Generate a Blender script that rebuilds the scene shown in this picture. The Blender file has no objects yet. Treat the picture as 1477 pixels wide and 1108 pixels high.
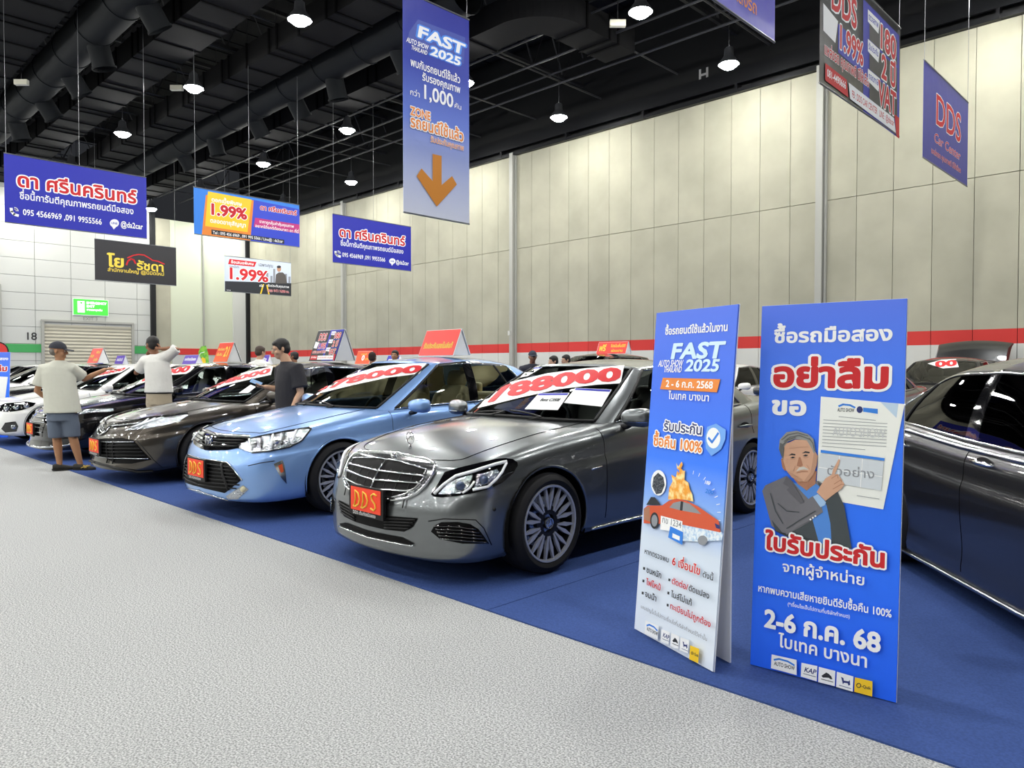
import bpy, bmesh, math, random
import numpy as np
from mathutils import Vector, Matrix
from mathutils.bvhtree import BVHTree
from mathutils.geometry import delaunay_2d_cdt
SC = bpy.context.scene
COL = SC.collection
R = math.radians
random.seed(7)

# ------------------------------------------------------------------ camera, world, exposure
TH, PITCH, FPX, CAMH = R(44.5), R(-1.34), 1066.7, 1.38
cam_data = bpy.data.cameras.new('camera')
cam_data.sensor_width = 36.0
cam_data.lens = 36.0 * FPX / 1477.0
cam_data.clip_end = 300
cam = bpy.data.objects.new('camera', cam_data)
cam.location = (0, 0, CAMH)
cam.rotation_euler = (R(90) + PITCH, 0, TH)
COL.objects.link(cam)
SC.camera = cam
world = bpy.data.worlds.new('hall_world')
world.use_nodes = True
world.node_tree.nodes['Background'].inputs[0].default_value = (0.75, 0.8, 0.9, 1)
world.node_tree.nodes['Background'].inputs[1].default_value = 0.02
SC.world = world
SC.view_settings.view_transform = 'Standard'
SC.view_settings.look = 'None'
SC.view_settings.exposure = 0.62
SC.view_settings.gamma = 1.0
SC.view_settings.use_curve_mapping = False
LAMP = 250.0          # radiance of one lit high bay lamp
SC.cycles.max_bounces = 7
SC.cycles.diffuse_bounces = 3
SC.cycles.transparent_max_bounces = 12

F3 = Vector((-math.sin(TH) * math.cos(PITCH), math.cos(TH) * math.cos(PITCH), math.sin(PITCH)))
R3 = Vector((math.cos(TH), math.sin(TH), 0))
U3 = R3.cross(F3)
def ray(u, v):
    return (F3 * FPX + R3 * (u - 738.5) - U3 * (v - 554)).normalized()
def at_z(u, v, z):
    d = ray(u, v); t = (z - CAMH) / d.z
    return Vector((d.x * t, d.y * t, z))
def at_y(u, v, y):
    d = ray(u, v); t = y / d.y
    return Vector((d.x * t, y, d.z * t + CAMH))
def at_x(u, v, x):
    d = ray(u, v); t = x / d.x
    return Vector((x, d.y * t, d.z * t + CAMH))

# ------------------------------------------------------------------ materials
def lin(h):
    if not isinstance(h, str):
        return tuple(h) + ((1,) if len(h) == 3 else ())
    h = h.lstrip('#'); o = []
    for i in (0, 2, 4):
        c = int(h[i:i + 2], 16) / 255
        o.append(c / 12.92 if c <= 0.04045 else ((c + 0.055) / 1.055) ** 2.4)
    return tuple(o) + (1,)
_M = {}
def mat(name, color='808080', rough=.5, metal=0, coat=0, spec=.5, emit=0, bump=None, var=None, alpha=None):
    """procedural principled material; bump=(scale,strength); var=(scale,color2,lo,hi)"""
    if name in _M:
        return _M[name]
    m = bpy.data.materials.new(name); m.use_nodes = True
    nt = m.node_tree; b = nt.nodes['Principled BSDF']
    b.inputs['Base Color'].default_value = lin(color)
    b.inputs['Roughness'].default_value = rough
    b.inputs['Metallic'].default_value = metal
    b.inputs['Coat Weight'].default_value = coat
    b.inputs['Coat Roughness'].default_value = .02
    b.inputs['Specular IOR Level'].default_value = spec
    if emit:
        b.inputs['Emission Color'].default_value = lin(color)
        b.inputs['Emission Strength'].default_value = emit
    if var or bump:
        tc = nt.nodes.new('ShaderNodeTexCoord')
    if var:
        n = nt.nodes.new('ShaderNodeTexNoise'); n.inputs['Scale'].default_value = var[0]; n.inputs['Detail'].default_value = 3
        r = nt.nodes.new('ShaderNodeValToRGB')
        r.color_ramp.elements[0].color = lin(color); r.color_ramp.elements[1].color = lin(var[1])
        r.color_ramp.elements[0].position = var[2]; r.color_ramp.elements[1].position = var[3]
        nt.links.new(tc.outputs['Object'], n.inputs['Vector']); nt.links.new(n.outputs[0], r.inputs[0])
        nt.links.new(r.outputs[0], b.inputs['Base Color'])
    if bump:
        n2 = nt.nodes.new('ShaderNodeTexNoise'); n2.inputs['Scale'].default_value = bump[0]; n2.inputs['Detail'].default_value = 2
        bp = nt.nodes.new('ShaderNodeBump'); bp.inputs['Strength'].default_value = bump[1]; bp.inputs['Distance'].default_value = .02
        nt.links.new(tc.outputs['Object'], n2.inputs['Vector']); nt.links.new(n2.outputs[0], bp.inputs['Height'])
        nt.links.new(bp.outputs[0], b.inputs['Normal'])
    _M[name] = m
    return m
def glass_mat(name, tint, refl=1.0):
    """thin pane: fresnel mix of tinted see-through and mirror reflection"""
    if name in _M:
        return _M[name]
    m = bpy.data.materials.new(name); m.use_nodes = True; nt = m.node_tree
    nt.nodes.remove(nt.nodes['Principled BSDF']); out = nt.nodes['Material Output']
    t = nt.nodes.new('ShaderNodeBsdfTransparent'); t.inputs[0].default_value = lin(tint)
    g = nt.nodes.new('ShaderNodeBsdfGlossy'); g.inputs['Roughness'].default_value = .01; g.inputs[0].default_value = (refl, refl, refl, 1)
    f = nt.nodes.new('ShaderNodeFresnel'); f.inputs[0].default_value = 1.52
    mx = nt.nodes.new('ShaderNodeMixShader')
    nt.links.new(f.outputs[0], mx.inputs[0]); nt.links.new(t.outputs[0], mx.inputs[1]); nt.links.new(g.outputs[0], mx.inputs[2])
    nt.links.new(mx.outputs[0], out.inputs[0])
    _M[name] = m
    return m
def island_vary(m, amt):
    """per-panel tone variation of a wall cladding"""
    nt = m.node_tree; b = nt.nodes['Principled BSDF']
    gm = nt.nodes.new('ShaderNodeNewGeometry'); hs = nt.nodes.new('ShaderNodeHueSaturation')
    mr = nt.nodes.new('ShaderNodeMapRange'); mr.inputs['To Min'].default_value = 1 - amt; mr.inputs['To Max'].default_value = 1 + amt
    nt.links.new(gm.outputs['Random Per Island'], mr.inputs['Value']); nt.links.new(mr.outputs[0], hs.inputs['Value'])
    if b.inputs['Base Color'].links:
        nt.links.new(b.inputs['Base Color'].links[0].from_socket, hs.inputs['Color'])
    else:
        hs.inputs['Color'].default_value = b.inputs['Base Color'].default_value
    nt.links.new(hs.outputs[0], b.inputs['Base Color'])
    return m

# ------------------------------------------------------------------ mesh helpers
class MB:
    def __init__(s):
        s.v = []; s.f = []; s.mi = []
    def add(s, vs, fs, mi=0):
        o = len(s.v); s.v += [tuple(p) for p in vs]
        s.f += [tuple(i + o for i in f) for f in fs]; s.mi += [mi] * len(fs)
        return s
    def box(s, c, d, mi=0, rz=0):
        x, y, z = d[0] / 2, d[1] / 2, d[2] / 2; co, si = math.cos(rz), math.sin(rz)
        vs = []
        for a, b, e in ((-1, -1, -1), (1, -1, -1), (1, 1, -1), (-1, 1, -1), (-1, -1, 1), (1, -1, 1), (1, 1, 1), (-1, 1, 1)):
            px, py = a * x, b * y
            vs.append((c[0] + px * co - py * si, c[1] + px * si + py * co, c[2] + e * z))
        return s.add(vs, [(0, 3, 2, 1), (4, 5, 6, 7), (0, 1, 5, 4), (1, 2, 6, 5), (2, 3, 7, 6), (3, 0, 4, 7)], mi)
    def quad(s, a, b, c, d, mi=0):
        return s.add([a, b, c, d], [(0, 1, 2, 3)], mi)
    def tube(s, pts, r, n=8, mi=0, cap=True, closed=False, flat=1.0):
        pts = [Vector(p) for p in pts]; k = len(pts); vs = []; fs = []
        rr = r if hasattr(r, '__len__') else [r] * k
        up = Vector((0, 0, 1)); prev = None
        for i in range(k):
            if closed: t = pts[(i + 1) % k] - pts[i - 1]
            else: t = pts[min(i + 1, k - 1)] - pts[max(i - 1, 0)]
            if t.length < 1e-9: t = Vector((0, 0, 1))
            t.normalize()
            if prev is None:
                a = up if abs(t.z) < .9 else Vector((1, 0, 0)); x = t.cross(a).normalized()
            else:
                x = (prev - t * prev.dot(t)); x = x.normalized() if x.length > 1e-6 else t.orthogonal().normalized()
            prev = x; y = t.cross(x)
            for j in range(n):
                an = 2 * math.pi * j / n
                vs.append(pts[i] + (x * math.cos(an) + y * math.sin(an) * flat) * rr[i])
        for i in range(k if closed else k - 1):
            i2 = (i + 1) % k
            for j in range(n):
                fs.append((i * n + j, i * n + (j + 1) % n, i2 * n + (j + 1) % n, i2 * n + j))
        if cap and not closed:
            fs.append(tuple(range(n - 1, -1, -1))); fs.append(tuple((k - 1) * n + j for j in range(n)))
        return s.add(vs, fs, mi)
    def lathe(s, prof, n=24, o=(0, 0, 0), axis='z', mi=0, closed=False):
        """prof = [(r,h)...] turned around an axis through o"""
        vs = []; fs = []
        for r, h in prof:
            for j in range(n):
                a = 2 * math.pi * j / n; p = (r * math.cos(a), r * math.sin(a), h)
                if axis == 'x': p = (h, p[0], p[1])
                if axis == 'y': p = (p[1], h, p[0])
                vs.append((p[0] + o[0], p[1] + o[1], p[2] + o[2]))
        k = len(prof)
        for i in range(k if closed else k - 1):
            for j in range(n):
                a, b = i, (i + 1) % k
                fs.append((a * n + j, a * n + (j + 1) % n, b * n + (j + 1) % n, b * n + j))
        return s.add(vs, fs, mi)
    def prism(s, poly, y0, y1, mi=0):
        """xz outline extruded along y (y0 front)"""
        n = len(poly); vs = [(x, y0, z) for x, z in poly] + [(x, y1, z) for x, z in poly]
        fs = [tuple(range(n)), tuple(range(2 * n - 1, n - 1, -1))]
        fs += [(i, i + n, (i + 1) % n + n, (i + 1) % n) for i in range(n)]
        return s.add(vs, fs, mi)
    def ball(s, c, r, n=12, m=8, mi=0):
        rx, ry, rz = r if hasattr(r, '__len__') else (r, r, r); vs = []; fs = []
        for i in range(m + 1):
            t = math.pi * i / m
            for j in range(n):
                a = 2 * math.pi * j / n
                vs.append((c[0] + rx * math.sin(t) * math.cos(a), c[1] + ry * math.sin(t) * math.sin(a), c[2] + rz * math.cos(t)))
        for i in range(m):
            for j in range(n):
                fs.append((i * n + j, (i + 1) * n + j, (i + 1) * n + (j + 1) % n, i * n + (j + 1) % n))
        return s.add(vs, fs, mi)
    def build(s, name, m, parent=None, smooth=False, kind=None):
        return mkobj(name, s.v, s.f, m, parent, smooth, s.mi, kind)
def mkobj(name, v, f, m, parent=None, smooth=False, mi=None, kind=None):
    me = bpy.data.meshes.new(name); me.from_pydata([tuple(p) for p in v], [], f)
    ms = m if isinstance(m, (list, tuple)) else [m]
    for x in ms: me.materials.append(x)
    if mi and len(ms) > 1: me.polygons.foreach_set('material_index', mi)
    if smooth:
        me.polygons.foreach_set('use_smooth', [True] * len(me.polygons))
        if smooth is not True: me.set_sharp_from_angle(angle=R(smooth))
    me.update(); me.validate()
    o = bpy.data.objects.new(name, me); COL.objects.link(o)
    if parent: o.parent = parent
    if kind: o['kind'] = kind
    return o
def tag(o, label, cat, group=None):
    o['label'] = label; o['category'] = cat
    if group: o['group'] = group
    return o
def thing(name, label, cat, loc=(0, 0, 0), rz=0, group=None):
    o = bpy.data.objects.new(name, None); o.location = loc; o.rotation_euler = (0, 0, rz)
    o.empty_display_size = .2; COL.objects.link(o)
    return tag(o, label, cat, group)
def copy_tree(o, parent=None):
    c = o.copy(); COL.objects.link(c)
    if parent: c.parent = parent
    for ch in list(o.children): copy_tree(ch, c)
    return c

# ------------------------------------------------------------------ the hall
WALLY, LEFTX, TOPZ = 19.3, -39.7, 9.0
m_floor = mat('grey_carpet', '818282', .95, spec=.1, var=(128, 'c6c7c6', .37, .65), bump=(150, .13))
m_blue = mat('blue_carpet', '34497e', .9, spec=.15, var=(90, '3d538c', .35, .65), bump=(240, .25))
MB().quad((-60, -41, 0), (14, -41, 0), (14, 26, 0), (-60, 26, 0)).build('floor', m_floor, kind='structure')
bc = MB()
for k, x0 in enumerate(range(-39, 8, 4)):                    # carpet rolls laid side by side
    bc.box((x0 + 2, 2.86 + 7.9, .004), (3.994, 15.8, .008))
tag(bc.build('blue_carpet', m_blue), 'royal blue exhibition carpet under the front row of cars', 'carpet')

m_pan = island_vary(mat('panel_beige', 'a5a290', .8, spec=.2, var=(1.1, '979584', .3, .75), bump=(40, .05)), .05)
m_red = island_vary(mat('band_red', 'c23a36', .7, spec=.2), .08)
m_wht = mat('panel_white', 'c3c3bc', .7, spec=.2)
m_gap = mat('dark_gap', '3a3a38', .9)
m_black = mat('black_steel', '0e0f11', .6, spec=.3)
m_post = mat('post_grey', '9c9c94', .6)
w = MB(); PW = 11.1 / 13; x = -39.69
bounds = []
k = 0
while True:
    xa = -41.04 + k * PW
    if xa > 8: break
    bounds.append(xa); k += 1
for i, xa in enumerate(bounds):
    xb = xa + PW
    a, b = max(xa, LEFTX) + .006, xb - .006
    if b < LEFTX + .05: continue
    ex = .02 if i % 13 in (0, 12) else 0
    for z0, z1, mi in ((.0, 1.89, 2), (1.89, 2.22, 1), (2.22, 5.64, 0), (5.655, TOPZ, 0)):
        w.box(((a + b) / 2, WALLY + .05 + ex * 0, (z0 + z1) / 2), (b - a, .1, z1 - z0), mi)
w.box((-16, WALLY + .12, TOPZ / 2), (48.2, .04, TOPZ), 3)
w.build('wall_back', [m_pan, m_red, m_wht, m_gap], kind='structure')
# upper dark wall, rails over the panels
w = MB(); w.box((-16, WALLY + .3, 10.9), (50, .3, 3.7))
w.box((-16, WALLY + .02, TOPZ + .06), (48, .3, .1), 1); w.box((-16, WALLY - .12, TOPZ + .45), (48, .08, .42), 1)
for i in range(16): w.box((-38 + i * 3.1, WALLY - .02, TOPZ + .3), (.08, .26, .6), 1)
m_rail = mat('rail_black', '17181b', .35, metal=.5)
w.build('wall_back_upper', [m_black, m_rail], kind='structure')
for i, xp in enumerate((-7.77, -18.87, -29.97)):
    p = MB(); p.box((xp, WALLY - .08, 4.55), (.17, .16, 9.1)); p.box((xp + .13, WALLY - .03, 4.5), (.06, .06, 9.0)); p.box((xp - .07, WALLY - .17, 2.6), (.1, .06, .16), 1)
    p.build('trim_%d' % (i + 1), [m_post, m_wht], kind='structure')
p = MB(); p.box((LEFTX + .12, WALLY - .1, 4.6), (.2, .2, 9.2)); p.build('trim_4', m_black, kind='structure')
p = MB(); p.box((LEFTX + .1, 14.15, 4.6), (.2, .22, 9.2)); p.build('trim_5', m_black, kind='structure')

# left wall: smooth bay with red band, then metal cladding with green band and roller doors
m_pl = mat('plaster_pale', 'bfc4ae', .85, spec=.2)
m_clad = mat('cladding_white', 'bdbeb8', .5, spec=.4)
m_green = mat('band_green', '3c9a52', .6)
m_shut = mat('shutter', 'b5b09e', .5)
w = MB(); L0 = LEFTX
w.box((L0 - .05, 16.95, 4.5), (.1, 3.9, 9.0), 0)
w.box((L0 + .0, 16.75, 4.5), (.24, .06, 9.0), 4); w.box((L0 + .02, 18.75, 4.5), (.1, .75, 9.0), 2)
w.box((L0 + .03, 17.2, 2.18), (.06, 4.2, .33), 1); w.box((L0 + .02, 17.2, 1.0), (.05, 4.2, 2.0), 2)
w.box((L0 - .02, 14.65, 4.5), (.1, .8, 9.0), 3)
ys = [-14 + 1.48 * k + (8.98 + 14) % 1.48 for k in range(-1, 20)]
for ya in ys:
    yb = min(ya + 1.48, 14.06)
    if ya > 14: break
    for r in range(13):
        za = r * .78 + .1; zb = za + .78
        if zb < 3.6 and ya > 9.0 and yb < 13.3: continue
        if zb < 5.1 and yb < 7.8 and yb > 3.5: continue
        cy0, cy1 = ya + .008, yb - .008
        if zb < 3.6 and cy1 > 9.2 and cy0 < 9.2: cy1 = 9.2
        if zb < 3.6 and cy1 > 13.2 and cy0 < 13.2: cy0 = 13.2
        if cy1 - cy0 < .05: continue
        w.box((L0 - .04, (cy0 + cy1) / 2, (za + zb) / 2), (.08, cy1 - cy0, .764), 2)
w.box((L0 - .1, -13.2, 5.2), (.04, 54.6, 10.4), 5); w.box((L0 - .03, -27.8, 5.2), (.06, 25.3, 10.4), 2)
w.box((L0 + .0, 8.5, 2.23), (.06, 1.4, .38), 6); w.box((L0 + .0, 13.62, 2.23), (.06, .84, .38), 6)
w.build('wall_left', [m_pl, m_red, m_clad, m_pan, m_post, m_gap, m_green], kind='structure')
def shutter(name, y0, y1, top):
    d = MB()
    for i in range(int(top / .16)):
        z = i * .16
        d.add([(L0 + .0, y0, z), (L0 + .0, y1, z), (L0 + .035, y1, z + .08), (L0 + .035, y0, z + .08), (L0 + .0, y1, z + .16), (L0 + .0, y0, z + .16)], [(0, 1, 2, 3), (3, 2, 4, 5)])
    for yy in (y0 - .05, y1 + .05): d.box((L0 + .05, yy, top / 2), (.14, .12, top), 1)
    d.box((L0 + .05, (y0 + y1) / 2, top + .03), (.14, y1 - y0 + .2, .1), 1)
    d.build(name, [m_shut, m_post], kind='structure')
shutter('door_1', 9.3, 13.12, 3.5)
shutter('door_2', 3.6, 7.55, 5.0)
m_far = mat('wall_far_grey', '9c9d9a', .8)
# walls the photo does not show close the hall behind the camera (they bounce light and show in paint)
MB().box((-16, -40.5, 5.5), (60, .2, 11)).build('wall_front', m_far, kind='structure')
MB().box((9.1, -10.5, 6.4), (.2, 60.2, 12.8)).build('wall_right', m_gap, kind='structure')

# ceiling: dark deck, purlins and trusses
m_deck = mat('roof_deck', '121317', .8, spec=.2)
m_truss = mat('truss_steel', '18191c', .6)
w = MB()
for i in range(100):                                            # ribbed deck
    xx = -42 + i * .52
    w.box((xx, -10.5, 12.9), (.5, 61, .05 + .06 * (i % 2)), 0)
for yy in (-8, -2, 4.4, 9.0, 14.6, 17.9): w.box((-16, yy, 12.6), (52, .1, .25), 1)
for k in range(9):
    xt = -38 + k * 5.55
    w.box((xt, 3, 12.3), (.12, 34, .12), 1); w.box((xt, 3, 10.75), (.1, 34, .1), 1)
    for j in range(22):
        ya = -12 + j * 1.45
        w.tube([(xt, ya, 10.75), (xt, ya + .72, 12.3), (xt, ya + 1.45, 10.75)], .03, 4, 1)
for yy, zz in ((15.2, 9.75), (14.2, 9.9), (16.4, 9.6), (16.9, 10.2)): w.tube([(-39, yy, zz), (5, yy, zz)], .035, 5, 2)
for k in range(14):
    xt = -37 + k * 2.8; w.tube([(xt, 13.6, 9.9), (xt, 18.9, 9.9)], .03, 5, 2)
for k in range(18):
    xt = -38 + k * 2.5; w.tube([(xt, 3.5, 10.3), (xt, 13.5, 10.3)], .025, 5, 2)
w.build('ceiling', [m_deck, m_truss, mat('pipe_grey', '2a2b2e', .5)], kind='structure')
# letter H stencilled on the dark wall
m_duct = mat('duct_dark', '1b1b1c', .8, spec=.08)
m_duct2 = mat('duct_seam', '0c0c0d', .9, spec=.05)
m_round = mat('duct_round', '191b1d', .75, spec=.1)

def rect_duct(y0, y1, zb, h, x0, x1, label, bend=None):
    t = thing('rectangular_air_duct', label, 'air duct', ((x0 + x1) / 2, (y0 + y1) / 2, zb), 0, 'rectangular air ducts')
    ox, oy = (x0 + x1) / 2, (y0 + y1) / 2
    path = [(x0, oy), (x1, oy)]
    b = MB(); wd = (y1 - y0) / 2; e = .03
    path = [(x0, oy, 0)]; xx = x0 + .3; i = 0; end = x1 - .95 if bend else x1 - .1
    while xx < end:
        path += [(xx - .03, oy, 0), (xx - .03, oy, e), (xx + .03, oy, e), (xx + .03, oy, 0)]; xx += (1.25, .42, 1.1)[i % 3]; i += 1
    if bend:
        rr = .85; cx, cy = x1 - rr, oy + rr
        for i in range(13):
            a = -math.pi / 2 + math.pi / 2 * i / 12; path.append((cx + rr * math.cos(a), cy + rr * math.sin(a), 0))
        yy = oy + 1.1; i = 0
        while yy < bend - .1:
            path += [(x1, yy - .03, 0), (x1, yy - .03, e), (x1, yy + .03, e), (x1, yy + .03, 0)]; yy += (.9, .35)[i % 2]; i += 1
        path.append((x1, bend, 0))
    else: path.append((x1, oy, 0))
    vs = []; fs = []; mi = []
    for i, p in enumerate(path):
        q0, q1 = path[max(i - 1, 0)], path[min(i + 1, len(path) - 1)]
        d = Vector((q1[0] - q0[0], q1[1] - q0[1])).normalized(); n = Vector((-d.y, d.x)) * (wd + p[2]); g = p[2]
        a, c = (p[0] + n.x - ox, p[1] + n.y - oy), (p[0] - n.x - ox, p[1] - n.y - oy)
        vs += [(*a, -g), (*c, -g), (*c, h + g), (*a, h + g)]
    for i in range(len(path) - 1):
        for j in range(4): fs.append((i * 4 + j, i * 4 + (j + 1) % 4, i * 4 + 4 + (j + 1) % 4, i * 4 + 4 + j)); mi.append(1 if path[i][2] or path[i + 1][2] else 0)
    k = (len(path) - 1) * 4; fs += [(0, 1, 2, 3), (k + 3, k + 2, k + 1, k)]; mi += [0, 0]
    mkobj('casing', vs, fs, [m_duct, m_duct2], t, False, mi)
    for q in range(4):
        xx = x0 + 1 + (end - x0 - 2) * q / 3
        for yy in (-wd + .05, wd - .05): MB().tube([(xx - ox, yy, h), (xx - ox, yy, 12.87 - zb)], .012, 4).build('hanger', m_truss, t)
def round_duct(yc, zc, r, x0, x1, nozz, label):
    t = thing('round_air_duct', label, 'air duct', ((x0 + x1) / 2, yc, zc), 0, 'round air ducts'); ox = (x0 + x1) / 2
    b = MB(); prof = []
    xs = [x0]; xx = x0
    while xx < x1: prof.append((r, xx - ox)); prof.append((r, xx + 1.9 - ox)); prof.append((r + .02, xx + 1.9 - ox)); prof.append((r + .02, xx + 1.96 - ox)); xx += 1.96
    b.lathe(prof, 28, axis='x'); b.build('casing', m_round, t, smooth=40)
    for k, xx in enumerate(nozz):
        a = R(-58 if k % 3 != 1 else -75); d = Vector((0, math.cos(a), math.sin(a)))
        n = MB(); n.tube([d * (r * .8) + Vector((xx - ox, 0, 0)), d * (r + .45) + Vector((xx - ox, 0, 0))], .26, 18, cap=False)
        n.tube([d * (r + .45) + Vector((xx - ox, 0, 0)), d * (r + .5) + Vector((xx - ox, 0, 0))], .29, 18, cap=False)
        n.add([d * (r + .3) + Vector((xx - ox + .25 * math.cos(q * .35), 0, 0)) + d.cross(Vector((1, 0, 0))) * .25 * math.sin(q * .35) for q in range(18)], [tuple(range(18))], 1)
        n.build('nozzle', [m_round, m_black], t, smooth=40)
    for q in range(5):
        xx = x0 + 1 + (x1 - x0 - 2) * q / 4; MB().tube([(xx - ox, 0, r), (xx - ox, 0, 12.87 - zc)], .012, 4).build('hanger', m_truss, t)
rect_duct(3.2, 5.1, 9.5, .55, -39, -8, 'dark rectangular air duct in the upper left corner of the ceiling')
round_duct(6.0, 9.85, .48, -38, -10, [-17.6, -20.6, -23.4, -26.2, -29], 'dark round air duct with nozzles nearest the camera on the left')
rect_duct(7.0, 8.1, 9.5, .6, -39, -9, 'dark ribbed rectangular duct between the two round ducts, nearer the camera')
rect_duct(9.4, 10.35, 9.5, .6, -39, -9, 'dark ribbed rectangular duct just left of the far round duct')
round_duct(11.3, 9.85, .5, -38, -13, [-15.4, -18.2, -20.6, -23.2, -26, -29], 'dark round air duct with nozzles running toward the vertical arrow banner')
rect_duct(12.45, 13.4, 9.5, .6, -39, -11.75, 'dark rectangular duct that bends toward the panel wall, right of the arrow banner', bend=16.0)

# high bay lamps
m_lamp = mat('lamp_glow', 'fdfdf9', .3, emit=LAMP)
m_bell = mat('lamp_bell', '6a6c70', .35, metal=.8)
def bay_lamp():
    t = thing('high_bay_lamp', 'x', 'ceiling lamp', (0, 0, 0), 0, 'high bay lamps')
    MB().lathe([(.06, .42), (.11, .38), (.13, .2), (.2, .1), (.27, -.02), (.26, -.02), (.18, .1), (.1, .16)], 20).build('reflector', m_bell, t, smooth=40)
    MB().lathe([(.215, 0), (.2, -.06), (.13, -.115), (0.001, -.135)], 16).build('bulb', m_lamp, t, smooth=True)
    MB().tube([(0, 0, .4), (0, 0, 3.75)], .015, 5).build('hanger', m_truss, t)
    return t
lamp0 = bay_lamp()
first = True
ROWS = [(17.45, 'beside the panel wall'), (13.55, 'above the bending duct'), (8.55, 'between the ribbed ducts'), (3.0, 'over the grey aisle'), (-2.5, 'behind the photographer'), (-8.5, 'toward the hall rear'), (-14.5, 'far behind the photographer'), (-20.5, 'in the rear half'), (-26.5, 'near the rear wall'), (-33, 'beside the rear wall')]
for ri, (yl, where) in enumerate(ROWS):
    for k in range(8):
        xl = -38 + 5.72 * k + (.1 if ri == 2 else 0)
        o = lamp0 if first else copy_tree(lamp0); first = False
        o.location = (xl, yl, 9.1)
        o['label'] = 'white hanging ceiling lamp %s, %s from the far left end' % (where, ('first', 'second', 'third', 'fourth', 'fifth', 'sixth', 'seventh', 'eighth')[k])
# ------------------------------------------------------------------ lettering (outlines of the built-in font, meshed)
_G = {}
_tc = bpy.data.curves.new('glyph_probe', 'FONT'); _tc.resolution_u = 3
_to = bpy.data.objects.new('glyph_probe', _tc); COL.objects.link(_to)
_RAW = {}
def _raw(t):
    if t in _RAW: return _RAW[t]
    _tc.body = t
    dg = bpy.context.evaluated_depsgraph_get(); dg.update()
    e = _to.evaluated_get(dg); me = e.to_mesh()
    vs = [(v.co.x, v.co.y) for v in me.vertices]; fs = [tuple(p.vertices) for p in me.polygons]
    e.to_mesh_clear()
    cu = e.to_curve(dg); outl = []
    for sp in cu.splines:
        P = sp.bezier_points; pl = []
        n = len(P)
        for i in range(n):
            a, b = P[i], P[(i + 1) % n]
            if (a.handle_right - a.co).length < 1e-5 and (b.handle_left - b.co).length < 1e-5: pl.append((a.co.x, a.co.y)); continue
            for q in range(3):
                t_ = q / 3; c = a.co * (1 - t_)**3 + a.handle_right * 3 * t_ * (1 - t_)**2 + b.handle_left * 3 * t_ * t_ * (1 - t_) + b.co * t_**3
                pl.append((c.x, c.y))
        outl.append(pl)
    e.to_curve_clear(); _RAW[t] = (vs, fs, outl)
    return _RAW[t]
def glyph(ch):
    if ch in _G: return _G[ch]
    bar = min(v[0] for v in _raw('|')[0])
    adv = min(v[0] for v in sorted(_raw(ch + '|')[0], key=lambda v: v[0])[-4:]) - bar
    _G[ch] = (adv,) + (_raw(ch) if ch not in ' ' else ([], [], []))
    return _G[ch]
_BG = {}
def bold_glyph(ch, r):
    """glyph fill widened by r, as one non-overlapping triangulation"""
    if (ch, r) in _BG: return _BG[(ch, r)]
    _, vs, fs, ol = glyph(ch)
    if not r or not fs: _BG[(ch, r)] = (vs, fs); return vs, fs
    P = [Vector(v) for v in vs]; F = [list(f) for f in fs]
    for pl in ol:
        n = len(pl)
        for i in range(n):
            a, b = Vector(pl[i]), Vector(pl[(i + 1) % n]); d = b - a
            if d.length < 1e-5: continue
            d.normalize(); t = Vector((-d.y, d.x)) * r; e = d * r * .5; o = len(P)
            P += [a - e * .5 + t, a - e * 1.9 + t * .45, a - e * 1.9 - t * .45, a - e * .5 - t, b + e * .5 - t, b + e * 1.9 - t * .45, b + e * 1.9 + t * .45, b + e * .5 + t]; F.append(list(range(o, o + 8)))
    q = delaunay_2d_cdt(P, [], F, 1, 1e-5)
    _BG[(ch, r)] = ([(v.x, v.y) for v in q[0]], [tuple(f) for f, g in zip(q[2], q[5]) if g])
    return _BG[(ch, r)]
UP, TONE = 'ิีึืั', '่้๊๋์'
def layout(s):
    x = 0; out = []
    for i, ch in enumerate(s):
        a, vs, fs, ol = glyph(ch); dy = 0
        if ch in TONE:
            if i and s[i - 1] in UP: dy = .2
            elif i and s[i - 1] == 'ำ': dy = .1
            a = 0
        if ch in UP or ch in 'ุู': a = 0
        out.append((x, dy, ch)); x += a
    return out, x
def lettering(parent, name, s, x, z, h, m, front=.004, w=None, bold=0, outline=None, ow=0, align='l', slant=0, rise=0, shadow=None):
    """text in the parent's x-z plane, facing -y; h = cap height, bold/ow = stroke half width as part of h"""
    lay, tot = layout(s); k = h / .70
    kx = k if w is None else w / tot
    x0 = x if align == 'l' else x - tot * kx / 2
    bold *= .58
    def run(hw, dy):
        V = []; F = []
        for gi, (gx, gy, ch) in enumerate(lay):
            vs, fs = bold_glyph(ch, round(hw * .7, 4)); o = len(V); d = dy + .00004 * (gi % 3)
            for a, b in vs:
                px, py = a + gx, b + gy; V.append((x0 + px * kx + slant * py * k, -d, z + py * k + rise * px * kx))
            F += [tuple(i + o for i in f) for f in fs]
        return V, F
    if outline:
        V, F = run(bold + ow, front)
        mkobj(name + '_outline', V, F, outline, parent)
        front += .0002
    V, F = run(bold, front)
    return mkobj(name, V, F, m, parent)
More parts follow.
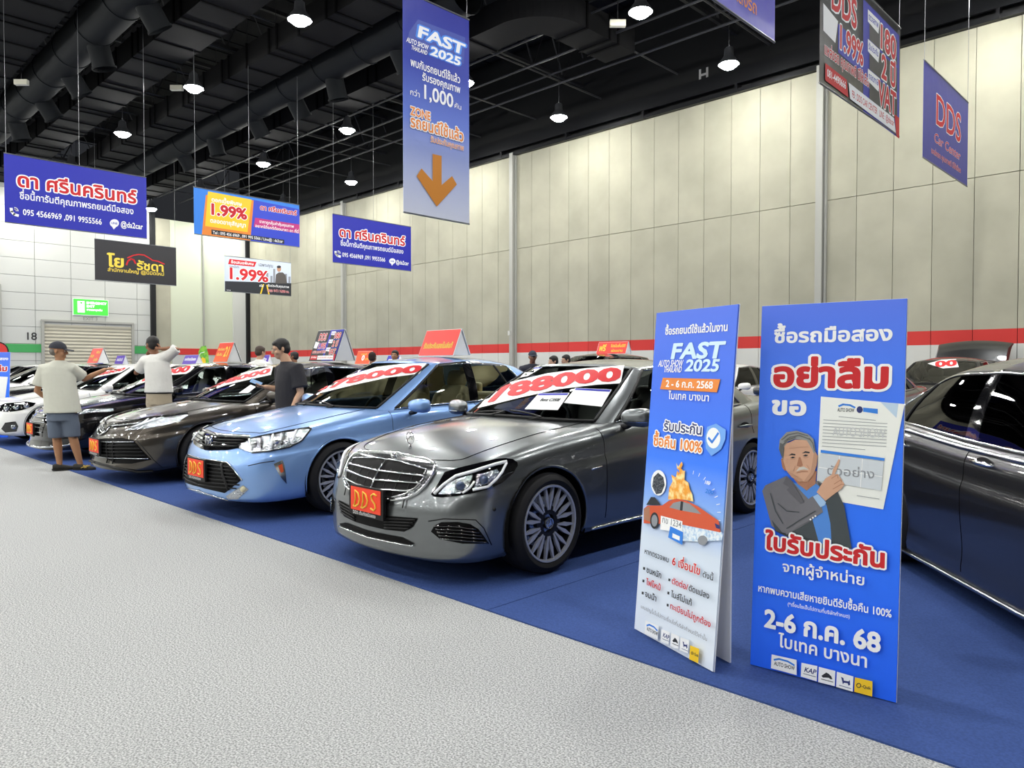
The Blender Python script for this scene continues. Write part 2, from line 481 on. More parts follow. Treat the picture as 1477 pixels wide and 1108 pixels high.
def grad_mat(name, stops, z0, z1, axis='Z', bump=None, rough=.55):
    m = mat(name, '808080', rough, spec=.25, bump=bump); nt = m.node_tree; b = nt.nodes['Principled BSDF']
    tc = nt.nodes.new('ShaderNodeTexCoord'); sp = nt.nodes.new('ShaderNodeSeparateXYZ'); mr = nt.nodes.new('ShaderNodeMapRange')
    mr.inputs['From Min'].default_value = z0; mr.inputs['From Max'].default_value = z1; r = nt.nodes.new('ShaderNodeValToRGB')
    nt.links.new(tc.outputs['Object'], sp.inputs[0]); nt.links.new(sp.outputs[axis], mr.inputs['Value']); nt.links.new(mr.outputs[0], r.inputs[0])
    el = r.color_ramp.elements
    while len(el) < len(stops): el.new(.5)
    for e, (p, c) in zip(el, stops): e.position = p; e.color = lin(c)
    nt.links.new(r.outputs[0], b.inputs['Base Color'])
    return m
class Board:
    """a printed panel: local x to the right, z up, print faces -y; artwork is given by where it shows in the photo"""
    def __init__(s, panel, M):
        s.o = panel; s.M = M; s.Mi = M.inverted(); s.L = .002
    def loc(s, u, v):
        o = s.Mi @ Vector((0, 0, CAMH)); d = s.Mi.to_3x3() @ ray(u, v); t = (-s.L - o.y) / d.y; p = o + d * t
        return p.x, p.z
    def up(s, d=.00015): s.L += d
    def text(s, name, t, p0, p1, h, m, **k):
        x0, z0 = s.loc(*p0); x1, z1 = s.loc(*p1); hz = s.loc(p0[0], p0[1] - h)[1] - z0
        s.up(); lettering(s.o, name, t, x0, (z0 + z1) / 2 if not k.pop('tilt', False) else z0, hz, m, front=s.L, w=x1 - x0, **k); s.up(.0004)
    def poly(s, name, pts, m):
        s.up(); q = [s.loc(*p) for p in pts]
        return mkobj(name, [(x, -s.L, z) for x, z in q], [tuple(range(len(q)))], m, s.o)
    def disc(s, name, c, r, m, n=24, ry=None, a0=0, a1=2 * math.pi):
        return s.poly(name, [(c[0] + r * math.cos(a0 + (a1 - a0) * k / n), c[1] + (ry or r) * math.sin(a0 + (a1 - a0) * k / n)) for k in range(n)], m)
    def rect(s, name, x0, y0, x1, y1, m):
        """axis-aligned on the panel, given by two opposite corners"""
        a = s.loc(x0, y0); b = s.loc(x1, y1); s.up()
        return mkobj(name, [(a[0], -s.L, b[1]), (b[0], -s.L, b[1]), (b[0], -s.L, a[1]), (a[0], -s.L, a[1])], [(0, 1, 2, 3)], m, s.o)
    def stroke(s, name, pts, r, m, closed=False):
        s.up(); q = [Vector(s.loc(*p)) for p in pts]; V = []; F = []
        n = len(q)
        for i in range(n if closed else n - 1):
            a, b = q[i], q[(i + 1) % n]; d = b - a
            if d.length < 1e-6: continue
            d.normalize(); e = Vector((-d.y, d.x)) * r; a = a - d * r * .5; b = b + d * r * .5; o = len(V)
            V += [(p.x, -s.L, p.y) for p in (a + e, a - e, b - e, b + e)]; F.append((o, o + 1, o + 2, o + 3))
        return mkobj(name, V, F, m, s.o)

m_white = mat('print_white', 'f2f3f3', .55, spec=.3)
m_red = mat('print_red', 'c8242a', .55, spec=.3)
m_pblue = mat('print_blue', '2229a8', .5, spec=.4, bump=(5, .15))
m_pblk = mat('print_black', '17151a', .5, bump=(5, .12))
m_dkblue = mat('print_navy', '1c2a6e', .5)
m_orangep = mat('print_orange', 'e8862c', .5)
m_gold = mat('print_gold', 'e6c83c', .45)
m_yel = mat('print_yellow', 'f4c81e', .5)
m_cyan = mat('print_cyan', '2a7fe0', .5)
m_mag = mat('print_magenta', 'c22a7c', .5)
m_greyp = mat('print_grey', '8c9096', .6)
m_ink = mat('print_ink', '22262c', .6)
m_wire = mat('wire_grey', '77797c', .4, metal=.6)
def roof_z(y, x):
    for a, b, z in ((3.15, 5.15, 9.5), (6.95, 8.15, 9.5), (9.35, 10.4, 9.5)):
        if a < y < b and x < -8.5: return z
    for yc, x1 in ((6.0, -10), (11.3, -13)):
        if abs(y - yc) < .5 and x < x1: return 9.85 - math.sqrt(.52 ** 2 - (y - yc) ** 2 if abs(y - yc) < .52 else 0)
    if x < -11.8 and 12.4 < y < 13.45: return 9.5
    return 12.87
def hung_banner(name, label, x, pl, pr, H, m, group=None, wires=3, zoff=0):
    """cloth banner facing +X at x; pl / pr = photo positions of its lower left and lower right corners"""
    a, b = at_x(*pl, x), at_x(*pr, x); W = b.y - a.y; zb = (a.z + b.z) / 2 + zoff
    loc = (x, (a.y + b.y) / 2, zb); root = thing(name, label, 'banner', loc, R(90), group)
    nx = 24; V = []; F = []
    c = MB(); c.box((0, .003, H / 2), (W, .004, H)); cl = c.build('cloth', m, root)
    hm = MB(); hm.tube([(-W / 2, .003, H), (W / 2, .003, H)], .014, 8); hm.build('top_rod', m_wire, root)
    hm = MB(); hm.tube([(-W / 2, .003, 0), (W / 2, .003, 0)], .012, 8); hm.build('bottom_rod', m_wire, root)
    for k in range(wires):
        xx = -W / 2 + .04 + (W - .08) * k / max(1, wires - 1)
        MB().tube([(xx, .003, H), (xx, .003, roof_z(loc[1] + xx, x) - zb)], .005, 4).build('wire', m_wire, root)
    M = Matrix.Translation(Vector(loc)) @ Matrix.Rotation(R(90), 4, 'Z')
    return Board(cl, M)
def phone_icon(B, c, r):
    x, y = c
    B.stroke('phone_icon', [(x - .75 * r, y - .75 * r), (x - .55 * r, y + .1 * r), (x - .05 * r, y + .62 * r), (x + .75 * r, y + .85 * r)], .0, m_white) if 0 else None
    a = B.loc(x - r, y - r); b = B.loc(x + r, y + r); k = abs(b[0] - a[0]) * .16
    B.stroke('phone_icon', [(x - .7 * r, y - .6 * r), (x - .6 * r, y + .05 * r), (x - .1 * r, y + .6 * r), (x + .7 * r, y + .85 * r)], k, m_white)
    for q in (.35, .7): B.stroke('phone_wave', [(x + q * r * math.cos(t), y - .1 * r - q * r * math.sin(t)) for t in (0, .4, .8, 1.2, 1.57)], k * .35, m_white)
def da_banner(label, x, pl, pr, H, q):
    """q maps the big banner's artwork positions to this one"""
    B = hung_banner('hanging_banner', label, x, pl, pr, H, m_pblue, 'blue dealer banners hanging from the roof')
    B.text('headline', 'ดา ศรีนครินทร์', q(24, 269), q(197, 293), 19 * q.k, m_red, bold=.07, outline=m_white, ow=.09)
    B.text('tagline', 'ชื่อนี้การันตีคุณภาพรถยนต์มือสอง', q(28, 287), q(193, 309), 9.5 * q.k, m_white, bold=.04)
    B.text('phone_number', '095 4566969 ,091 9955566', q(33, 310), q(147, 324), 8.5 * q.k, m_white, bold=.04)
    phone_icon(B, q(21, 305), 7 * q.k)
    B.disc('chat_icon', q(165, 322), 6.6 * q.k, m_white, ry=5.8 * q.k); B.poly('chat_tail', [q(161, 326), q(169, 326), q(164, 331)], m_white)
    B.text('chat_lettering', 'LINE', q(160.5, 323), q(169.5, 324), 3 * q.k, m_pblue, bold=.05)
    B.text('account_name', '@da2car', q(174, 327), q(206, 331), 8 * q.k, m_white, bold=.05)
def qmap(src, dst):
    A = []; bb = []
    for (x, y), (X, Y) in zip(src, dst):
        A += [[x, y, 1, 0, 0, 0, -X * x, -X * y], [0, 0, 0, x, y, 1, -Y * x, -Y * y]]; bb += [X, Y]
    h = np.linalg.solve(np.array(A, float), np.array(bb, float))
    def f(x, y):
        w = h[6] * x + h[7] * y + 1; return ((h[0] * x + h[1] * y + h[2]) / w, (h[3] * x + h[4] * y + h[5]) / w)
    f.k = abs(dst[3][1] - dst[0][1]) / abs(src[3][1] - src[0][1]); return f
c1 = [(5, 222), (212, 257), (212, 343), (7, 322)]
da_banner('large royal blue dealer banner at the far left with red Thai headline and phone numbers', -19.5, (7, 322), (212, 343), 1.52, qmap(c1, c1))
da_banner('smaller royal blue dealer banner with red Thai headline, left of the tall arrow banner', -19.6, (480, 377.5), (593, 392), 1.46, qmap(c1, [(479, 308), (593, 328), (593, 392), (480, 378)]))

# tall arrow banner
B = hung_banner('hanging_banner', 'tall blue to white show banner with a big orange arrow pointing down', -8.05, (582, 304), (677, 325), 2.95,
    grad_mat('arrow_banner_cloth', [(0, 'dfe3f0'), (.2, 'bac4e6'), (.45, '5f78cc'), (.7, '2439a4'), (1, '1c2690')], 0, 2.95, bump=(3.2, .5), rough=.4), None, 2)
def fast_logo(B, q, outline=None, mF=m_white):
    kw = dict(outline=outline, ow=.12) if outline else {}
    B.text('logo_fast', 'FAST', q(0, 0), q(1, 0), q.h * .39, mF, bold=.09, slant=.2, **kw)
    B.text('logo_year', '2025', q(.28, .53), q(.93, .53), q.h * .3, mF, bold=.08, slant=.2, **kw)
    B.text('logo_show', 'AUTO SHOW', q(-.22, .3), q(.24, .3), q.h * .17, m_white, bold=.05, slant=.2)
    B.text('logo_country', 'THAILAND', q(-.12, .53), q(.22, .53), q.h * .15, m_white, bold=.05, slant=.2)
lq = lambda u, v: (601 + u * 68, 55 + u * 21 + v * 36); lq.h = 42
B.poly('logo_plate', [(603, 28), (671, 54), (669, 92), (620, 78), (588, 60), (590, 46)], mat('logo_blue', '1c3aa0', .4))
fast_logo(B, lq, m_cyan)
B.text('greeting', 'พบกับรถยนต์ใช้แล้ว', (592, 97), (664, 118), 11, m_white, bold=.05)
B.text('promise', 'รับรองคุณภาพ', (609, 117), (664, 133), 10.5, m_white, bold=.05)
B.text('count_prefix', 'กว่า', (591, 137), (606, 140), 8, m_white, bold=.03)
B.text('count', '1,000', (608, 142), (654, 154), 20, m_white, bold=.05)
B.text('count_suffix', 'คัน', (655, 155), (666, 159), 7, m_white, bold=.02)
B.text('zone', 'ZONE', (592, 166), (621, 173), 12, m_orangep, bold=.08, outline=m_white, ow=.09)
B.text('zone_name', 'รถยนต์ใช้แล้ว', (592, 184), (669, 203), 16, m_orangep, bold=.07, outline=m_white, ow=.09)
B.text('zone_note', 'รับประกันคุณภาพ', (621, 204), (669, 218), 8, m_orangep, bold=.03, outline=m_white, ow=.05)
B.poly('arrow', [(624, 222), (637, 225), (637, 267), (652, 254), (659, 266), (630, 298), (601, 254), (608, 243), (624, 261)], mat('arrow_orange', 'd98a2a', .5))

# red-yellow-blue rate banner
B = hung_banner('hanging_banner', 'yellow and blue rate banner with red 1.99% figures in front of the pale wall', -19.2, (280, 337), (432, 357), 1.2, m_cyan, None, 3)
B.poly('blue_field', [(364, 288), (432, 302), (432, 357), (362, 348)], mat('print_blue_deep', '2440c8', .45))
B.poly('orange_field', [(297, 281), (366, 289), (361, 348), (291, 339)], m_orangep)
B.poly('yellow_field', [(300, 276), (363, 288), (357, 335), (296, 326)], m_yel)
B.text('rate_intro', 'ดอกเบี้ยพิเศษ', (305, 294), (349, 294), 5.5, m_white, bold=.06)
B.text('rate', '1.99%', (301, 313), (356, 312), 15.5, m_red, bold=.1, outline=m_white, ow=.06)
B.text('rate_note', 'ตลอดอายุสัญญา', (303, 324), (355, 325), 6, m_white, bold=.05)
B.poly('contact_strip', [(305, 331), (410, 346), (410, 352), (305, 338)], m_ink)
B.text('contact', 'Tel : 095 456 6969 , 091 995 5566 / Line@ : da2car', (307, 336.5), (408, 351), 4.2, m_white, bold=.04)
B.text('dealer', 'ดา ศรีนครินทร์', (375, 303), (428, 310), 6.5, m_red, bold=.09, outline=m_white, ow=.06)
B.poly('magenta_strip', [(368, 314), (432, 324), (432, 337), (366, 327)], m_mag)
B.text('slogan', 'ราคาถูกคุ้มค่าคุ้มคุณภาพ', (374, 321), (424, 329), 4, m_white, bold=.04)
B.text('slogan_end', 'อยากได้รถดีต้องมาหา ดา ที่นี่', (368, 328), (431, 336), 4, m_white, bold=.04)

# black gold dealer banner
B = hung_banner('hanging_banner', 'black dealer banner with gold Thai letters and a red car outline', -30, (137, 404), (254.5, 412), 1.5, m_pblk, None, 2)
B.text('dealer_first', 'โย', (155, 384), (180, 386), 16, m_gold, bold=.08)
B.text('dealer_second', 'รัชดา', (197, 388.5), (237, 392), 12, m_gold, bold=.06)
B.text('dealer_office', 'สำนักงานใหญ่ @นิมิตใหม่', (155, 391), (237, 398), 5, m_gold, bold=.03)
B.stroke('car_outline', [(184, 372), (192, 368.5), (200, 367), (208, 368), (215, 372), (220, 375.5), (228, 377), (237, 381)], .022, m_red)
B.stroke('gauge_arc', [(182.5, 382), (184.5, 376.5), (189, 373.5), (193, 375), (195.5, 380)], .03, m_red)

# city rate banner
B = hung_banner('hanging_banner', 'pale city skyline banner with red 1.99% and a small man in a suit', -29, (324, 420.5), (420, 427), 1.42, mat('print_sky', 'c9d3e2', .5), None, 2)
B.poly('road_field', [(324.5, 405.5), (420, 408.5), (420, 427), (324.5, 420.5)], m_ink)
for k, (x, h) in enumerate(((384, 14), (390, 10), (394, 20), (399, 12), (411, 13), (416, 9))): B.poly('tower', [(x, 408 - h), (x + 3, 408 - h), (x + 3, 408), (x, 408)], m_greyp)
B.poly('ribbon', [(331, 373.5), (370, 378), (367, 385), (329, 381)], m_red); B.text('ribbon_text', 'ข้อเสนอพิเศษ', (333, 379.5), (366, 383), 4, m_white, bold=.04)
B.text('rate', '1.99%', (327, 403), (387, 405.5), 16, m_red, bold=.08, outline=m_white, ow=.05)
B.text('rate_intro', 'ดอกเบี้ยต่ำ', (331, 386), (345, 387), 3, m_ink); B.text('rate_for', 'เฉพาะคุณ', (373, 384), (394, 386), 5, m_ink)
B.poly('printed_suit', [(397, 409), (398, 396), (402, 393), (408, 393), (412, 397), (414, 409)], mat('suit_grey', '55504c', .6)); B.disc('printed_head', (402.5, 388), 3, mat('print_skin', 'b98b6c', .6), 14, 4.2); B.disc('printed_hair', (402.3, 385), 3.1, m_ink, 12, 2)
B.poly('road_lines', [(379, 410), (381, 410), (377, 424), (375, 424)], m_yel); B.poly('road_lines', [(384, 411), (386, 411), (389, 425), (387, 425)], m_yel)
B.text('offer_or', 'หรือ', (374, 413.5), (380, 414), 3, m_white, bold=.04); B.text('offer', 'รับประกันคุณภาพ', (386, 413), (417, 416), 3.2, m_white, bold=.04)
B.text('offer_next', 'สูงสุด 10 ปี / 10,000 กม.', (386, 420), (417, 423), 3.4, m_red, bold=.05, outline=m_white, ow=.04); B.text('web', 'www', (327, 419), (333, 419.5), 2, m_white)

# dealer offer banner, upper right
def offer_art(B, q, k):
    B.poly('blue_field', [q(.5, 0), q(1, 0), q(1, 1), q(.5, 1)], m_pblue)
    B.text('dealer', 'DDS', q(.12, .33), q(.42, .33), 44 * k, m_red, bold=.06, outline=m_white, ow=.06)
    B.poly('rate_panel', [q(.2, .42), q(.52, .42), q(.52, .66), q(.2, .66)], m_pblue)
    B.text('rate', '1.99%', q(.2, .60), q(.5, .60), 34 * k, m_red, bold=.07, outline=m_white, ow=.06)
    B.poly('rate_flag', [q(.04, .36), q(.2, .4), q(.17, .6), q(.04, .58)], m_white)
    B.text('claim', 'แหล่งรถ คุณภาพดี มีให้เลือก', q(.05, .75), q(.6, .75), 16 * k, m_red, bold=.05, outline=m_white, ow=.06)
    for i, (t, sub) in enumerate((('180', 'ตรวจสภาพ'), ('2 ปี', 'รับประกัน'), ('VAT', 'ถอดภาษี'))):
        v = .07 + i * .265
        B.poly('offer_panel', [q(.58, v), q(.97, v), q(.97, v + .24), q(.58, v + .24)], m_pblk)
        B.poly('offer_flag', [q(.56, v - .02), q(.72, v - .02), q(.7, v + .11), q(.56, v + .09)], m_white)
        B.text('offer_note', sub, q(.57, v + .06), q(.7, v + .06), 9 * k, m_pblue, bold=.05)
        B.text('offer', t, q(.7 if i != 1 else .74, v + .21), q(.95, v + .21), 34 * k, m_red, bold=.07, outline=m_white, ow=.06)
    B.poly('phone_strip', [q(.06, .83), q(.3, .83), q(.32, .97), q(.06, .97)], m_red); B.text('phone_number', '081-4490666', q(.08, .92), q(.29, .92), 11 * k, m_white, bold=.04)
    B.poly('contact_strip', [q(.32, .84), q(.92, .84), q(.95, .97), q(.34, .97)], m_white); B.text('contact', 'FB : DDS CAR CENTER   LINE : @ddscar', q(.36, .93), q(.92, .93), 10 * k, m_red, bold=.02)
    B.poly('corner_mark', [q(.93, .8), q(1, .8), q(1, 1), q(.96, 1)], m_red)
m_shiny = mat('print_black_gloss', '1a171b', .28, spec=.6, bump=(2.5, .6))
B = hung_banner('hanging_banner', 'black and blue offer banner with red figures, 2 ปี and VAT, upper right', -3.69, (1182, 115), (1297, 200), 1.6, m_shiny, None, 2)
offer_art(B, qmap([(0, 0), (1, 0), (1, 1), (0, 1)], [(1182, -66), (1297, 51), (1297, 200), (1182, 115)]), 1)
# plain dealer banner
B = hung_banner('hanging_banner', 'blue dealer banner with the letters DDS and Car Center at the right edge', -4.03, (1331, 222), (1395, 273), 1.7, mat('print_violet_blue', '2a2e98', .45, bump=(2.5, .3)), None, 2)
B.text('dealer', 'DDS', (1349, 177), (1386, 206), 44, m_red, bold=.03, outline=m_white, ow=.03)
B.text('dealer_kind', 'Car Center', (1347, 203), (1385, 232), 14, m_red, bold=.01, outline=m_white, ow=.03, slant=.2)
B.text('claim', 'แหล่งรถ คุณภาพดี มีให้เลือก', (1343, 219), (1386, 251), 8, m_red, bold=.03, outline=m_white, ow=.03)
B = hung_banner('hanging_banner', 'blue to violet banner cut by the top edge, seen from below', -3.69, (950, -60), (1117.5, 64), 1.6, grad_mat('violet_cloth', [(0, '5a55c8'), (.4, '4440b8'), (1, 'b9b4e4')], 0, 1.6, bump=(3, .7), rough=.3), None, 2)
B.text('claim', 'แหล่งรถ', (1050, -8), (1092, 22), 20, m_orangep, bold=.04)

# ------------------------------------------------------------------ A-frame boards
def a_board(name, label, bl, br, H, lean, face, cat='sign board', group=None, rear=None):
    a, b = at_z(*bl, .0), at_z(*br, .0); a.z = b.z = .012; W = (b - a).length; c = (a + b) / 2; rz = math.atan2((b - a).y, (b - a).x)
    root = thing(name, label, cat, c, rz, group)
    hyp = math.hypot(H, lean); ang = math.atan2(lean, H)
    p = MB(); p.box((0, .004, hyp / 2), (W, .008, hyp)); o = p.build('front_panel', [face], root); o.rotation_euler = (-ang, 0, 0)
    e = MB(); e.box((0, .0095, hyp / 2), (W + .004, .003, hyp + .004)); e.build('panel_backing', m_white, o)
    rw, ry = rear or (W, lean + .02)
    bk = MB(); bk.box((0, .012, H * .49), (rw, .008, H * .98)); ob = bk.build('rear_panel', m_white, root); ob.rotation_euler = (math.atan2(ry - lean, H), 0, 0); ob.location = (0, ry, 0)
    return Board(o, Matrix.Translation(c) @ Matrix.Rotation(rz, 4, 'Z') @ Matrix.Rotation(-ang, 4, 'X'))
def logos(B, boxes, yel):
    names = ('FAST AUTO SHOW', 'KAP', '', '', 'e-Quik')
    for i, q in enumerate(boxes):
        B.poly('logo_box', q, yel if i == 4 else m_white)
        x0 = q[0][0]; x1 = q[1][0]; ya = (q[0][1] + q[3][1]) / 2; yb = (q[1][1] + q[2][1]) / 2; w = x1 - x0; h = q[3][1] - q[0][1]
        L = lambda u, v: (x0 + w * u, ya + (yb - ya) * u + h * (v - .5))
        if i == 0:
            B.stroke('logo_roofline', [L(.1, .35), L(.3, .2), L(.65, .22), L(.9, .38)], .004, m_cyan); B.text('logo_text', 'AUTO SHOW', L(.1, .72), L(.92, .74), h * .28, m_ink, bold=.05)
        elif i == 1: B.text('logo_text', 'KAP', L(.15, .58), L(.88, .6), h * .34, m_dkblue, bold=.06, slant=.25); B.stroke('logo_line', [L(.12, .75), L(.9, .76)], .0012, m_dkblue)
        elif i == 2: B.poly('logo_bison', [L(.15, .55), L(.3, .4), L(.45, .25), L(.6, .3), L(.75, .42), L(.82, .6), L(.7, .62), L(.6, .56), L(.4, .6), L(.25, .64)], m_ink); B.stroke('logo_line', [L(.15, .76), L(.85, .77)], .0015, m_ink)
        elif i == 3:
            B.poly('logo_lion', [L(.25, .25), L(.4, .3), L(.42, .45), L(.7, .42), L(.78, .3), L(.8, .62), L(.7, .7), L(.66, .56), L(.45, .58), L(.36, .7), L(.32, .5)], m_dkblue); B.stroke('logo_line', [L(.15, .84), L(.85, .85)], .0012, m_dkblue)
        else: B.text('logo_text', '-Quik', L(.38, .58), L(.9, .6), h * .2, m_ink, bold=.06); B.stroke('logo_ring', [(L(.22, .5)[0] + w * .12 * math.cos(t * .524), L(.22, .5)[1] + w * .12 * math.sin(t * .524)) for t in range(12)], .0016, m_ink, closed=True)
gb = grad_mat('board_blue', [(0, '2468f8'), (.5, '2f76fc'), (.85, '4c7cf2'), (1, '5878e6')], 0, 1.65, rough=.5)
B = a_board('a_frame_sign', 'tall blue sign board with a grey-haired man pointing at a certificate', (1082, 962), (1292, 1018), 1.65, .11, gb, rear=(.3, .16))
RB = B
B.text('headline', 'ซื้อรถมือสอง', (1116, 494.5), (1288, 490.5), 18, m_white, bold=.08)
B.text('headline_main', 'อย่าลืม', (1114, 557), (1284, 559), 33, m_red, bold=.11, outline=m_white, ow=.1)
B.text('headline_end', 'ขอ', (1112, 597), (1164, 599), 24, m_white, bold=.1)
pf = B.poly('certificate', [(1184, 572), (1305, 583), (1274, 735), (1177, 718)], mat('paper_cream', 'eef0ea', .6))
B.poly('certificate_corner', [(1270, 580), (1296, 582), (1293, 603)], mat('paper_blue', 'bcd2e6', .6))
B.stroke('certificate_car', [(1210, 586), (1216, 583.5), (1226, 584.5), (1233, 588)], .004, m_cyan)
B.text('certificate_logo', 'AUTO SHOW', (1208, 593), (1232, 595), 5, m_ink, bold=.05)
B.disc('certificate_shield', (1240, 591), 4.5, m_dkblue, 12, 5); B.poly('certificate_badge', [(1245, 588), (1266, 590), (1266, 597), (1245, 594)], m_cyan)
for k in range(10):
    y = 601 + k * 4.7; x0 = 1188 - k * .25; B.stroke('certificate_line', [(x0 + (22 if k == 0 else 0), y), (x0 + (75 if k == 0 else 92 - (30 if k == 9 else 0)), y + 5.5)], .0011, m_greyp)
B.text('certificate_watermark', 'AUTO SHOW', (1201, 631), (1277, 629), 13, mat('print_pale', 'cfd2d2', .6), bold=.02)
B.poly('certificate_bar', [(1184, 649), (1276, 661), (1275.5, 665), (1183.5, 653)], m_cyan)
B.poly('certificate_grid', [(1183, 654), (1275, 666), (1271, 708), (1179, 693)], mat('print_bluegrey', 'cdd4da', .6))
B.stroke('grid_line', [(1211, 657), (1208, 697)], .0015, m_white); B.stroke('grid_line', [(1244, 662), (1241, 703)], .0015, m_white); B.stroke('grid_line', [(1181, 674), (1273, 688)], .0015, m_white)
B.text('certificate_sample', 'ตัวอย่าง', (1192, 683), (1262, 692), 12, m_greyp, bold=.02)
B.stroke('certificate_sign', [(1236, 715), (1268, 720)], .0012, m_greyp)
# the printed man
cr = lambda pts: [(1075 + x / 5.5388, 600 + y / 5.54) for x, y in pts]
m_jk = mat('print_jacket', '6f6e74', .6); m_jkd = mat('print_jacket_dark', '3c4448', .6); m_sk = mat('print_skin_light', 'cfa184', .6); m_sk2 = mat('print_skin_dark', 'a87458', .6); m_hair = mat('print_hair_grey', '8f918f', .6); m_shirt = mat('print_shirt', '4a86d6', .6)
B.poly('printed_body', cr([(330, 480), (400, 545), (580, 520), (730, 590), (790, 720), (850, 1060), (560, 1060), (320, 960), (210, 880), (135, 600), (160, 555)]), m_jk)
B.poly('printed_coat_side', cr([(580, 530), (730, 600), (790, 720), (850, 1060), (660, 1050), (640, 800)]), m_jkd)
B.poly('printed_coat_fold', cr([(210, 830), (320, 960), (540, 830), (590, 1000), (430, 990), (240, 920)]), m_jkd)
B.poly('printed_shirt', cr([(380, 530), (430, 545), (490, 600), (560, 540), (590, 560), (650, 720), (680, 860), (690, 1030), (590, 1020), (540, 840), (500, 660)]), m_shirt)
B.poly('printed_neck', cr([(370, 480), (570, 440), (560, 545), (490, 595), (420, 545)]), m_sk2)
B.poly('printed_face', cr([(290, 350), (310, 230), (400, 190), (500, 190), (550, 270), (580, 320), (570, 400), (545, 470), (500, 525), (430, 525), (370, 490), (330, 440), (300, 420)]), m_sk)
B.poly('printed_hair', cr([(300, 350), (268, 260), (275, 190), (330, 130), (410, 118), (500, 145), (545, 185), (560, 280), (555, 320), (530, 260), (490, 195), (400, 185), (340, 205), (310, 250)]), m_hair)
B.poly('printed_ear', cr([(285, 345), (300, 345), (325, 430), (315, 440), (295, 410)]), m_sk2)
for q in ([(345, 318), (370, 300), (400, 305), (400, 316), (370, 314)], [(450, 300), (480, 282), (515, 288), (512, 300), (480, 296)]): B.poly('printed_brow', cr(q), m_ink)
for q in ([(358, 335), (378, 325), (400, 330), (380, 340)], [(460, 320), (480, 308), (505, 314), (485, 324)]): B.poly('printed_eye', cr(q), m_ink)
B.poly('printed_nose', cr([(428, 330), (440, 330), (460, 395), (440, 405), (412, 400)]), m_sk2)
B.poly('printed_moustache', cr([(405, 445), (430, 412), (470, 405), (508, 432), (470, 428), (440, 432)]), mat('print_moustache', 'c9c6bd', .6)); B.stroke('printed_mouth', cr([(412, 455), (455, 445), (498, 446)]), .0016, m_sk2)
B.poly('printed_sleeve', cr([(250, 830), (540, 640), (600, 690), (620, 770), (440, 880), (330, 950)]), m_jk)
B.poly('printed_cuff', cr([(540, 645), (580, 625), (645, 690), (635, 715), (600, 730)]), mat('print_cuff', '9fc0e4', .6))
B.poly('printed_hand', cr([(570, 610), (600, 560), (640, 500), (690, 470), (740, 465), (770, 510), (792, 545), (770, 580), (730, 610), (690, 640), (640, 680)]), m_sk)
B.poly('printed_finger', cr([(690, 470), (700, 430), (745, 345), (758, 350), (745, 395), (715, 465), (735, 480)]), m_sk)
for q in ([(690, 500), (735, 470), (742, 500)], [(710, 545), (765, 510), (768, 530)], [(700, 585), (770, 545), (790, 552)]): B.stroke('printed_knuckle', cr(q), .0012, m_sk2)
m_skm = mat('print_skin_mid', 'b98d72', .6); m_hd = mat('print_hair_dark', '5c5d5c', .6)
B.poly('printed_cheek', cr([(548, 290), (575, 320), (568, 400), (545, 470), (500, 525), (468, 522), (522, 450), (538, 360)]), m_skm)
B.poly('printed_jaw', cr([(330, 440), (370, 490), (430, 525), (468, 524), (430, 500), (385, 465)]), m_skm)
B.poly('printed_side_hair', cr([(270, 270), (278, 215), (300, 225), (312, 255), (302, 345), (288, 320)]), m_hd)
for q in ([(290, 190), (340, 150), (420, 135), (500, 160)], [(310, 205), (360, 168), (430, 155), (510, 185)], [(300, 230), (340, 190), (400, 172)], [(510, 180), (540, 220), (552, 280)]): B.stroke('printed_hair_strand', cr(q), .0016, m_hd)
for q in ([(398, 398), (384, 440)], [(490, 392), (514, 425)], [(360, 346), (395, 344)], [(464, 332), (505, 328)], [(350, 262), (420, 250), (500, 248)]): B.stroke('printed_crease', cr(q), .001, m_skm)
B.poly('printed_lapel', cr([(330, 485), (380, 540), (470, 690), (440, 700), (330, 590), (350, 570), (300, 540)]), mat('print_lapel', '5d5c62', .6))
for q in ([(200, 620), (240, 760), (300, 860)], [(260, 700), (330, 760), (430, 770)], [(330, 900), (440, 830), (560, 760)]): B.stroke('printed_fold', cr(q), .002, m_jkd)
for k in range(3): B.disc('printed_button', cr([(520 + 20 * k, 828 - 14 * k)])[0], 1.4, m_white, 8)
B.text('warranty', 'ใบรับประกัน', (1104, 791), (1278, 820), 23, m_red, bold=.1, outline=m_white, ow=.1)
B.text('warranty_from', 'จากผู้จำหน่าย', (1128, 823), (1248, 846), 14, m_white, bold=.04)
B.text('condition', 'หากพบความเสียหายยินดีรับซื้อคืน 100%', (1093, 851), (1286, 893), 10, m_white, bold=.05)
B.text('condition_note', '(*เงื่อนไขเป็นไปตามที่บริษัทกำหนด)', (1136, 872), (1226, 894), 5, m_white, bold=.02)
B.text('dates', '2-6 ก.ค. 68', (1102, 904), (1270, 941), 25, m_white, bold=.09)
B.text('venue', 'ไบเทค บางนา', (1123, 933), (1252, 963), 17, m_white, bold=.05)
logos(B, [[(1113, 944), (1149, 952), (1149, 974), (1112, 964)], [(1156, 956), (1179, 961), (1178, 983), (1155, 976)], [(1181, 962), (1205, 968), (1204, 990), (1180, 984)], [(1207, 969), (1231, 976), (1230, 998), (1206, 991)], [(1233, 977), (1258.5, 983), (1258, 1005), (1232, 998)]], m_yel)
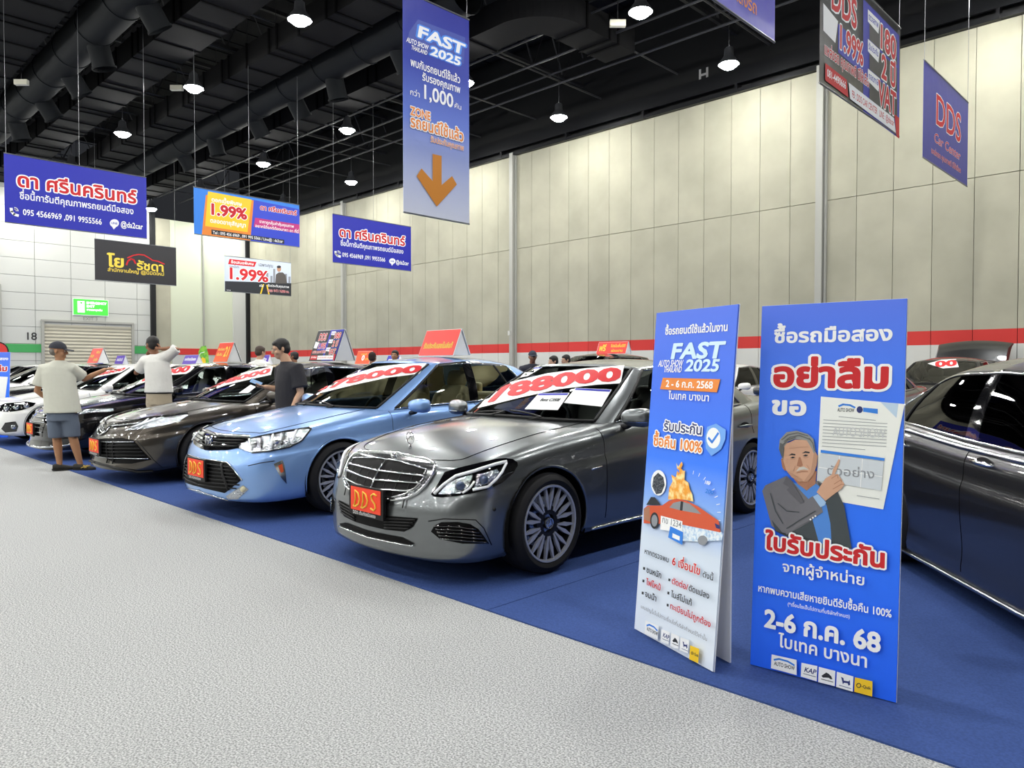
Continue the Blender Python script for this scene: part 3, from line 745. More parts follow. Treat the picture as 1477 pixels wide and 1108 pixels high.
# show board
gb2 = grad_mat('board_show', [(0, 'e2eaf4'), (.3, 'd3dfee'), (.42, '8cb4f4'), (.55, '4080fa'), (.75, '4a78f0'), (1, '5878e6')], 0, 1.65, rough=.5)
B = a_board('a_frame_sign', 'tall blue to white sign board with a burning orange car, left of the pointing man', (915, 910), (1028, 973), 1.65, .133, gb2, rear=(.52, .13))
B.text('headline', 'ซื้อรถยนต์ใช้แล้วในงาน', (959, 483.5), (1050, 476.5), 10, m_white, bold=.07)
lq = lambda u, v: (966 + u * 76, 518 - u * 3 + v * 36); lq.h = 54
fast_logo(B, lq, None, mat('logo_pale', 'cfeaf8', .4))
B.poly('date_strip', [(956, 545), (1039, 547), (1034, 566), (952, 561.5)], m_orangep)
B.text('dates', '2 - 6 ก.ค. 2568', (960, 557.5), (1028, 561), 9.5, m_white, bold=.06)
B.text('venue', 'ไบเทค บางนา', (964, 575.5), (1023, 579), 10, m_white, bold=.04)
B.text('promise', 'รับประกัน', (957, 622), (1013, 626), 13, m_dkblue, bold=.05, outline=m_white, ow=.13)
B.text('promise_buyback', 'ซื้อคืน 100%', (942, 643), (1012, 652), 14, m_orangep, bold=.07, outline=m_white, ow=.12)
B.poly('shield_icon', [(1020, 616), (1033, 611), (1047, 620), (1046, 634), (1040, 648), (1026, 658), (1018, 647), (1017, 630)], mat('shield_blue', '6ea6ee', .4))
B.disc('shield_disc', (1029, 632), 10, m_white, 20, 15); B.stroke('shield_tick', [(1022, 632), (1027, 638), (1036, 625)], .006, m_cyan)
sr = lambda pts: [(900 + x / 5.276, 590 + y / 5.276) for x, y in pts]
B.disc('engine_disc', sr([(263, 562)])[0], 11, m_white, 20, 18.5)
B.poly('engine_print', sr([(225, 520), (260, 485), (300, 520), (310, 580), (285, 640), (245, 650), (215, 590)]), mat('print_engine', '4a5058', .4, bump=(90, 1)))
m_flame = mat('print_flame', 'f0a030', .6, var=(38, 'fbe6a0', .4, .65))
B.poly('flame_print', sr([(335, 690), (345, 600), (370, 550), (360, 500), (395, 520), (405, 470), (420, 490), (425, 440), (450, 470), (465, 470), (460, 540), (490, 560), (500, 610), (520, 650), (527, 705), (450, 690)]), m_flame)
B.poly('flame_tip', sr([(398, 410), (412, 440), (440, 400), (448, 425), (425, 470), (405, 455)]), m_flame)
for k in range(9):
    a = k * .19; B.stroke('dial_tick', sr([(480 + 230 * math.sin(.2 + a), 800 - 310 * math.cos(.2 + a)), (480 + 255 * math.sin(.2 + a), 800 - 335 * math.cos(.2 + a))]), .0016, m_white)
B.text('dial_number', '180', *sr([(608, 575), (655, 570)]), 5, m_white, slant=.3, bold=.06); B.text('dial_number', '200', *sr([(615, 648), (680, 640)]), 6, m_cyan, slant=.3, bold=.06)
m_oc = mat('print_carred', 'd2552f', .5)
B.poly('water_print', sr([(330, 905), (450, 860), (740, 935), (755, 950), (745, 1000), (560, 1010), (380, 1000)]), mat('print_water', 'a9c8e6', .5, var=(60, 'e8f0f6', .4, .6)))
B.poly('car_print', sr([(150, 760), (180, 735), (290, 735), (340, 700), (400, 682), (480, 700), (560, 740), (720, 850), (735, 940), (440, 880), (150, 870)]), m_oc)
B.poly('car_glass_print', sr([(345, 750), (375, 715), (430, 702), (500, 722), (555, 765), (588, 800), (430, 772)]), mat('print_glass', '8c9094', .3)); B.poly('car_pillar_print', sr([(432, 702), (452, 705), (445, 775), (425, 772)]), m_ink)
B.poly('crushed_hood_print', sr([(170, 730), (205, 670), (235, 672), (280, 730)]), m_ink); B.poly('crushed_nose_print', sr([(150, 760), (195, 740), (200, 860), (150, 840)]), m_sk2)
B.disc('wheel_print', sr([(232, 850)])[0], 6.2, m_ink, 20, 12); B.disc('wheel_rim_print', sr([(232, 850)])[0], 4.4, m_greyp, 16, 8.6); B.disc('wheel_print', sr([(598, 1000)])[0], 7, m_greyp, 18, 7)
B.poly('tail_lamp_print', sr([(690, 870), (725, 885), (728, 915), (700, 905)]), m_dkblue)
B.poly('plate_print', sr([(280, 812), (445, 855), (442, 945), (276, 918)]), m_white); B.text('plate_number', 'กข 1234', *sr([(288, 865), (436, 905)]), 9, m_greyp, bold=.03)
B.poly('tag_print', sr([(352, 892), (450, 938), (444, 1035), (336, 978)]), m_cyan); B.poly('tag_label', sr([(370, 945), (425, 970), (423, 1003), (367, 978)]), m_white)
B.text('find_intro', 'หากตรวจพบ', (929, 799), (965, 811), 7.5, m_ink, bold=.03)
B.text('find_count', '6 เงื่อนไข', (969, 815), (1010, 829), 11, m_red, bold=.07, outline=m_white, ow=.06)
B.text('find_end', 'ดังนี้', (1013, 832), (1029, 838), 8, m_ink, bold=.03)
for t, a, b, m in (('ชนหนัก', (932, 826), (954, 834), m_ink), ('ไฟไหม้', (932, 843.5), (953, 852), m_red), ('จมน้ำ', (930, 861), (947, 867), m_ink), ('ตัดต่อ/', (968.5, 842), (992, 851), m_red), ('ดัดแปลง', (993, 852), (1023, 864), m_ink), ('ไมล์ไม่แท้', (968, 861), (998, 874), m_ink), ('ทะเบียนไม่ถูกต้อง', (966, 878), (1025, 905), m_red)):
    B.text('condition', t, a, b, 8.2, m, bold=.05)
for x, y in ((929, 820), (928, 838), (927, 855.5), (965.5, 836.5), (964, 855.5), (963, 873)): B.poly('bullet', [(x - 1.3, y - 2.2), (x + 1.6, y - 1.4), (x + 1.3, y + 2.4), (x - 1.5, y + 1.6)], m_ink)
B.text('small_print', 'แคมเปญนี้เป็นไปตามเงื่อนไขที่บริษัทกำหนดไว้เท่านั้น', (924, 877), (1020, 925), 5, m_greyp, bold=.02)
logos(B, [[(931, 895), (950, 903), (948.5, 923), (929.5, 914)], [(954, 907.5), (966, 912), (964.5, 930), (952.5, 925.5)], [(968, 913), (980, 918), (978.5, 937), (966.5, 932)], [(981.5, 919), (994, 924), (992, 943), (980, 938)], [(995.5, 931), (1008.5, 936), (1007, 957), (994, 951)]], m_yel)
# ------------------------------------------------------------------ cars
def hermite(pts):
    xs = np.array([p[0] for p in pts], float); ys = np.array([p[1] for p in pts], float)
    d = np.diff(ys) / np.diff(xs); m = np.empty_like(ys); m[0] = d[0]; m[-1] = d[-1]
    for i in range(1, len(xs) - 1):
        m[i] = 0 if d[i - 1] * d[i] <= 0 else 2 * d[i - 1] * d[i] / (d[i - 1] + d[i])
    def f(x):
        x = min(max(x, xs[0]), xs[-1]); i = min(int(np.searchsorted(xs, x, 'right')) - 1, len(xs) - 2); h = xs[i + 1] - xs[i]; t = (x - xs[i]) / h
        return ((2 * t**3 - 3 * t * t + 1) * ys[i] + (t**3 - 2 * t * t + t) * h * m[i] + (-2 * t**3 + 3 * t * t) * ys[i + 1] + (t**3 - t * t) * h * m[i + 1])
    return f
def catmull(pts, k, t, ten=.5):
    n = len(pts); P = [np.array(pts[min(max(j, 0), n - 1)], float) for j in (k - 1, k, k + 1, k + 2)]
    if k == 0: P[0] = np.array([-P[2][0]] + list(P[2][1:]))      # mirror across the centre plane
    if k == n - 2: P[3] = np.array([-P[1][0]] + list(P[1][1:]))
    def seg(a, b): return max(np.linalg.norm(b - a), 1e-6)
    l = seg(P[1], P[2])
    m1 = (P[2] - P[0]) / (seg(P[0], P[1]) + l) * l; m2 = (P[3] - P[1]) / (l + seg(P[2], P[3])) * l
    return (2 * t**3 - 3 * t * t + 1) * P[1] + (t**3 - 2 * t * t + t) * m1 + (-2 * t**3 + 3 * t * t) * P[2] + (t**3 - t * t) * m2
def inpoly(x, y, poly):
    c = False; n = len(poly); j = n - 1
    for i in range(n):
        xi, yi = poly[i]; xj, yj = poly[j]
        if (yi > y) != (yj > y) and x < (xj - xi) * (y - yi) / (yj - yi) + xi: c = not c
        j = i
    return c

m_rubber = mat('tyre_rubber', '17171a', .75, spec=.25)
m_plastic = mat('black_plastic', '0e0e10', .5, spec=.3)
m_grl = mat('grille_black', '060607', .55, spec=.12)
m_dark = mat('underbody_black', '08080a', .9, spec=.1)
m_chrome = mat('chrome', 'e4e6e8', .12, metal=1)
m_satin = mat('satin_metal', 'b9bcc2', .22, metal=1)
m_rimdark = mat('rim_gunmetal', '26262a', .35, metal=.6)
m_lens = glass_mat('clear_lens', 'f4f6fa')
m_drl = mat('lamp_strip', 'f4f6fa', .4, coat=1)
m_refl = mat('lamp_reflector', 'c9ced6', .12, metal=1, bump=(60, .6))
m_glossblk = mat('gloss_black', '07070a', .06, coat=1)
m_glass = glass_mat('car_glass', 'dfe6e2')
m_glassdk = glass_mat('car_glass_dark', '131518', .55)
m_glassws = glass_mat('windshield_glass', 'c9d3d0')
m_int = mat('interior_black', '1c1c1f', .7)
m_beige = mat('seat_beige', 'd9c9a2', .6)
m_greyseat = mat('seat_grey', '6a6762', .65)
m_orange = mat('indicator_amber', 'd0552a', .3)
m_platered = mat('plate_red', 'f0401c', .5)
m_platetxt = mat('plate_script', 'f0c040', .5)
def paint(name, hexc, metal=.55, rough=.32):
    return mat(name, hexc, rough, metal=metal, coat=1.0)

SIDE0 = [(0, .07), (.05, .035), (.14, .015), (.3, .004), (.5, 0), (.66, .004), (.74, .022), (.86, .03), (.93, .05), (.97, .08), (1, .13)]
FRONT0 = [(0, .10), (.06, .03), (.16, .0), (.36, .0), (.5, .02), (.7, .06), (.85, .105), (.93, .14), (1, .22)]
REAR0 = [(0, .12), (.08, .05), (.2, .01), (.4, 0), (.6, .02), (.8, .05), (.93, .08), (1, .15)]
class Car:
    def __init__(s, P, loc, rz, paintm, label, cat='car', group=None, glass=None, seat=None, wheels=None, simple=False, beltm=None, trim=None):
        s.trim = trim or m_int
        s.P = P; s.simple = simple
        s.root = thing(P['name'], label, cat, loc, rz, group)
        s.M = Matrix.Translation(Vector(loc)) @ Matrix.Rotation(rz, 4, 'Z'); s.Mi = s.M.inverted()
        s.paint = paintm; s.hw = P['W'] / 2
        s.zc = hermite(P['zc']); s.drop = hermite(P['drop']); s.zb = hermite(P['zb'])
        s.body(); s.greenhouse(glass or m_glass, beltm or m_chrome); s.interior(seat or m_greyseat)
        for sx in (-1, 1):
            for yy in P['axles']: s.wheel(sx, yy, wheels or s.rim_multi)
        s.mirrors()
        if not simple: s.handles()
    def zdeck(s, x, y): return s.zc(y) - s.drop(y) * (abs(x) / s.hw) ** 2.2
    def body(s):
        P = s.P; pl = P['plan']; st = .05 if s.simple else .034
        U = []
        for k in range(len(pl) - 1):
            L = np.linalg.norm(np.array(pl[k + 1]) - np.array(pl[k])); n = max(2, int(L / st))
            U += [catmull(pl, k, i / n) for i in range(n)]
        U.append(np.array(pl[-1], float)); U = np.array(U); s.U = U
        T = np.gradient(U, axis=0); T /= np.linalg.norm(T, axis=1)[:, None]; N = np.stack([T[:, 1], -T[:, 0]], 1)
        N[0] = (0, -1); N[-1] = (0, 1)
        sd, fr, rr = hermite(P.get('side', SIDE0)), hermite(P.get('front', FRONT0)), hermite(P.get('rear', REAR0))
        ts = [0, .03, .07, .12, .17, .22, .28, .34, .4, .46, .52, .58, .63, .67, .7, .73, .76, .8, .84, .88, .91, .935, .955, .97, .985, 1]
        nu, nv = len(U), len(ts); V = []; fs = []; reg = []
        S = []
        for i in range(nu):
            nx, ny = N[i]; wf, wr, ws = (max(0, -ny)) ** 2, max(0, ny) ** 2, nx * nx
            ins = [wf * fr(t) + wr * rr(t) + ws * sd(t) for t in ts]
            e = U[i] - N[i] * ins[-1]; zt = s.zdeck(e[0], e[1]); zb = s.zb(U[i][1])
            zf = P.get('nose_tuck', 0) * wf
            S.append([(U[i][0] - nx * ins[j], U[i][1] - ny * ins[j], zb + (zt - zb) * ts[j]) for j in range(nv)])
        nd = 12; rows = []
        for i in range(nu):
            ex, ey, _ = S[i][-1]
            rows.append([(ex * (1 - q / nd), ey, s.zdeck(ex * (1 - q / nd), ey)) for q in range(1, nd + 1)])
        W = nv + nd; G = [S[i] + rows[i] for i in range(nu)]
        for sx in (1, -1):
            o = len(V)
            for i in range(nu): V += [(sx * p[0], p[1], p[2]) for p in G[i]]
            for i in range(nu - 1):
                for j in range(W - 1):
                    f = (o + i * W + j, o + (i + 1) * W + j, o + (i + 1) * W + j + 1, o + i * W + j + 1)
                    fs.append(f if sx > 0 else f[::-1]); reg.append((i, j, sx))
        V = np.array(V); s.V = V
        s.bvh = BVHTree.FromPolygons([tuple(p) for p in V], fs)
        nrm = np.zeros_like(V)
        for f in fs:
            a, b, c, d = (V[q] for q in f); n = np.cross(c - a, d - b); nrm[list(f)] += n
        # weld normals across the centre plane
        cen = np.abs(V[:, 0]) < 1e-4; nrm[cen, 0] = 0
        nrm /= np.maximum(np.linalg.norm(nrm, axis=1), 1e-9)[:, None]
        # hole for the cabin
        base = s.gh_curve(0, 10); hole = [(p[0] * .97, p[1]) for p in base]; hole += [(-x, y) for x, y in hole[::-1]]
        Rw = P['arch']; zw = P['wr']; drop = set(); bnd = set()
        groups = {}
        keep = []
        for fi, f in enumerate(fs):
            c = V[list(f)].mean(0); i, j, sx = reg[fi]
            if j >= nv - 1 and inpoly(c[0], c[1], hole): continue
            dead = False
            if abs(c[0]) > s.hw * .6 and j < nv:
                for ya in P['axles']:
                    if math.hypot(c[1] - ya, c[2] - zw) < Rw: dead = True; bnd.update((q, ya) for q in f)
            if not dead: keep.append(fi)
        used = set(q for fi in keep for q in fs[fi])
        for q, ya in bnd:
            if q in used:
                dy, dz = V[q][1] - ya, V[q][2] - zw; d = math.hypot(dy, dz) or 1
                k = Rw / d; V[q][1] = ya + dy * k; V[q][2] = max(zw + dz * k, .12)
        d0, d1, d2 = P['doors']; hs = P.get('hood_t', 3)
        cowl = P['g0'][0][1]
        for fi in keep:
            f = fs[fi]; c = V[list(f)].mean(0); i, j, sx = reg[fi]
            if j >= nv + 1 and c[1] < cowl - .0 + .4 * (abs(c[0]) / s.hw) ** 2: g = 'hood'
            elif j >= nv + 1 and c[1] > P['g0'][-1][1] - .1: g = 'boot_lid'
            elif j < nv and 3 <= j and d0 < c[1] < d1: g = 'front_door%d' % sx
            elif j < nv and 3 <= j and d1 < c[1] < d2: g = 'rear_door%d' % sx
            elif j < nv - 4 and c[1] < P['axles'][0]: g = 'front_bumper'
            elif j < nv - 6 and c[1] > P['axles'][1] + .2: g = 'rear_bumper'
            else: g = 'body'
            groups.setdefault(g, []).append(f)
        s.nrm = nrm
        for g, fl in groups.items():
            o = s.sub(g.rstrip('-1'), V, fl, s.paint, nrm)
        # wheel wells and underside
        for sx in (-1, 1):
            for ya in P['axles']:
                ww = MB(); lip = MB()
                ring = [(ya + (Rw + .012) * math.cos(a), zw + (Rw + .012) * math.sin(a)) for a in np.linspace(-.35, math.pi + .35, 25)]
                n = len(ring); xo, xi = sx * (s.hw - .035), sx * .5
                ww.add([(xo, y, z) for y, z in ring] + [(xi, y, z) for y, z in ring], [(i, i + 1, i + 1 + n, i + n) for i in range(n - 1)] + [tuple(range(n, 2 * n))])
                ww.build('wheel_well', m_dark, s.root)
                pts = []
                for a in np.linspace(-.3, math.pi + .3, 30):
                    y, z = ya + Rw * math.cos(a), zw + Rw * math.sin(a)
                    if z < s.zb(y) + .02: continue
                    h = s.bvh.ray_cast(Vector((sx * 3, y, z)), Vector((-sx, 0, 0)))
                    if h[0]: pts.append(h[0] - Vector((sx * .008, 0, 0)))
                lip.tube(pts, .011, 6); lip.build('arch_lip', s.paint if not P.get('dark_lip') else m_plastic, s.root, smooth=True)
        ub = MB(); zz = P['zb'][len(P['zb']) // 2][1] + .02
        out = [(p[0] * .93, p[1] * .965) for p in U[::4]]; out += [(-x, y) for x, y in out[::-1]]
        ub.add([(x, y, zz) for x, y in out], [tuple(range(len(out)))]); ub.add([(x, y, zz + .22) for x, y in out if abs(y) < 9], [])
        ub.build('underbody', m_dark, s.root)
        # shut lines
        for y in (d0, d1, d2):
            for sx in (-1, 1):
                ln = MB(); pts = []
                for j in range(3, nv - 1):
                    i = int(np.argmin(np.abs(U[:, 1] - y) + (U[:, 0] < .5) * 9)); p = S[i][j]
                    if all(math.hypot(p[1] - ya, p[2] - zw) > Rw + .01 for ya in P['axles']): pts.append((sx * (p[0] - .001), p[1], p[2]))
                if len(pts) > 2: ln.tube(pts, .0035, 5).build('panel_gap', m_dark, s.root)
        for sx in (-1, 1):
            ln = MB()
            pts = [(sx * rows[i][1][0], rows[i][1][1], rows[i][1][2]) for i in range(nu) if P['plan'][0][1] + .22 < rows[i][1][1] < cowl + .25]
            ln.tube(pts, .0035, 5).build('panel_gap', m_dark, s.root)
    def sub(s, name, V, fl, m, nrm=None, parent=None):
        idx = {}; vs = []; ns = []; nf = []
        for f in fl:
            g = []
            for q in f:
                if q not in idx:
                    idx[q] = len(vs); vs.append(tuple(V[q]))
                    if nrm is not None: ns.append(tuple(nrm[q]))
                g.append(idx[q])
            nf.append(tuple(dict.fromkeys(g)))
        me = bpy.data.meshes.new(name); me.from_pydata(vs, [], [f for f in nf if len(f) > 2])
        me.polygons.foreach_set('use_smooth', [True] * len(me.polygons)); me.materials.append(m)
        if nrm is not None: me.normals_split_custom_set_from_vertices(ns)
        me.update()
        o = bpy.data.objects.new(name, me); COL.objects.link(o); o.parent = parent or s.root
        return o
    def gh_curve(s, which, n):
        """outline of the cabin at the belt (0) or the roof edge (1): points tagged by segment"""
        P = s.P; c = P['g0'] if which == 0 else P['g1']; out = []
        for k in range(len(c) - 1):
            for i in range(n):
                out.append(np.array(catmull(c, k, i / n)))
        out.append(np.array(c[-1], float)); return out
    def greenhouse(s, glass, beltm):
        P = s.P; n = 8; a, b = s.gh_curve(0, n), s.gh_curve(1, n)
        vs = [0, .035, .08, .2, .32, .44, .56, .68, .8, .9, .955, 1.0]; nv = len(vs)
        V = []; nu = len(a); bu = P.get('bulge', .025); nd = 10
        zr = hermite(P['roof'])
        G = []
        for i in range(nu):
            p0 = np.array([a[i][0], a[i][1], s.zdeck(a[i][0], a[i][1]) - .006]); p1 = b[i].copy()
            t = (a[min(i + 1, nu - 1)] - a[max(i - 1, 0)])[:2]; t = t / (np.linalg.norm(t) + 1e-9); nn = np.array([t[1], -t[0], 0])
            if i == 0: nn = np.array([0, -1, 0])
            if i == nu - 1: nn = np.array([0, 1, 0])
            col = [p0 + (p1 - p0) * v + nn * bu * math.sin(math.pi * v) for v in vs]
            col += [np.array([p1[0] * (1 - q / nd), p1[1], zr(p1[1]) + (p1[2] - zr(p1[1])) * (1 - q / nd) ** 2.4]) for q in range(1, nd + 1)]
            G.append(col)
        Wd = nv + nd; fs = []; reg = []; V = []
        for sx in (1, -1):
            o = len(V)
            for i in range(nu): V += [(sx * p[0], p[1], p[2]) for p in G[i]]
            for i in range(nu - 1):
                for j in range(Wd - 1):
                    f = (o + i * Wd + j, o + (i + 1) * Wd + j, o + (i + 1) * Wd + j + 1, o + i * Wd + j + 1)
                    fs.append(f if sx > 0 else f[::-1]); reg.append((i // n, j, sx, i % n))
        V = np.array(V); nrm = np.zeros_like(V); s.GV = G; s.gn = n; s.gvs = vs
        for f in fs:
            p = [V[q] for q in f]; nrm[list(f)] += np.cross(p[2] - p[0], p[3] - p[1])
        nrm[np.abs(V[:, 0]) < 1e-4, 0] = 0; nrm /= np.maximum(np.linalg.norm(nrm, axis=1), 1e-9)[:, None]
        s.gbvh = BVHTree.FromPolygons([tuple(p) for p in V], fs)
        seg = P['segs']; g = {}; jr = nv - 2
        for f, (k, j, sx, ii) in zip(fs, reg):
            t = seg[k]
            if j >= nv - 1: key = 'roof'
            elif t in ('ws', 'rw'): key = t if 1 <= j < jr else 'frame'
            elif t in ('fw', 'bw'): key = t + str(sx) if 1 <= j < jr else 'frame_side'
            elif t == 'b': key = 'bp'
            else: key = 'frame'
            if key in ('bp', 'frame') or key == 'frame_side': key += str(sx)
            g.setdefault(key, []).append(f)
        nm = {'roof': 'roof', 'ws': 'windshield', 'rw': 'rear_window', 'frame': 'pillar_frame', 'frame_side': 'door_frame', 'bp': 'door_pillar'}
        for key, fl in g.items():
            kb = key.rstrip('-1'); name = nm.get(kb) or ('side_window')
            m = glass if name == 'side_window' else (m_glassws if key in ('ws', 'rw') else s.paint)
            if key == 'rw': m = glass
            if kb == 'bp': m = m_glossblk
            if kb == 'frame_side': m = m_plastic
            if key == 'roof' and P.get('roofmat'): m = P['roofmat']
            s.sub(name, V, fl, m, nrm)
        # bright trim along belt and roof edge of the side windows
        ks = [k for k, t in enumerate(seg) if t in ('fw', 'b', 'bw')]; i0, i1 = ks[0] * n, (ks[-1] + 1) * n
        for sx in (-1, 1):
            tr = MB(); bl = MB()
            lo = [(sx * (G[i][1][0] + .004), G[i][1][1], G[i][1][2]) for i in range(i0, i1 + 1)]
            up = [(sx * (G[i][jr][0] + .003), G[i][jr][1], G[i][jr][2]) for i in range(i0, i1 + 1)]
            fr = [(sx * (G[i0][j][0] + .003), G[i0][j][1], G[i0][j][2]) for j in range(1, jr + 1)]
            tr.tube(lo, .009, 6); tr.tube(up + [(sx * (G[i1][j][0] + .002), G[i1][j][1], G[i1][j][2]) for j in range(jr, 0, -1)], .008, 6); bl.tube(fr, .014, 6)
            for k, t in enumerate(seg):
                if t == 'bw' and P.get('quarter') and k == ks[-1]:
                    i = k * n + int(n * P['quarter']); bl.tube([(sx * (G[i][j][0] + .002), G[i][j][1], G[i][j][2]) for j in range(1, jr + 1)], .012, 6)
            tr.build('window_trim', beltm, s.root, smooth=True); bl.build('window_seal', m_plastic, s.root, smooth=True)
        # black ceramic edge of the windscreen and wipers
        kw = [k for k, t in enumerate(seg) if t == 'ws'][-1]; ie = (kw + 1) * n
        e = MB()
        for sx in (-1, 1): e.tube([(sx * G[ie][j][0], G[ie][j][1], G[ie][j][2] + .002) for j in range(1, jr + 1)], .013, 6)
        e.tube([(sx * G[i][1][0], G[i][1][1] - .004, G[i][1][2] + .004) for sx in (1,) for i in range(ie, -1, -1)] + [(-G[i][1][0], G[i][1][1] - .004, G[i][1][2] + .004) for i in range(1, ie + 1)], .014, 6)
        e.build('windshield_seal', m_plastic, s.root, smooth=True)
        if not s.simple:
            for x0, x1 in ((.62, .02), (-.02, -.55)):
                wv = MB(); pts = []
                for q in range(8):
                    x = x0 + (x1 - x0) * q / 7
                    h = s.gbvh.ray_cast(Vector((x, s.P['g0'][0][1] + .06 + .02 * q / 7 - .0, 3)), Vector((0, 0, -1)))
                    if h[0]: pts.append(h[0] + Vector((0, 0, .018)))
                if len(pts) > 2: wv.tube(pts, .008, 5); wv.tube([pts[0], pts[0] + Vector((-.1, -.05, -.03))], .012, 5)
                wv.build('wiper', m_plastic, s.root)
    def interior(s, seat):
        P = s.P; m = MB(); y0 = P['g0'][0][1]; y1 = P['g0'][-1][1]
        hw = s.hw - .17; zt = s.zc(y0) - .08
        b = MB(); b.box((0, (y0 + y1) / 2, .36), (2 * hw, y1 - y0 - .1, .06))
        for sx in (-1, 1): b.box((sx * (hw + .03), (y0 + y1) / 2 + .1, .62), (.05, y1 - y0 - .6, .5))
        b.box((0, y1 - .35, .7), (2 * hw, .5, .62)); b.build('cabin_tub', s.trim, s.root)
        d = MB(); d.prism([(-hw, .55), (hw, .55), (hw, zt - .03), (.3, zt + .0), (-.3, zt + .0), (-hw, zt - .03)], y0 + .12, y0 + .75); d.build('dashboard', m_int, s.root)
        st = MB(); ys = y0 + 1.05
        ring = [Vector((-.37 + .18 * math.cos(q * .314), ys - .08 * math.sin(q * .314) * -.0 + .07 * math.sin(q * .314) * .9, zt - .03 + .165 * math.sin(q * .314))) for q in range(20)]
        st.tube(ring, .016, 6, closed=True); st.ball((-.37, ys - .02, zt - .03), (.06, .03, .05), 10, 6)
        st.tube([(-.37, ys, zt - .03), (-.37, ys - .25, zt - .1)], .03, 6); st.build('steering_wheel', m_int, s.root, smooth=True)
        for sx in (-1, 1): s.seat(sx * .37, y0 + 1.52, seat, .25)
        rb = MB(); yb = min(y1 - .5, y0 + 2.55)
        rb.box((0, yb - .25, .52), (1.25, .5, .16)); s.round_box(rb, (0, yb + .08, .78), (1.28, .16, .55))
        rb.build('rear_bench', seat, s.root, smooth=50)
        for x in (-.38, .38):
            h = MB(); s.round_box(h, (x, yb + .12, 1.1), (.26, .1, .14)); h.build('headrest', seat, s.root, smooth=50)
    def round_box(s, mb, c, d, tilt=0, n=4):
        """superellipsoid cushion"""
        vs = []; fs = []; N, Mm = 16, 10
        pw = lambda v, e: math.copysign(abs(v) ** e, v)
        ct, sn = math.cos(tilt), math.sin(tilt)
        for i in range(Mm + 1):
            t = -math.pi / 2 + math.pi * i / Mm
            for j in range(N):
                a = 2 * math.pi * j / N
                x, y, z = d[0] / 2 * pw(math.cos(t), .45) * pw(math.cos(a), .45), d[1] / 2 * pw(math.cos(t), .45) * pw(math.sin(a), .6), d[2] / 2 * pw(math.sin(t), .5)
                vs.append((c[0] + x, c[1] + y * ct + z * sn, c[2] - y * sn + z * ct))
        for i in range(Mm):
            for j in range(N): fs.append((i * N + j, i * N + (j + 1) % N, (i + 1) * N + (j + 1) % N, (i + 1) * N + j))
        mb.add(vs, fs)
    def seat(s, x, y, m, tilt):
        b = MB(); s.round_box(b, (x, y - .22, .55), (.52, .54, .2)); s.round_box(b, (x, y + .1, .86), (.5, .17, .62), tilt)
        for sx in (-1, 1): s.round_box(b, (x + sx * .2, y + .06, .82), (.12, .2, .5), tilt)
        o = b.build('front_seat', m, s.root, smooth=50)
        h = MB(); s.round_box(h, (x, y + .19, 1.235), (.28, .12, .19), tilt); h.build('headrest', m, o, smooth=50)
        p = MB()
        for dx in (-.06, .06): p.tube([(x + dx, y + .15, 1.1), (x + dx, y + .18, 1.2)], .008, 5)
        p.build('headrest_post', m_chrome, o)
    # --- wheels
    def wheel(s, sx, ya, rimfn):
        P = s.P; r, w = P['wr'], P['ww']; xo = sx * (s.hw - .02)
        prof = [(r * .755, .012), (r * .78, .0), (r * .86, -.012), (r * .95, .003), (r * .985, .02), (r, .045), (r, w - .045), (r * .985, w - .02), (r * .95, w), (r * .77, w)]
        t = MB(); t.lathe([(a, xo - sx * h) for a, h in prof], 48, (0, ya, r), 'x')
        for k in range(4):
            xx = xo - sx * (.05 + k * (w - .1) / 3)
            t.lathe([(r + .001, xx - .004), (r - .004, xx), (r + .001, xx + .004)], 48, (0, ya, r), 'x')
        o = t.build('wheel', m_rubber, s.root, smooth=40)
        d = MB(); d.lathe([(.02, xo - sx * .1), (r * .5, xo - sx * .1), (r * .5, xo - sx * .13)], 28, (0, ya, r), 'x'); d.build('brake_disc', m_satin, o, smooth=40)
        b = MB(); b.lathe([(r * .765, xo - sx * .01), (r * .745, xo - sx * .03), (r * .66, xo - sx * .16), (.01, xo - sx * .17)], 40, (0, ya, r), 'x'); b.build('barrel', m_rimdark, o, smooth=40)
        rimfn(o, sx, xo, ya, r)
    def blade(s, mb, sx, xo, ya, r, pts, dep0, dep1, thick=.03, mi=0):
        """spoke face: outline in (radius-dir, tangent) already in y,z"""
        n = len(pts)
        rad = [math.hypot(y, z) / (r * .76) for y, z in pts]
        vs = [(xo - sx * (dep0 + (dep1 - dep0) * q), ya + y, r + z) for (y, z), q in zip(pts, rad)]
        vs += [(v[0] - sx * thick, v[1], v[2]) for v in vs]
        mb.add(vs, [tuple(range(n)), tuple(range(2 * n - 1, n - 1, -1))] + [(i, i + n, (i + 1) % n + n, (i + 1) % n) for i in range(n)], mi)
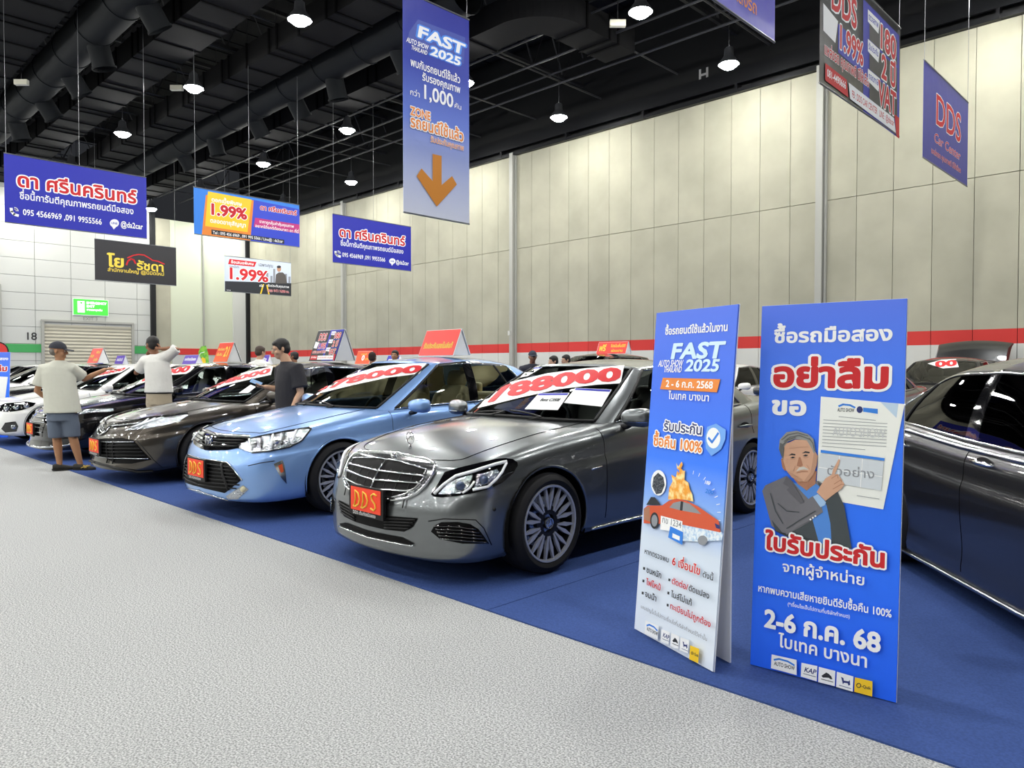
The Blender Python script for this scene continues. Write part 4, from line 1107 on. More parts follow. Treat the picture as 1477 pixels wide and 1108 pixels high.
    def rim_multi(s, o, sx, xo, ya, r):
        rm = MB(); R1 = r * .76
        rm.lathe([(R1 + .004, xo - sx * .005), (R1, xo + sx * .004), (R1 - .012, xo + sx * .002), (R1 - .016, xo - sx * .02)], 48, (0, ya, r), 'x')
        rm.build('rim', mat('rim_silver', 'b4b7c0', .3, metal=.45), o, smooth=40)
        sp = MB(); dk = MB()
        for k in range(10):
            a = 2 * math.pi * k / 10
            for sgn in (-1, 1):
                pl = []
                for q, wd in ((.34, .013), (.5, .018), (.66, .030), (.82, .018), (1, .009)): pl.append((q * R1, wd * .5))
                cen = lambda q: sgn * (.013 + .026 * q / R1)
                out = [(q, cen(q) + h * r / .33 * .9) for q, h in pl] + [(q, cen(q) - h * r / .33 * .9) for q, h in pl[::-1]]
                s.blade(sp, sx, xo, ya, r, [(q * math.cos(a) - t * math.sin(a), q * math.sin(a) + t * math.cos(a)) for q, t in out], .02, .008, .02)
            s.blade(dk, sx, xo, ya, r, [(q * math.cos(a) - t * math.sin(a), q * math.sin(a) + t * math.cos(a)) for q, t in ((.06, .03), (.3 * R1, .028), (.45 * R1, .012), (.45 * R1, -.012), (.3 * R1, -.028), (.06, -.03))], .024, .02, .03)
        o1 = sp.build('spokes', mat('rim_bluegrey', 'a4a8b6', .35, metal=.3), o); dk.build('hub_web', m_rimdark, o)
        h = MB(); h.lathe([(.001, xo - sx * .012), (.038, xo - sx * .014), (.042, xo - sx * .03)], 24, (0, ya, r), 'x'); h.build('hub_cap', m_satin, o, smooth=40)
        if s.P.get('star'):
            st = MB()
            for k in range(3):
                a = math.pi / 2 + 2 * math.pi * k / 3
                s.blade(st, sx, xo, ya, r, [(.03 * math.cos(a), .03 * math.sin(a)), (.006 * math.cos(a + 1.05), .006 * math.sin(a + 1.05)), (0, 0), (.006 * math.cos(a - 1.05), .006 * math.sin(a - 1.05))], .008, .008, .006)
            st.tube([(xo - sx * .008, ya + .032 * math.cos(q * .3142), r + .032 * math.sin(q * .3142)) for q in range(20)], .003, 5, closed=True)
            st.build('star_emblem', m_chrome, o)
    def rim_five(s, o, sx, xo, ya, r):
        rm = MB(); R1 = r * .76
        rm.lathe([(R1 + .004, xo - sx * .005), (R1, xo + sx * .004), (R1 - .014, xo + sx * .002), (R1 - .02, xo - sx * .03)], 40, (0, ya, r), 'x')
        for k in range(5):
            a = 2 * math.pi * k / 5 + .3
            for sg in (-1, 1):
                out = [(.04, sg * .005), (.045, sg * .035), (R1, sg * .075), (R1, sg * .035)]
                s.blade(rm, sx, xo, ya, r, [(q * math.cos(a) - t * math.sin(a), q * math.sin(a) + t * math.cos(a)) for q, t in out], .03, .008, .03)
        rm.lathe([(.001, xo - sx * .02), (.055, xo - sx * .022), (.06, xo - sx * .05)], 24, (0, ya, r), 'x')
        rm.build('rim', m_satin, o, smooth=35)
    def mirrors(s):
        y, z, x = s.P['mirror']
        for sx in (-1, 1):
            b = MB(); N, Mm = 14, 9; vs = []; fs = []
            pw = lambda v, e: math.copysign(abs(v) ** e, v)
            for i in range(Mm + 1):
                t = -math.pi / 2 + math.pi * i / Mm
                for j in range(N):
                    a = 2 * math.pi * j / N
                    px = .115 * pw(math.cos(a), .7) * pw(math.cos(t), .7); py = .085 * pw(math.sin(a), .8) * pw(math.cos(t), .8); pz = .068 * pw(math.sin(t), .7)
                    if py > .03: py = .03 + (py - .03) * .2
                    pz *= 1 - .25 * (px / .115) * -1 * .5
                    vs.append((sx * (x + px), y + py + px * .18, z + pz))
            for i in range(Mm):
                for j in range(N):
                    f = (i * N + j, i * N + (j + 1) % N, (i + 1) * N + (j + 1) % N, (i + 1) * N + j); fs.append(f)
            b.add(vs, fs); o = b.build('wing_mirror', s.paint, s.root, smooth=True)
            q = MB(); q.tube([(sx * (x - .05), y + .0, z - .05), (sx * (x - .11), y + .02, z - .075), (sx * (x - .18), y + .03, z - .08)], [.022, .026, .03], 8, flat=.7)
            q.build('mirror_arm', m_plastic, o, smooth=True)
            g = MB(); g.add([(sx * (x + .09 * math.cos(k * .4488)), y + .048 + .09 * math.cos(k * .4488) * .18, z + .05 * math.sin(k * .4488)) for k in range(14)], [tuple(range(14))]); g.build('mirror_glass', m_chrome, o)
            if s.P.get('mirror_strip'):
                l = MB(); l.tube([(sx * (x - .09 + .19 * k / 6), y - .083 * math.sqrt(max(0, 1 - ((k - 3) / 3.6) ** 2)) - .0 + (-.09 + .19 * k / 6) * .18, z - .028) for k in range(7)], .006, 5); l.build('mirror_indicator', m_chrome, o)
    def handles(s):
        for sx in (-1, 1):
            for y in s.P['handles']:
                z = s.P['handle_z']; h = s.bvh.ray_cast(Vector((sx * 3, y, z)), Vector((-sx, 0, 0)))
                if not h[0]: continue
                x = h[0].x; b = MB()
                b.tube([(x - sx * .005, y - .1, z - .004), (x + sx * .028, y - .075, z), (x + sx * .036, y, z + .002), (x + sx * .028, y + .075, z + .004), (x - sx * .005, y + .1, z + .004)], [.008, .012, .014, .012, .008], 8)
                o = b.build('door_handle', s.P.get('handle_mat') or s.paint, s.root, smooth=True)
                c = MB(); c.add([(x + sx * .002, y + .085 * math.cos(k * .3142), z + .034 * math.sin(k * .3142)) for k in range(20)], [tuple(range(20))]); c.build('handle_cup', m_plastic, o)
    # --- things drawn onto the skin
    def hit(s, mode, a, b, which=None):
        bv = which or s.bvh
        if mode == 'cam':
            d = ray(a, b); o = s.Mi @ Vector((0, 0, CAMH)); d = (s.Mi.to_3x3() @ d)
        elif mode == 'front': o = Vector((a, -6, b)); d = Vector((0, 1, 0))
        elif mode == 'rear': o = Vector((a, 6, b)); d = Vector((0, -1, 0))
        elif mode == 'side': o = Vector((3, a, b)); d = Vector((-1, 0, 0))
        elif mode == 'top': o = Vector((a, b, 4)); d = Vector((0, 0, -1))
        h = bv.ray_cast(o, d)
        if h[0] is None: return None
        n = h[1]
        if n.dot(d) > 0: n = -n
        return h[0], n
    def patch(s, name, mode, poly, m, off=.004, step=None, mirror=True, parent=None, which=None, clampx=None, rim=0, both=False):
        step = step or (4 if mode == 'cam' else .03); pts = []
        for i in range(len(poly)):
            p, q = Vector(poly[i]), Vector(poly[(i + 1) % len(poly)]); k = max(1, int((q - p).length / step))
            pts += [p + (q - p) * (j / k) for j in range(k)]
        nb = len(pts); pl = [(p.x, p.y) for p in pts]
        xs = [p.x for p in pts]; ys = [p.y for p in pts]
        x = min(xs) + step / 2; inner = []
        while x < max(xs):
            y = min(ys) + step / 2
            while y < max(ys):
                if inpoly(x, y, pl) and min((Vector((x, y)) - p).length for p in pts) > step * .45: inner.append(Vector((x, y)))
                y += step
            x += step
        r = delaunay_2d_cdt(pts + inner, [], [list(range(nb))], 1, 1e-5)
        V = []; ok = []
        for p in r[0]:
            h = s.hit(mode, p.x, p.y, which)
            if h is None: V.append(Vector((0, 0, 0))); ok.append(False); continue
            q = h[0] + h[1] * off
            if clampx is not None and q.x < clampx: q.x = clampx
            V.append(q); ok.append(True)
        F = [tuple(f) for f in r[2] if all(ok[i] for i in f)]
        if rim:                                                      # side skirt down to the skin
            bn = [i for i in range(len(V)) if len(r[3]) and any(o < nb for o in r[3][i])]
            # ordered boundary
            order = {}
            for i in bn:
                for o in r[3][i]:
                    if o < nb: order[o] = i
            seq = [order[k] for k in sorted(order)]
            base = len(V); nn = {}
            for k in seq:
                h = s.hit(mode, r[0][k].x, r[0][k].y, which); nn[k] = len(V); V.append((h[0] - h[1] * .004) if h else V[k]); ok.append(ok[k])
            for i in range(len(seq)):
                a, b = seq[i], seq[(i + 1) % len(seq)]
                if ok[a] and ok[b]: F.append((a, b, nn[b], nn[a]))
        out = []
        for sx in ((1, -1) if mirror else (1,)):
            vs = [(sx * p.x, p.y, p.z) for p in V]
            out.append(mkobj(name, vs, F if sx > 0 else [f[::-1] for f in F], m, parent[0 if sx > 0 else 1] if isinstance(parent, (list, tuple)) else (parent or s.root), smooth=45))
        return out if mirror else out[0]
    def line(s, name, mode, pts, m, r=.006, off=.004, mirror=True, parent=None, which=None, dense=None, flat=1.0, n=6, clampx=None, closed=False):
        dense = dense or (5 if mode == 'cam' else .04); P = []
        pts = [Vector(p) for p in pts]
        if closed: pts = pts + [pts[0]]
        for i in range(len(pts) - 1):
            k = max(1, int((pts[i + 1] - pts[i]).length / dense)); P += [pts[i] + (pts[i + 1] - pts[i]) * (j / k) for j in range(k)]
        P.append(pts[-1]); q = []
        for p in P:
            h = s.hit(mode, p.x, p.y, which)
            if h:
                v = h[0] + h[1] * off
                if clampx is not None: v.x = max(v.x, clampx)
                q.append(v)
        out = []
        for sx in ((1, -1) if mirror else (1,)):
            b = MB()
            if len(q) > 1: b.tube([(sx * p.x, p.y, p.z) for p in q], r, n, flat=flat)
            out.append(b.build(name, m, parent[0 if sx > 0 else 1] if isinstance(parent, (list, tuple)) else (parent or s.root), smooth=True))
        return out if mirror else out[0]
    def std_face(s):
        """plain front: lamps, grille and intake"""
        z = s.zc(s.P['plan'][0][1] + .22); hl = s.patch('headlight', 'front', [(.46, z - .13), (.5, z - .05), (.7, z - .02), (.83, z + .0), (.82, z - .1), (.7, z - .16)], m_refl, .006)
        s.line('headlight_edge', 'front', [(.46, z - .13), (.5, z - .05), (.7, z - .02), (.83, z)], m_glossblk, .008, .006, parent=hl)
        g = s.patch('grille', 'front', [(0, z - .19), (.3, z - .18), (.37, z - .05), (0, z - .03)], m_glossblk, .006, clampx=0)
        for k in range(3): s.line('grille_slat', 'front', [(0, z - .15 + .04 * k), (.31 + .015 * k, z - .145 + .04 * k)], m_satin, .007, .012, clampx=0, parent=g)
        s.patch('lower_intake', 'front', [(0, .22), (.55, .23), (.62, .34), (0, .35)], m_plastic, .005, clampx=0)
    def std_tail(s):
        z = s.zc(s.P['plan'][-1][1] - .12)
        t = s.patch('tail_lamp', 'rear', [(.36, z - .2), (.38, z - .09), (.8, z - .08), (.84, z - .14), (.8, z - .22)], mat('lamp_red', '8a1414', .1, coat=1), .005)
        s.line('boot_trim', 'rear', [(0, z - .14), (.34, z - .14)], m_chrome, .009, .006, clampx=0)
        s.patch('rear_diffuser', 'rear', [(0, .26), (.62, .27), (.68, .36), (0, .36)], m_plastic, .005, clampx=0)
    def decal(s, root, name, txt, base, up0, up1, m, off=.009, bold=.05, which=None):
        """lettering laid over the glass: base = curve of photo points under the digits"""
        lay, tot = layout(txt); V = []; F = []; bp = [Vector(p) for p in base]
        ls = [0]
        for i in range(1, len(bp)): ls.append(ls[-1] + (bp[i] - bp[i - 1]).length)
        def at(t):
            d = min(max(t, 0), 1) * ls[-1]; i = 1
            while i < len(ls) - 1 and ls[i] < d: i += 1
            return bp[i - 1] + (bp[i] - bp[i - 1]) * ((d - ls[i - 1]) / (ls[i] - ls[i - 1]))
        up0, up1 = Vector(up0), Vector(up1)
        for gx, gy, ch in lay:
            vs, fs = bold_glyph(ch, round(bold * .7, 4)); o = len(V); ok = []
            for a, b in vs:
                t = (a + gx) / tot; p = at(t) + (up0 + (up1 - up0) * t) * ((b + gy) / .7)
                h = s.hit('cam', p.x, p.y, which or s.gbvh); ok.append(h is not None)
                V.append(h[0] + h[1] * off if h else Vector((0, 0, 0)))
            F += [tuple(i + o for i in f) for f in fs if all(ok[i] for i in f)]
        return mkobj(name, V, F, m, root)
    def sticker(s, name, label, cat, poly, off=.005, group=None, m=None, which=None):
        root = thing(name, label, cat, s.root.location, s.root.rotation_euler.z, group)
        s.patch('sheet', 'cam', poly, m or m_white, off, mirror=False, parent=root, which=which or s.gbvh, step=5)
        return root
    def sheet_text(s, root, poly, head, rows, off=.009):
        """coloured header strip, heading and rows of small print on a sheet given by its four photo corners"""
        q = [Vector(p) for p in poly]; L = lambda u, v: (q[0] + (q[1] - q[0]) * u) * (1 - v) + (q[3] + (q[2] - q[3]) * u) * v
        s.patch('header_strip', 'cam', [L(.02, .02), L(.98, .02), L(.98, .14), L(.02, .14)], m_pblue, off - .002, mirror=False, parent=root, which=s.gbvh, step=5)
        upv = (L(0, 0) - L(0, 1))
        if head: s.decal(root, 'heading', head, [L(.25, .5), L(.85, .5)], upv * .17, upv * .17, m_ink, off)
        for v, a, b in rows: s.line('text_row', 'cam', [L(a, v), L(b, v)], m_greyp, .0022, off - .004, mirror=False, parent=root, which=s.gbvh, flat=.3, n=4)
    def plate(s, x, z, frame=True, tilt=.0, out=.02, text='DDS'):
        h = s.bvh.ray_cast(Vector((x, -6, z)), Vector((0, 1, 0))); y = h[0].y - out
        b = MB(); b.box((x, y, z), (.39, .02, .2)); b.box((x, y + .03, z), (.3, .05, .1)); o = b.build('number_plate', m_plastic, s.root)
        p = MB(); p.box((x, y - .011, z + .012), (.34, .006, .155)); o2 = p.build('plate_panel', m_platered, o)
        t = MB(); yy = y - .016
        def pl(pts, r=.0065):
            t.tube([(x + a, yy, z + .012 + b) for a, b in pts], r, 6)
        for x0 in (-.125, -.035):
            pl([(x0, -.05), (x0 + .015, .0), (x0 + .012, .055), (x0 + .045, .04), (x0 + .065, .0), (x0 + .05, -.035), (x0 + .01, -.055), (x0 - .01, -.05)])
        pl([(.13, .045), (.1, .055), (.072, .04), (.08, .012), (.11, -.01), (.122, -.035), (.1, -.055), (.065, -.045)])
        t.build('plate_lettering', m_platetxt, o, smooth=True)
        lettering(o, 'frame_lettering', 'DDS เต็นท์รถมือสอง', x - .15, z - .093, .022, m_white, front=-(y - .0115))
        return o

def mirrorx(poly): return [(-x, z) for x, z in poly]
BASE = dict(
    name='sedan_car', L=4.686, W=1.81, wr=.335, ww=.225, arch=.372, axles=(-1.54, 1.30),
    plan=[(0, -2.343), (.35, -2.315), (.6, -2.235), (.76, -2.10), (.85, -1.90), (.888, -1.6), (.9, -1.2), (.905, -.5), (.905, .6), (.9, 1.3), (.87, 1.8), (.79, 2.12), (.6, 2.27), (.3, 2.33), (0, 2.343)],
    zc=[(-2.4, .75), (-2.25, .81), (-2.1, .855), (-1.8, .92), (-1.4, .975), (-1, 1.01), (-.5, 1.03), (.6, 1.05), (1.6, 1.09), (2.0, 1.10), (2.2, 1.08), (2.4, 1.05)],
    drop=[(-2.4, .06), (-2.1, .10), (-1.6, .115), (-1, .10), (0, .085), (1, .075), (2, .09), (2.4, .1)],
    zb=[(-2.4, .19), (-1.8, .17), (-1, .2), (0, .19), (1.2, .2), (2.4, .26)],
    g0=[(0, -1.02), (.42, -.955), (.70, -.76), (.785, -.62), (.81, .30), (.81, .42), (.79, 1.30), (.70, 1.66), (.40, 1.80), (0, 1.84)],
    g1=[(0, -.16, 1.395), (.36, -.14, 1.39), (.52, -.06, 1.37), (.565, .02, 1.36), (.585, .36, 1.385), (.585, .47, 1.385), (.55, .98, 1.35), (.50, 1.18, 1.335), (.30, 1.29, 1.355), (0, 1.31, 1.36)],
    segs=['ws', 'ws', 'a', 'fw', 'b', 'bw', 'c', 'rw', 'rw'],
    roof=[(-.3, 1.38), (-.16, 1.395), (.05, 1.42), (.4, 1.442), (.8, 1.435), (1.1, 1.40), (1.4, 1.345)],
    doors=(-.72, .36, 1.32), mirror=(-.52, .985, .97), handles=(.22, 1.15), handle_z=.83, quarter=.72)
def spec(**k):
    d = dict(BASE); d.update(k); return d
ROWY = 5.2
# --- grey sedan
P_C = spec(name='grey_sedan_car', star=True, mirror_strip=True, doors=(-.95, .30, 1.30), mirror=(-.70, 1.0, .985), arch=.378,
    g0=[(0, -1.13), (.42, -1.065), (.70, -.87), (.785, -.72), (.81, .22), (.81, .34), (.79, 1.25), (.70, 1.64), (.40, 1.78), (0, 1.82)],
    g1=[(0, -.25, 1.395), (.38, -.23, 1.39), (.55, -.145, 1.37), (.585, -.06, 1.36), (.60, .28, 1.385), (.60, .39, 1.385), (.55, .95, 1.35), (.50, 1.16, 1.335), (.30, 1.27, 1.355), (0, 1.29, 1.36)],
    plan=[(0, -2.36), (.35, -2.33), (.63, -2.25), (.785, -2.11), (.855, -1.88), (.888, -1.6), (.9, -1.2), (.905, -.5), (.905, .6), (.9, 1.3), (.87, 1.8), (.79, 2.12), (.6, 2.27), (.3, 2.33), (0, 2.343)],
    zc=[(-2.4, .69), (-2.25, .715), (-2.12, .757), (-1.95, .83), (-1.7, .895), (-1.4, .945), (-1, .985), (-.8, 1.005), (-.5, 1.03), (.6, 1.05), (1.6, 1.09), (2.0, 1.10), (2.2, 1.08), (2.4, 1.05)],
    drop=[(-2.4, .05), (-2.1, .07), (-1.6, .085), (-1, .08), (0, .085), (1, .075), (2, .09), (2.4, .1)],
    zb=[(-2.4, .145), (-2.1, .15), (-1.8, .17), (-1, .2), (0, .19), (1.2, .2), (2.4, .26)],
    front=[(0, .05), (.04, .0), (.1, .0), (.3, .0), (.5, .005), (.65, .03), (.8, .075), (.9, .115), (.96, .15), (1, .22)])
merc = Car(P_C, (-4.11, 5.19, .009), 0, paint('paint_grey', '767a7c', .9, .3), 'grey metallic luxury sedan with upright chrome grille and standing hood star, nearest in the row', 'car')
c = merc
gr = c.patch('grille', 'cam', [(545, 651.5), (572, 654.4), (614, 663), (630.5, 669.6), (631.5, 676), (628, 684), (617, 701), (604, 713.5), (588, 721), (567, 724), (547, 722), (527, 719), (520, 700), (524, 655)], m_chrome, .012, clampx=0, rim=1)
gi = c.patch('grille_mesh', 'cam', [(541, 663), (580, 669), (617, 679), (612, 693), (602, 704), (588, 713), (570, 717.5), (548, 718), (527, 716.5), (520, 700), (524, 664)], m_grl, .016, clampx=0, parent=gr)
for pp, rr, of in (([(524, 652), (545, 652.5), (572, 655.4), (613, 664), (629, 671), (629.5, 676), (626, 684), (615.5, 700), (603, 712), (587.5, 719.3), (567, 722.3), (547, 720.5), (524, 718)], .008, .016), ([(524, 663), (541, 663), (580, 669), (617, 679), (612, 693), (602, 704), (588, 713), (570, 717.5), (548, 718), (524, 716)], .005, .02)):
    c.line('grille_frame', 'cam', pp, m_chrome, rr, of, parent=gr, clampx=0, n=8)
for p in ([(530, 678), (560, 682.5), (615, 688.5)], [(526, 692), (560, 695.5), (609.5, 698.5)], [(524, 706), (560, 708.6), (599.5, 709.5)]):
    c.line('grille_slat', 'cam', p, m_chrome, .008, .024, parent=gr, clampx=0)
for x in (.11, .22, .33):
    c.line('grille_rib', 'front', [(x, .47), (x, .68)], m_plastic, .004, .016, parent=gr)
c.line('grille_bar', 'front', [(0, .46), (0, .72)], m_chrome, .007, .026, mirror=False)
hl = c.patch('headlight', 'cam', [(621.9, 713.5), (632, 698), (641.8, 681.3), (660.8, 675.6), (690, 668.5), (714.8, 662.8), (729, 661.4), (739.4, 662.8), (746, 667), (746.5, 671.8), (739.4, 683.2), (724.3, 696.4), (705.3, 705.5), (681.6, 711.6), (658, 715.9), (636, 717.8), (625.7, 716.4)], m_glossblk, .004, step=3)
c.line('light_strip', 'cam', [(627, 712.6), (640.9, 699.3), (657.9, 687.4), (686.4, 679.4), (714.8, 670.4), (730, 666.5)], m_drl, .011, .008, parent=hl)
c.line('light_strip', 'cam', [(730, 668.5), (723.3, 681.3), (714.8, 691.7), (703.4, 702.1), (681.6, 706.9)], m_drl, .009, .008, parent=hl)
c.line('light_strip', 'cam', [(684.5, 694.5), (676.9, 705), (667.4, 711.6)], m_drl, .007, .008, parent=hl)
c.patch('reflector', 'cam', [(633, 713), (645, 699), (660, 691), (682, 685), (676, 703), (664, 712)], m_refl, .007, parent=hl)
c.patch('reflector', 'cam', [(688, 686), (716, 677), (720, 682), (708, 696), (684, 704)], m_refl, .007, parent=hl)
for q in ((664, 701), (698, 692)):
    h = c.hit('cam', *q)
    for k, sx in enumerate((1, -1)):
        MB().ball((sx * h[0].x, h[0].y, h[0].z), (.032, .032, .032), 14, 10).build('projector_lens', mat('projector_glass', '3a4a66', .05, metal=.3, coat=1), hl[k], smooth=True)
c.patch('center_intake', 'cam', [(505, 733), (556, 744), (603, 747.6), (596, 760), (584, 767), (556, 764), (513, 754), (500, 750)], m_grl, .005, clampx=0)
for k in range(4): c.line('intake_slat', 'cam', [(556, 748 + 4.3 * k), (600 - 3 * k, 750 + 4.2 * k)], m_plastic, .006, .01)
c.patch('lower_slot', 'cam', [(488.8, 754), (542, 768), (579.8, 775), (598.5, 784.4), (594, 786), (556.7, 778.5), (527.8, 772.5), (490, 760)], m_grl, .006, clampx=0)
c.line('lip_trim', 'cam', [(486, 760), (527.8, 773.8), (556.7, 780), (597, 787.5)], m_chrome, .006, .012, clampx=0)
si = c.patch('side_intake', 'cam', [(622, 766.8), (627, 758), (637, 753.2), (660, 753), (678.3, 756), (690, 763), (697.8, 773.3), (705.4, 784.2), (667.5, 784.2), (635, 777.7)], m_grl, .004)
for k in range(5): c.line('intake_slat', 'cam', [(628 + 2 * k, 758.5 + 4.4 * k), (660 + 2 * k, 759 + 5 * k), (686 + 4 * k, 763 + 4.7 * k)], m_glossblk, .0065, .012, parent=si)
c.line('bumper_crease_shade', 'cam', [(618, 752), (640, 748.5), (686, 750), (698, 762), (709, 786)], m_plastic, .004, .0)  # dark line painted in for the shading around the side intake recess
c.line('sill_trim', 'side', [(-1.08, .225), (1.0, .235)], m_chrome, .012, .004, dense=.1)
c.line('fender_badge', 'side', [(-1.13, .655), (-1.02, .665)], m_chrome, .008, .002)
for q in ((713, 735),):
    h = c.hit('cam', *q)
    for sx in (1, -1): MB().ball((sx * h[0].x, h[0].y, h[0].z), .012, 8, 6).build('parking_sensor', m_plastic, c.root)
# standing star
h = c.hit('front', 0, .70)
hy, hz = -2.02, c.zdeck(0, -2.02)
st = MB(); st.tube([(.042 * math.cos(q * .2618), hy, hz + .075 + .042 * math.sin(q * .2618)) for q in range(24)], .0045, 6, closed=True)
for k in range(3):
    a = math.pi / 2 + k * 2.0944; st.tube([(0, hy, hz + .075), (.042 * math.cos(a), hy, hz + .075 + .042 * math.sin(a))], [.008, .002], 5)
st.tube([(0, hy, hz - .01), (0, hy, hz + .035)], [.014, .006], 8); st.build('hood_star', m_chrome, c.root, smooth=True)
MB().ball((0, -2.16, .765), (.022, .02, .02), 12, 8).build('hood_badge', m_chrome, c.root, smooth=True)
c.plate(0, .475, out=.03)
# --- blue sedan
P_K = spec(name='blue_sedan_car', L=4.85, axles=(-1.46, 1.315), doors=(-.90, .27, 1.28), mirror=(-.68, .985, 1.05), W=1.82,
    g0=[(0, -1.30), (.42, -1.22), (.71, -.98), (.80, -.82), (.82, .20), (.82, .33), (.80, 1.25), (.71, 1.66), (.40, 1.82), (0, 1.86)],
    g1=[(0, -.24, 1.435), (.36, -.22, 1.43), (.53, -.12, 1.415), (.575, -.04, 1.405), (.60, .26, 1.43), (.60, .39, 1.43), (.565, .98, 1.395), (.51, 1.2, 1.375), (.30, 1.31, 1.395), (0, 1.33, 1.40)],
    roof=[(-.4, 1.42), (-.24, 1.435), (0, 1.465), (.35, 1.487), (.8, 1.48), (1.1, 1.445), (1.42, 1.385)],
    plan=[(0, -2.43), (.35, -2.40), (.6, -2.32), (.76, -2.19), (.86, -1.92), (.895, -1.6), (.905, -1.2), (.91, -.5), (.91, .6), (.905, 1.3), (.88, 1.8), (.8, 2.2), (.6, 2.36), (.3, 2.41), (0, 2.42)],
    zc=[(-2.5, .66), (-2.3, .715), (-2.18, .765), (-2.0, .83), (-1.7, .90), (-1.4, .95), (-1, 1.0), (-.8, 1.015), (-.5, 1.03), (.6, 1.06), (1.6, 1.11), (2.0, 1.13), (2.2, 1.12), (2.5, 1.05)],
    zb=[(-2.5, .17), (-2.1, .175), (-1.8, .19), (-1, .2), (0, .19), (1.2, .2), (2.4, .26)],
    front=[(0, .06), (.04, .01), (.1, .0), (.25, .0), (.45, .01), (.6, .03), (.75, .07), (.88, .13), (.95, .18), (1, .25)])
camry = Car(P_K, (-6.83, 5.26, .009), 0, paint('paint_blue', '84aae2', .45, .34), 'light blue hybrid sedan between the grey and the dark brown sedans', 'car', seat=m_beige, trim=mat('trim_beige', 'b8a882', .6))
c = camry
g = c.patch('grille', 'cam', [(285, 620), (315.4, 625.7), (359, 628), (362, 632.7), (343.4, 646.7), (327.9, 649.5), (303, 650), (285, 648.3)], m_glossblk, .005, clampx=0)
c.line('grille_bar', 'cam', [(285, 622), (315, 628), (360, 630.5)], m_chrome, .012, .01, clampx=0, parent=g)
for k in range(3): c.line('grille_slat', 'cam', [(285, 632 + 5 * k), (315, 635 + 4.6 * k), (352 - 4 * k, 636 + 4.2 * k)], m_plastic, .006, .01, clampx=0, parent=g)
h = c.hit('front', 0, .68)
em = MB(); yy = h[0].y - .03; em.tube([(.062 * math.cos(q * .2618), yy, .68 + .045 * math.sin(q * .2618)) for q in range(24)], .006, 6, closed=True)
em.tube([(.02 * math.cos(q * .2618), yy, .685 + .036 * math.sin(q * .2618)) for q in range(24)], .005, 6, closed=True); em.tube([(.045 * math.cos(q * .2618), yy, .70 + .018 * math.sin(q * .2618)) for q in range(24)], .005, 6, closed=True)
em.ball((0, yy + .012, .68), (.062, .01, .045), 16, 6, 1); em.build('oval_emblem', [m_chrome, mat('emblem_blue', '27408a', .2, coat=1)], c.root, smooth=True)
hl = c.patch('headlight', 'cam', [(343.4, 646.7), (362, 632.7), (379, 628.8), (415, 621.8), (446.2, 616.8), (449.3, 619.5), (435.3, 635.8), (418.2, 645.2), (390.2, 650.6), (363.7, 653.7), (356, 651.4)], m_refl, .005, step=3)
for k in range(5): c.line('reflector_rib', 'cam', [(360 + 17 * k, 634 - 3.2 * k), (364 + 14 * k, 650 - 2.6 * k)], m_glossblk if k % 2 else m_drl, .009, .008, parent=hl)
c.line('headlight_edge', 'cam', [(362, 633), (379, 629), (415, 622), (446, 617), (449, 619.5), (435.3, 635.8), (418, 645), (390, 650.6), (363.7, 653.7)], m_plastic, .006, .006, parent=hl)
for q in ((367, 641), (398, 636)):
    h = c.hit('cam', *q)
    for k, sx in enumerate((1, -1)): MB().ball((sx * h[0].x, h[0].y, h[0].z), .035, 14, 10).build('projector_lens', m_chrome, hl[k], smooth=True)
lg = c.patch('lower_grille', 'cam', [(280, 661), (289, 662.3), (327.9, 667.7), (334, 673), (349, 692), (324.7, 711.3), (296.7, 705), (280, 700)], m_grl, .005, clampx=0)
for k in range(7): c.line('grille_slat', 'cam', [(283, 667 + 5.1 * k), (310, 671 + 5.2 * k), (min(336 + 2.6 * k, 352 - 4 * max(0, k - 4)) - 2, 674 + 5.1 * k)], m_plastic, .006, .01, clampx=0, parent=lg)
c.line('grille_post', 'cam', [(321, 669), (323, 685), (331, 707)], m_plastic, .014, .01, parent=lg)
c.line('grille_edge', 'cam', [(283, 661), (328, 667), (334, 672.5), (350, 693)], m_chrome, .006, .006, clampx=0, parent=lg)
fg = c.patch('fog_lamp', 'cam', [(326.3, 716), (338, 708), (351.2, 699.7), (359, 705.9), (343.4, 719.9), (329.4, 719.9)], m_refl, .006)
h = c.hit('cam', 351, 706)
for k, sx in enumerate((1, -1)): MB().ball((sx * h[0].x, h[0].y, h[0].z), .028, 12, 8).build('fog_lens', mat('lens_cream', 'd9d2b0', .1, coat=1), fg[k], smooth=True)
it = c.patch('indicator', 'cam', [(394.8, 669.3), (407.3, 663.8), (410.4, 671.6), (413.5, 698), (405.7, 689.5), (398, 676.3)], m_chrome, .004)
c.patch('indicator_bulb', 'cam', [(401, 672), (407, 669), (409, 680), (405, 682)], m_orange, .007, parent=it)
c.line('bumper_crease_shade', 'cam', [(358, 672), (375, 668), (396, 665)], m_plastic, .004, .0)  # thin dark line painted as the shade of the ridge crease
c.line('lip_trim', 'cam', [(262, 697), (296, 711), (330, 721)], m_chrome, .006, .008, clampx=0)
c.plate(0, .43, out=.03)
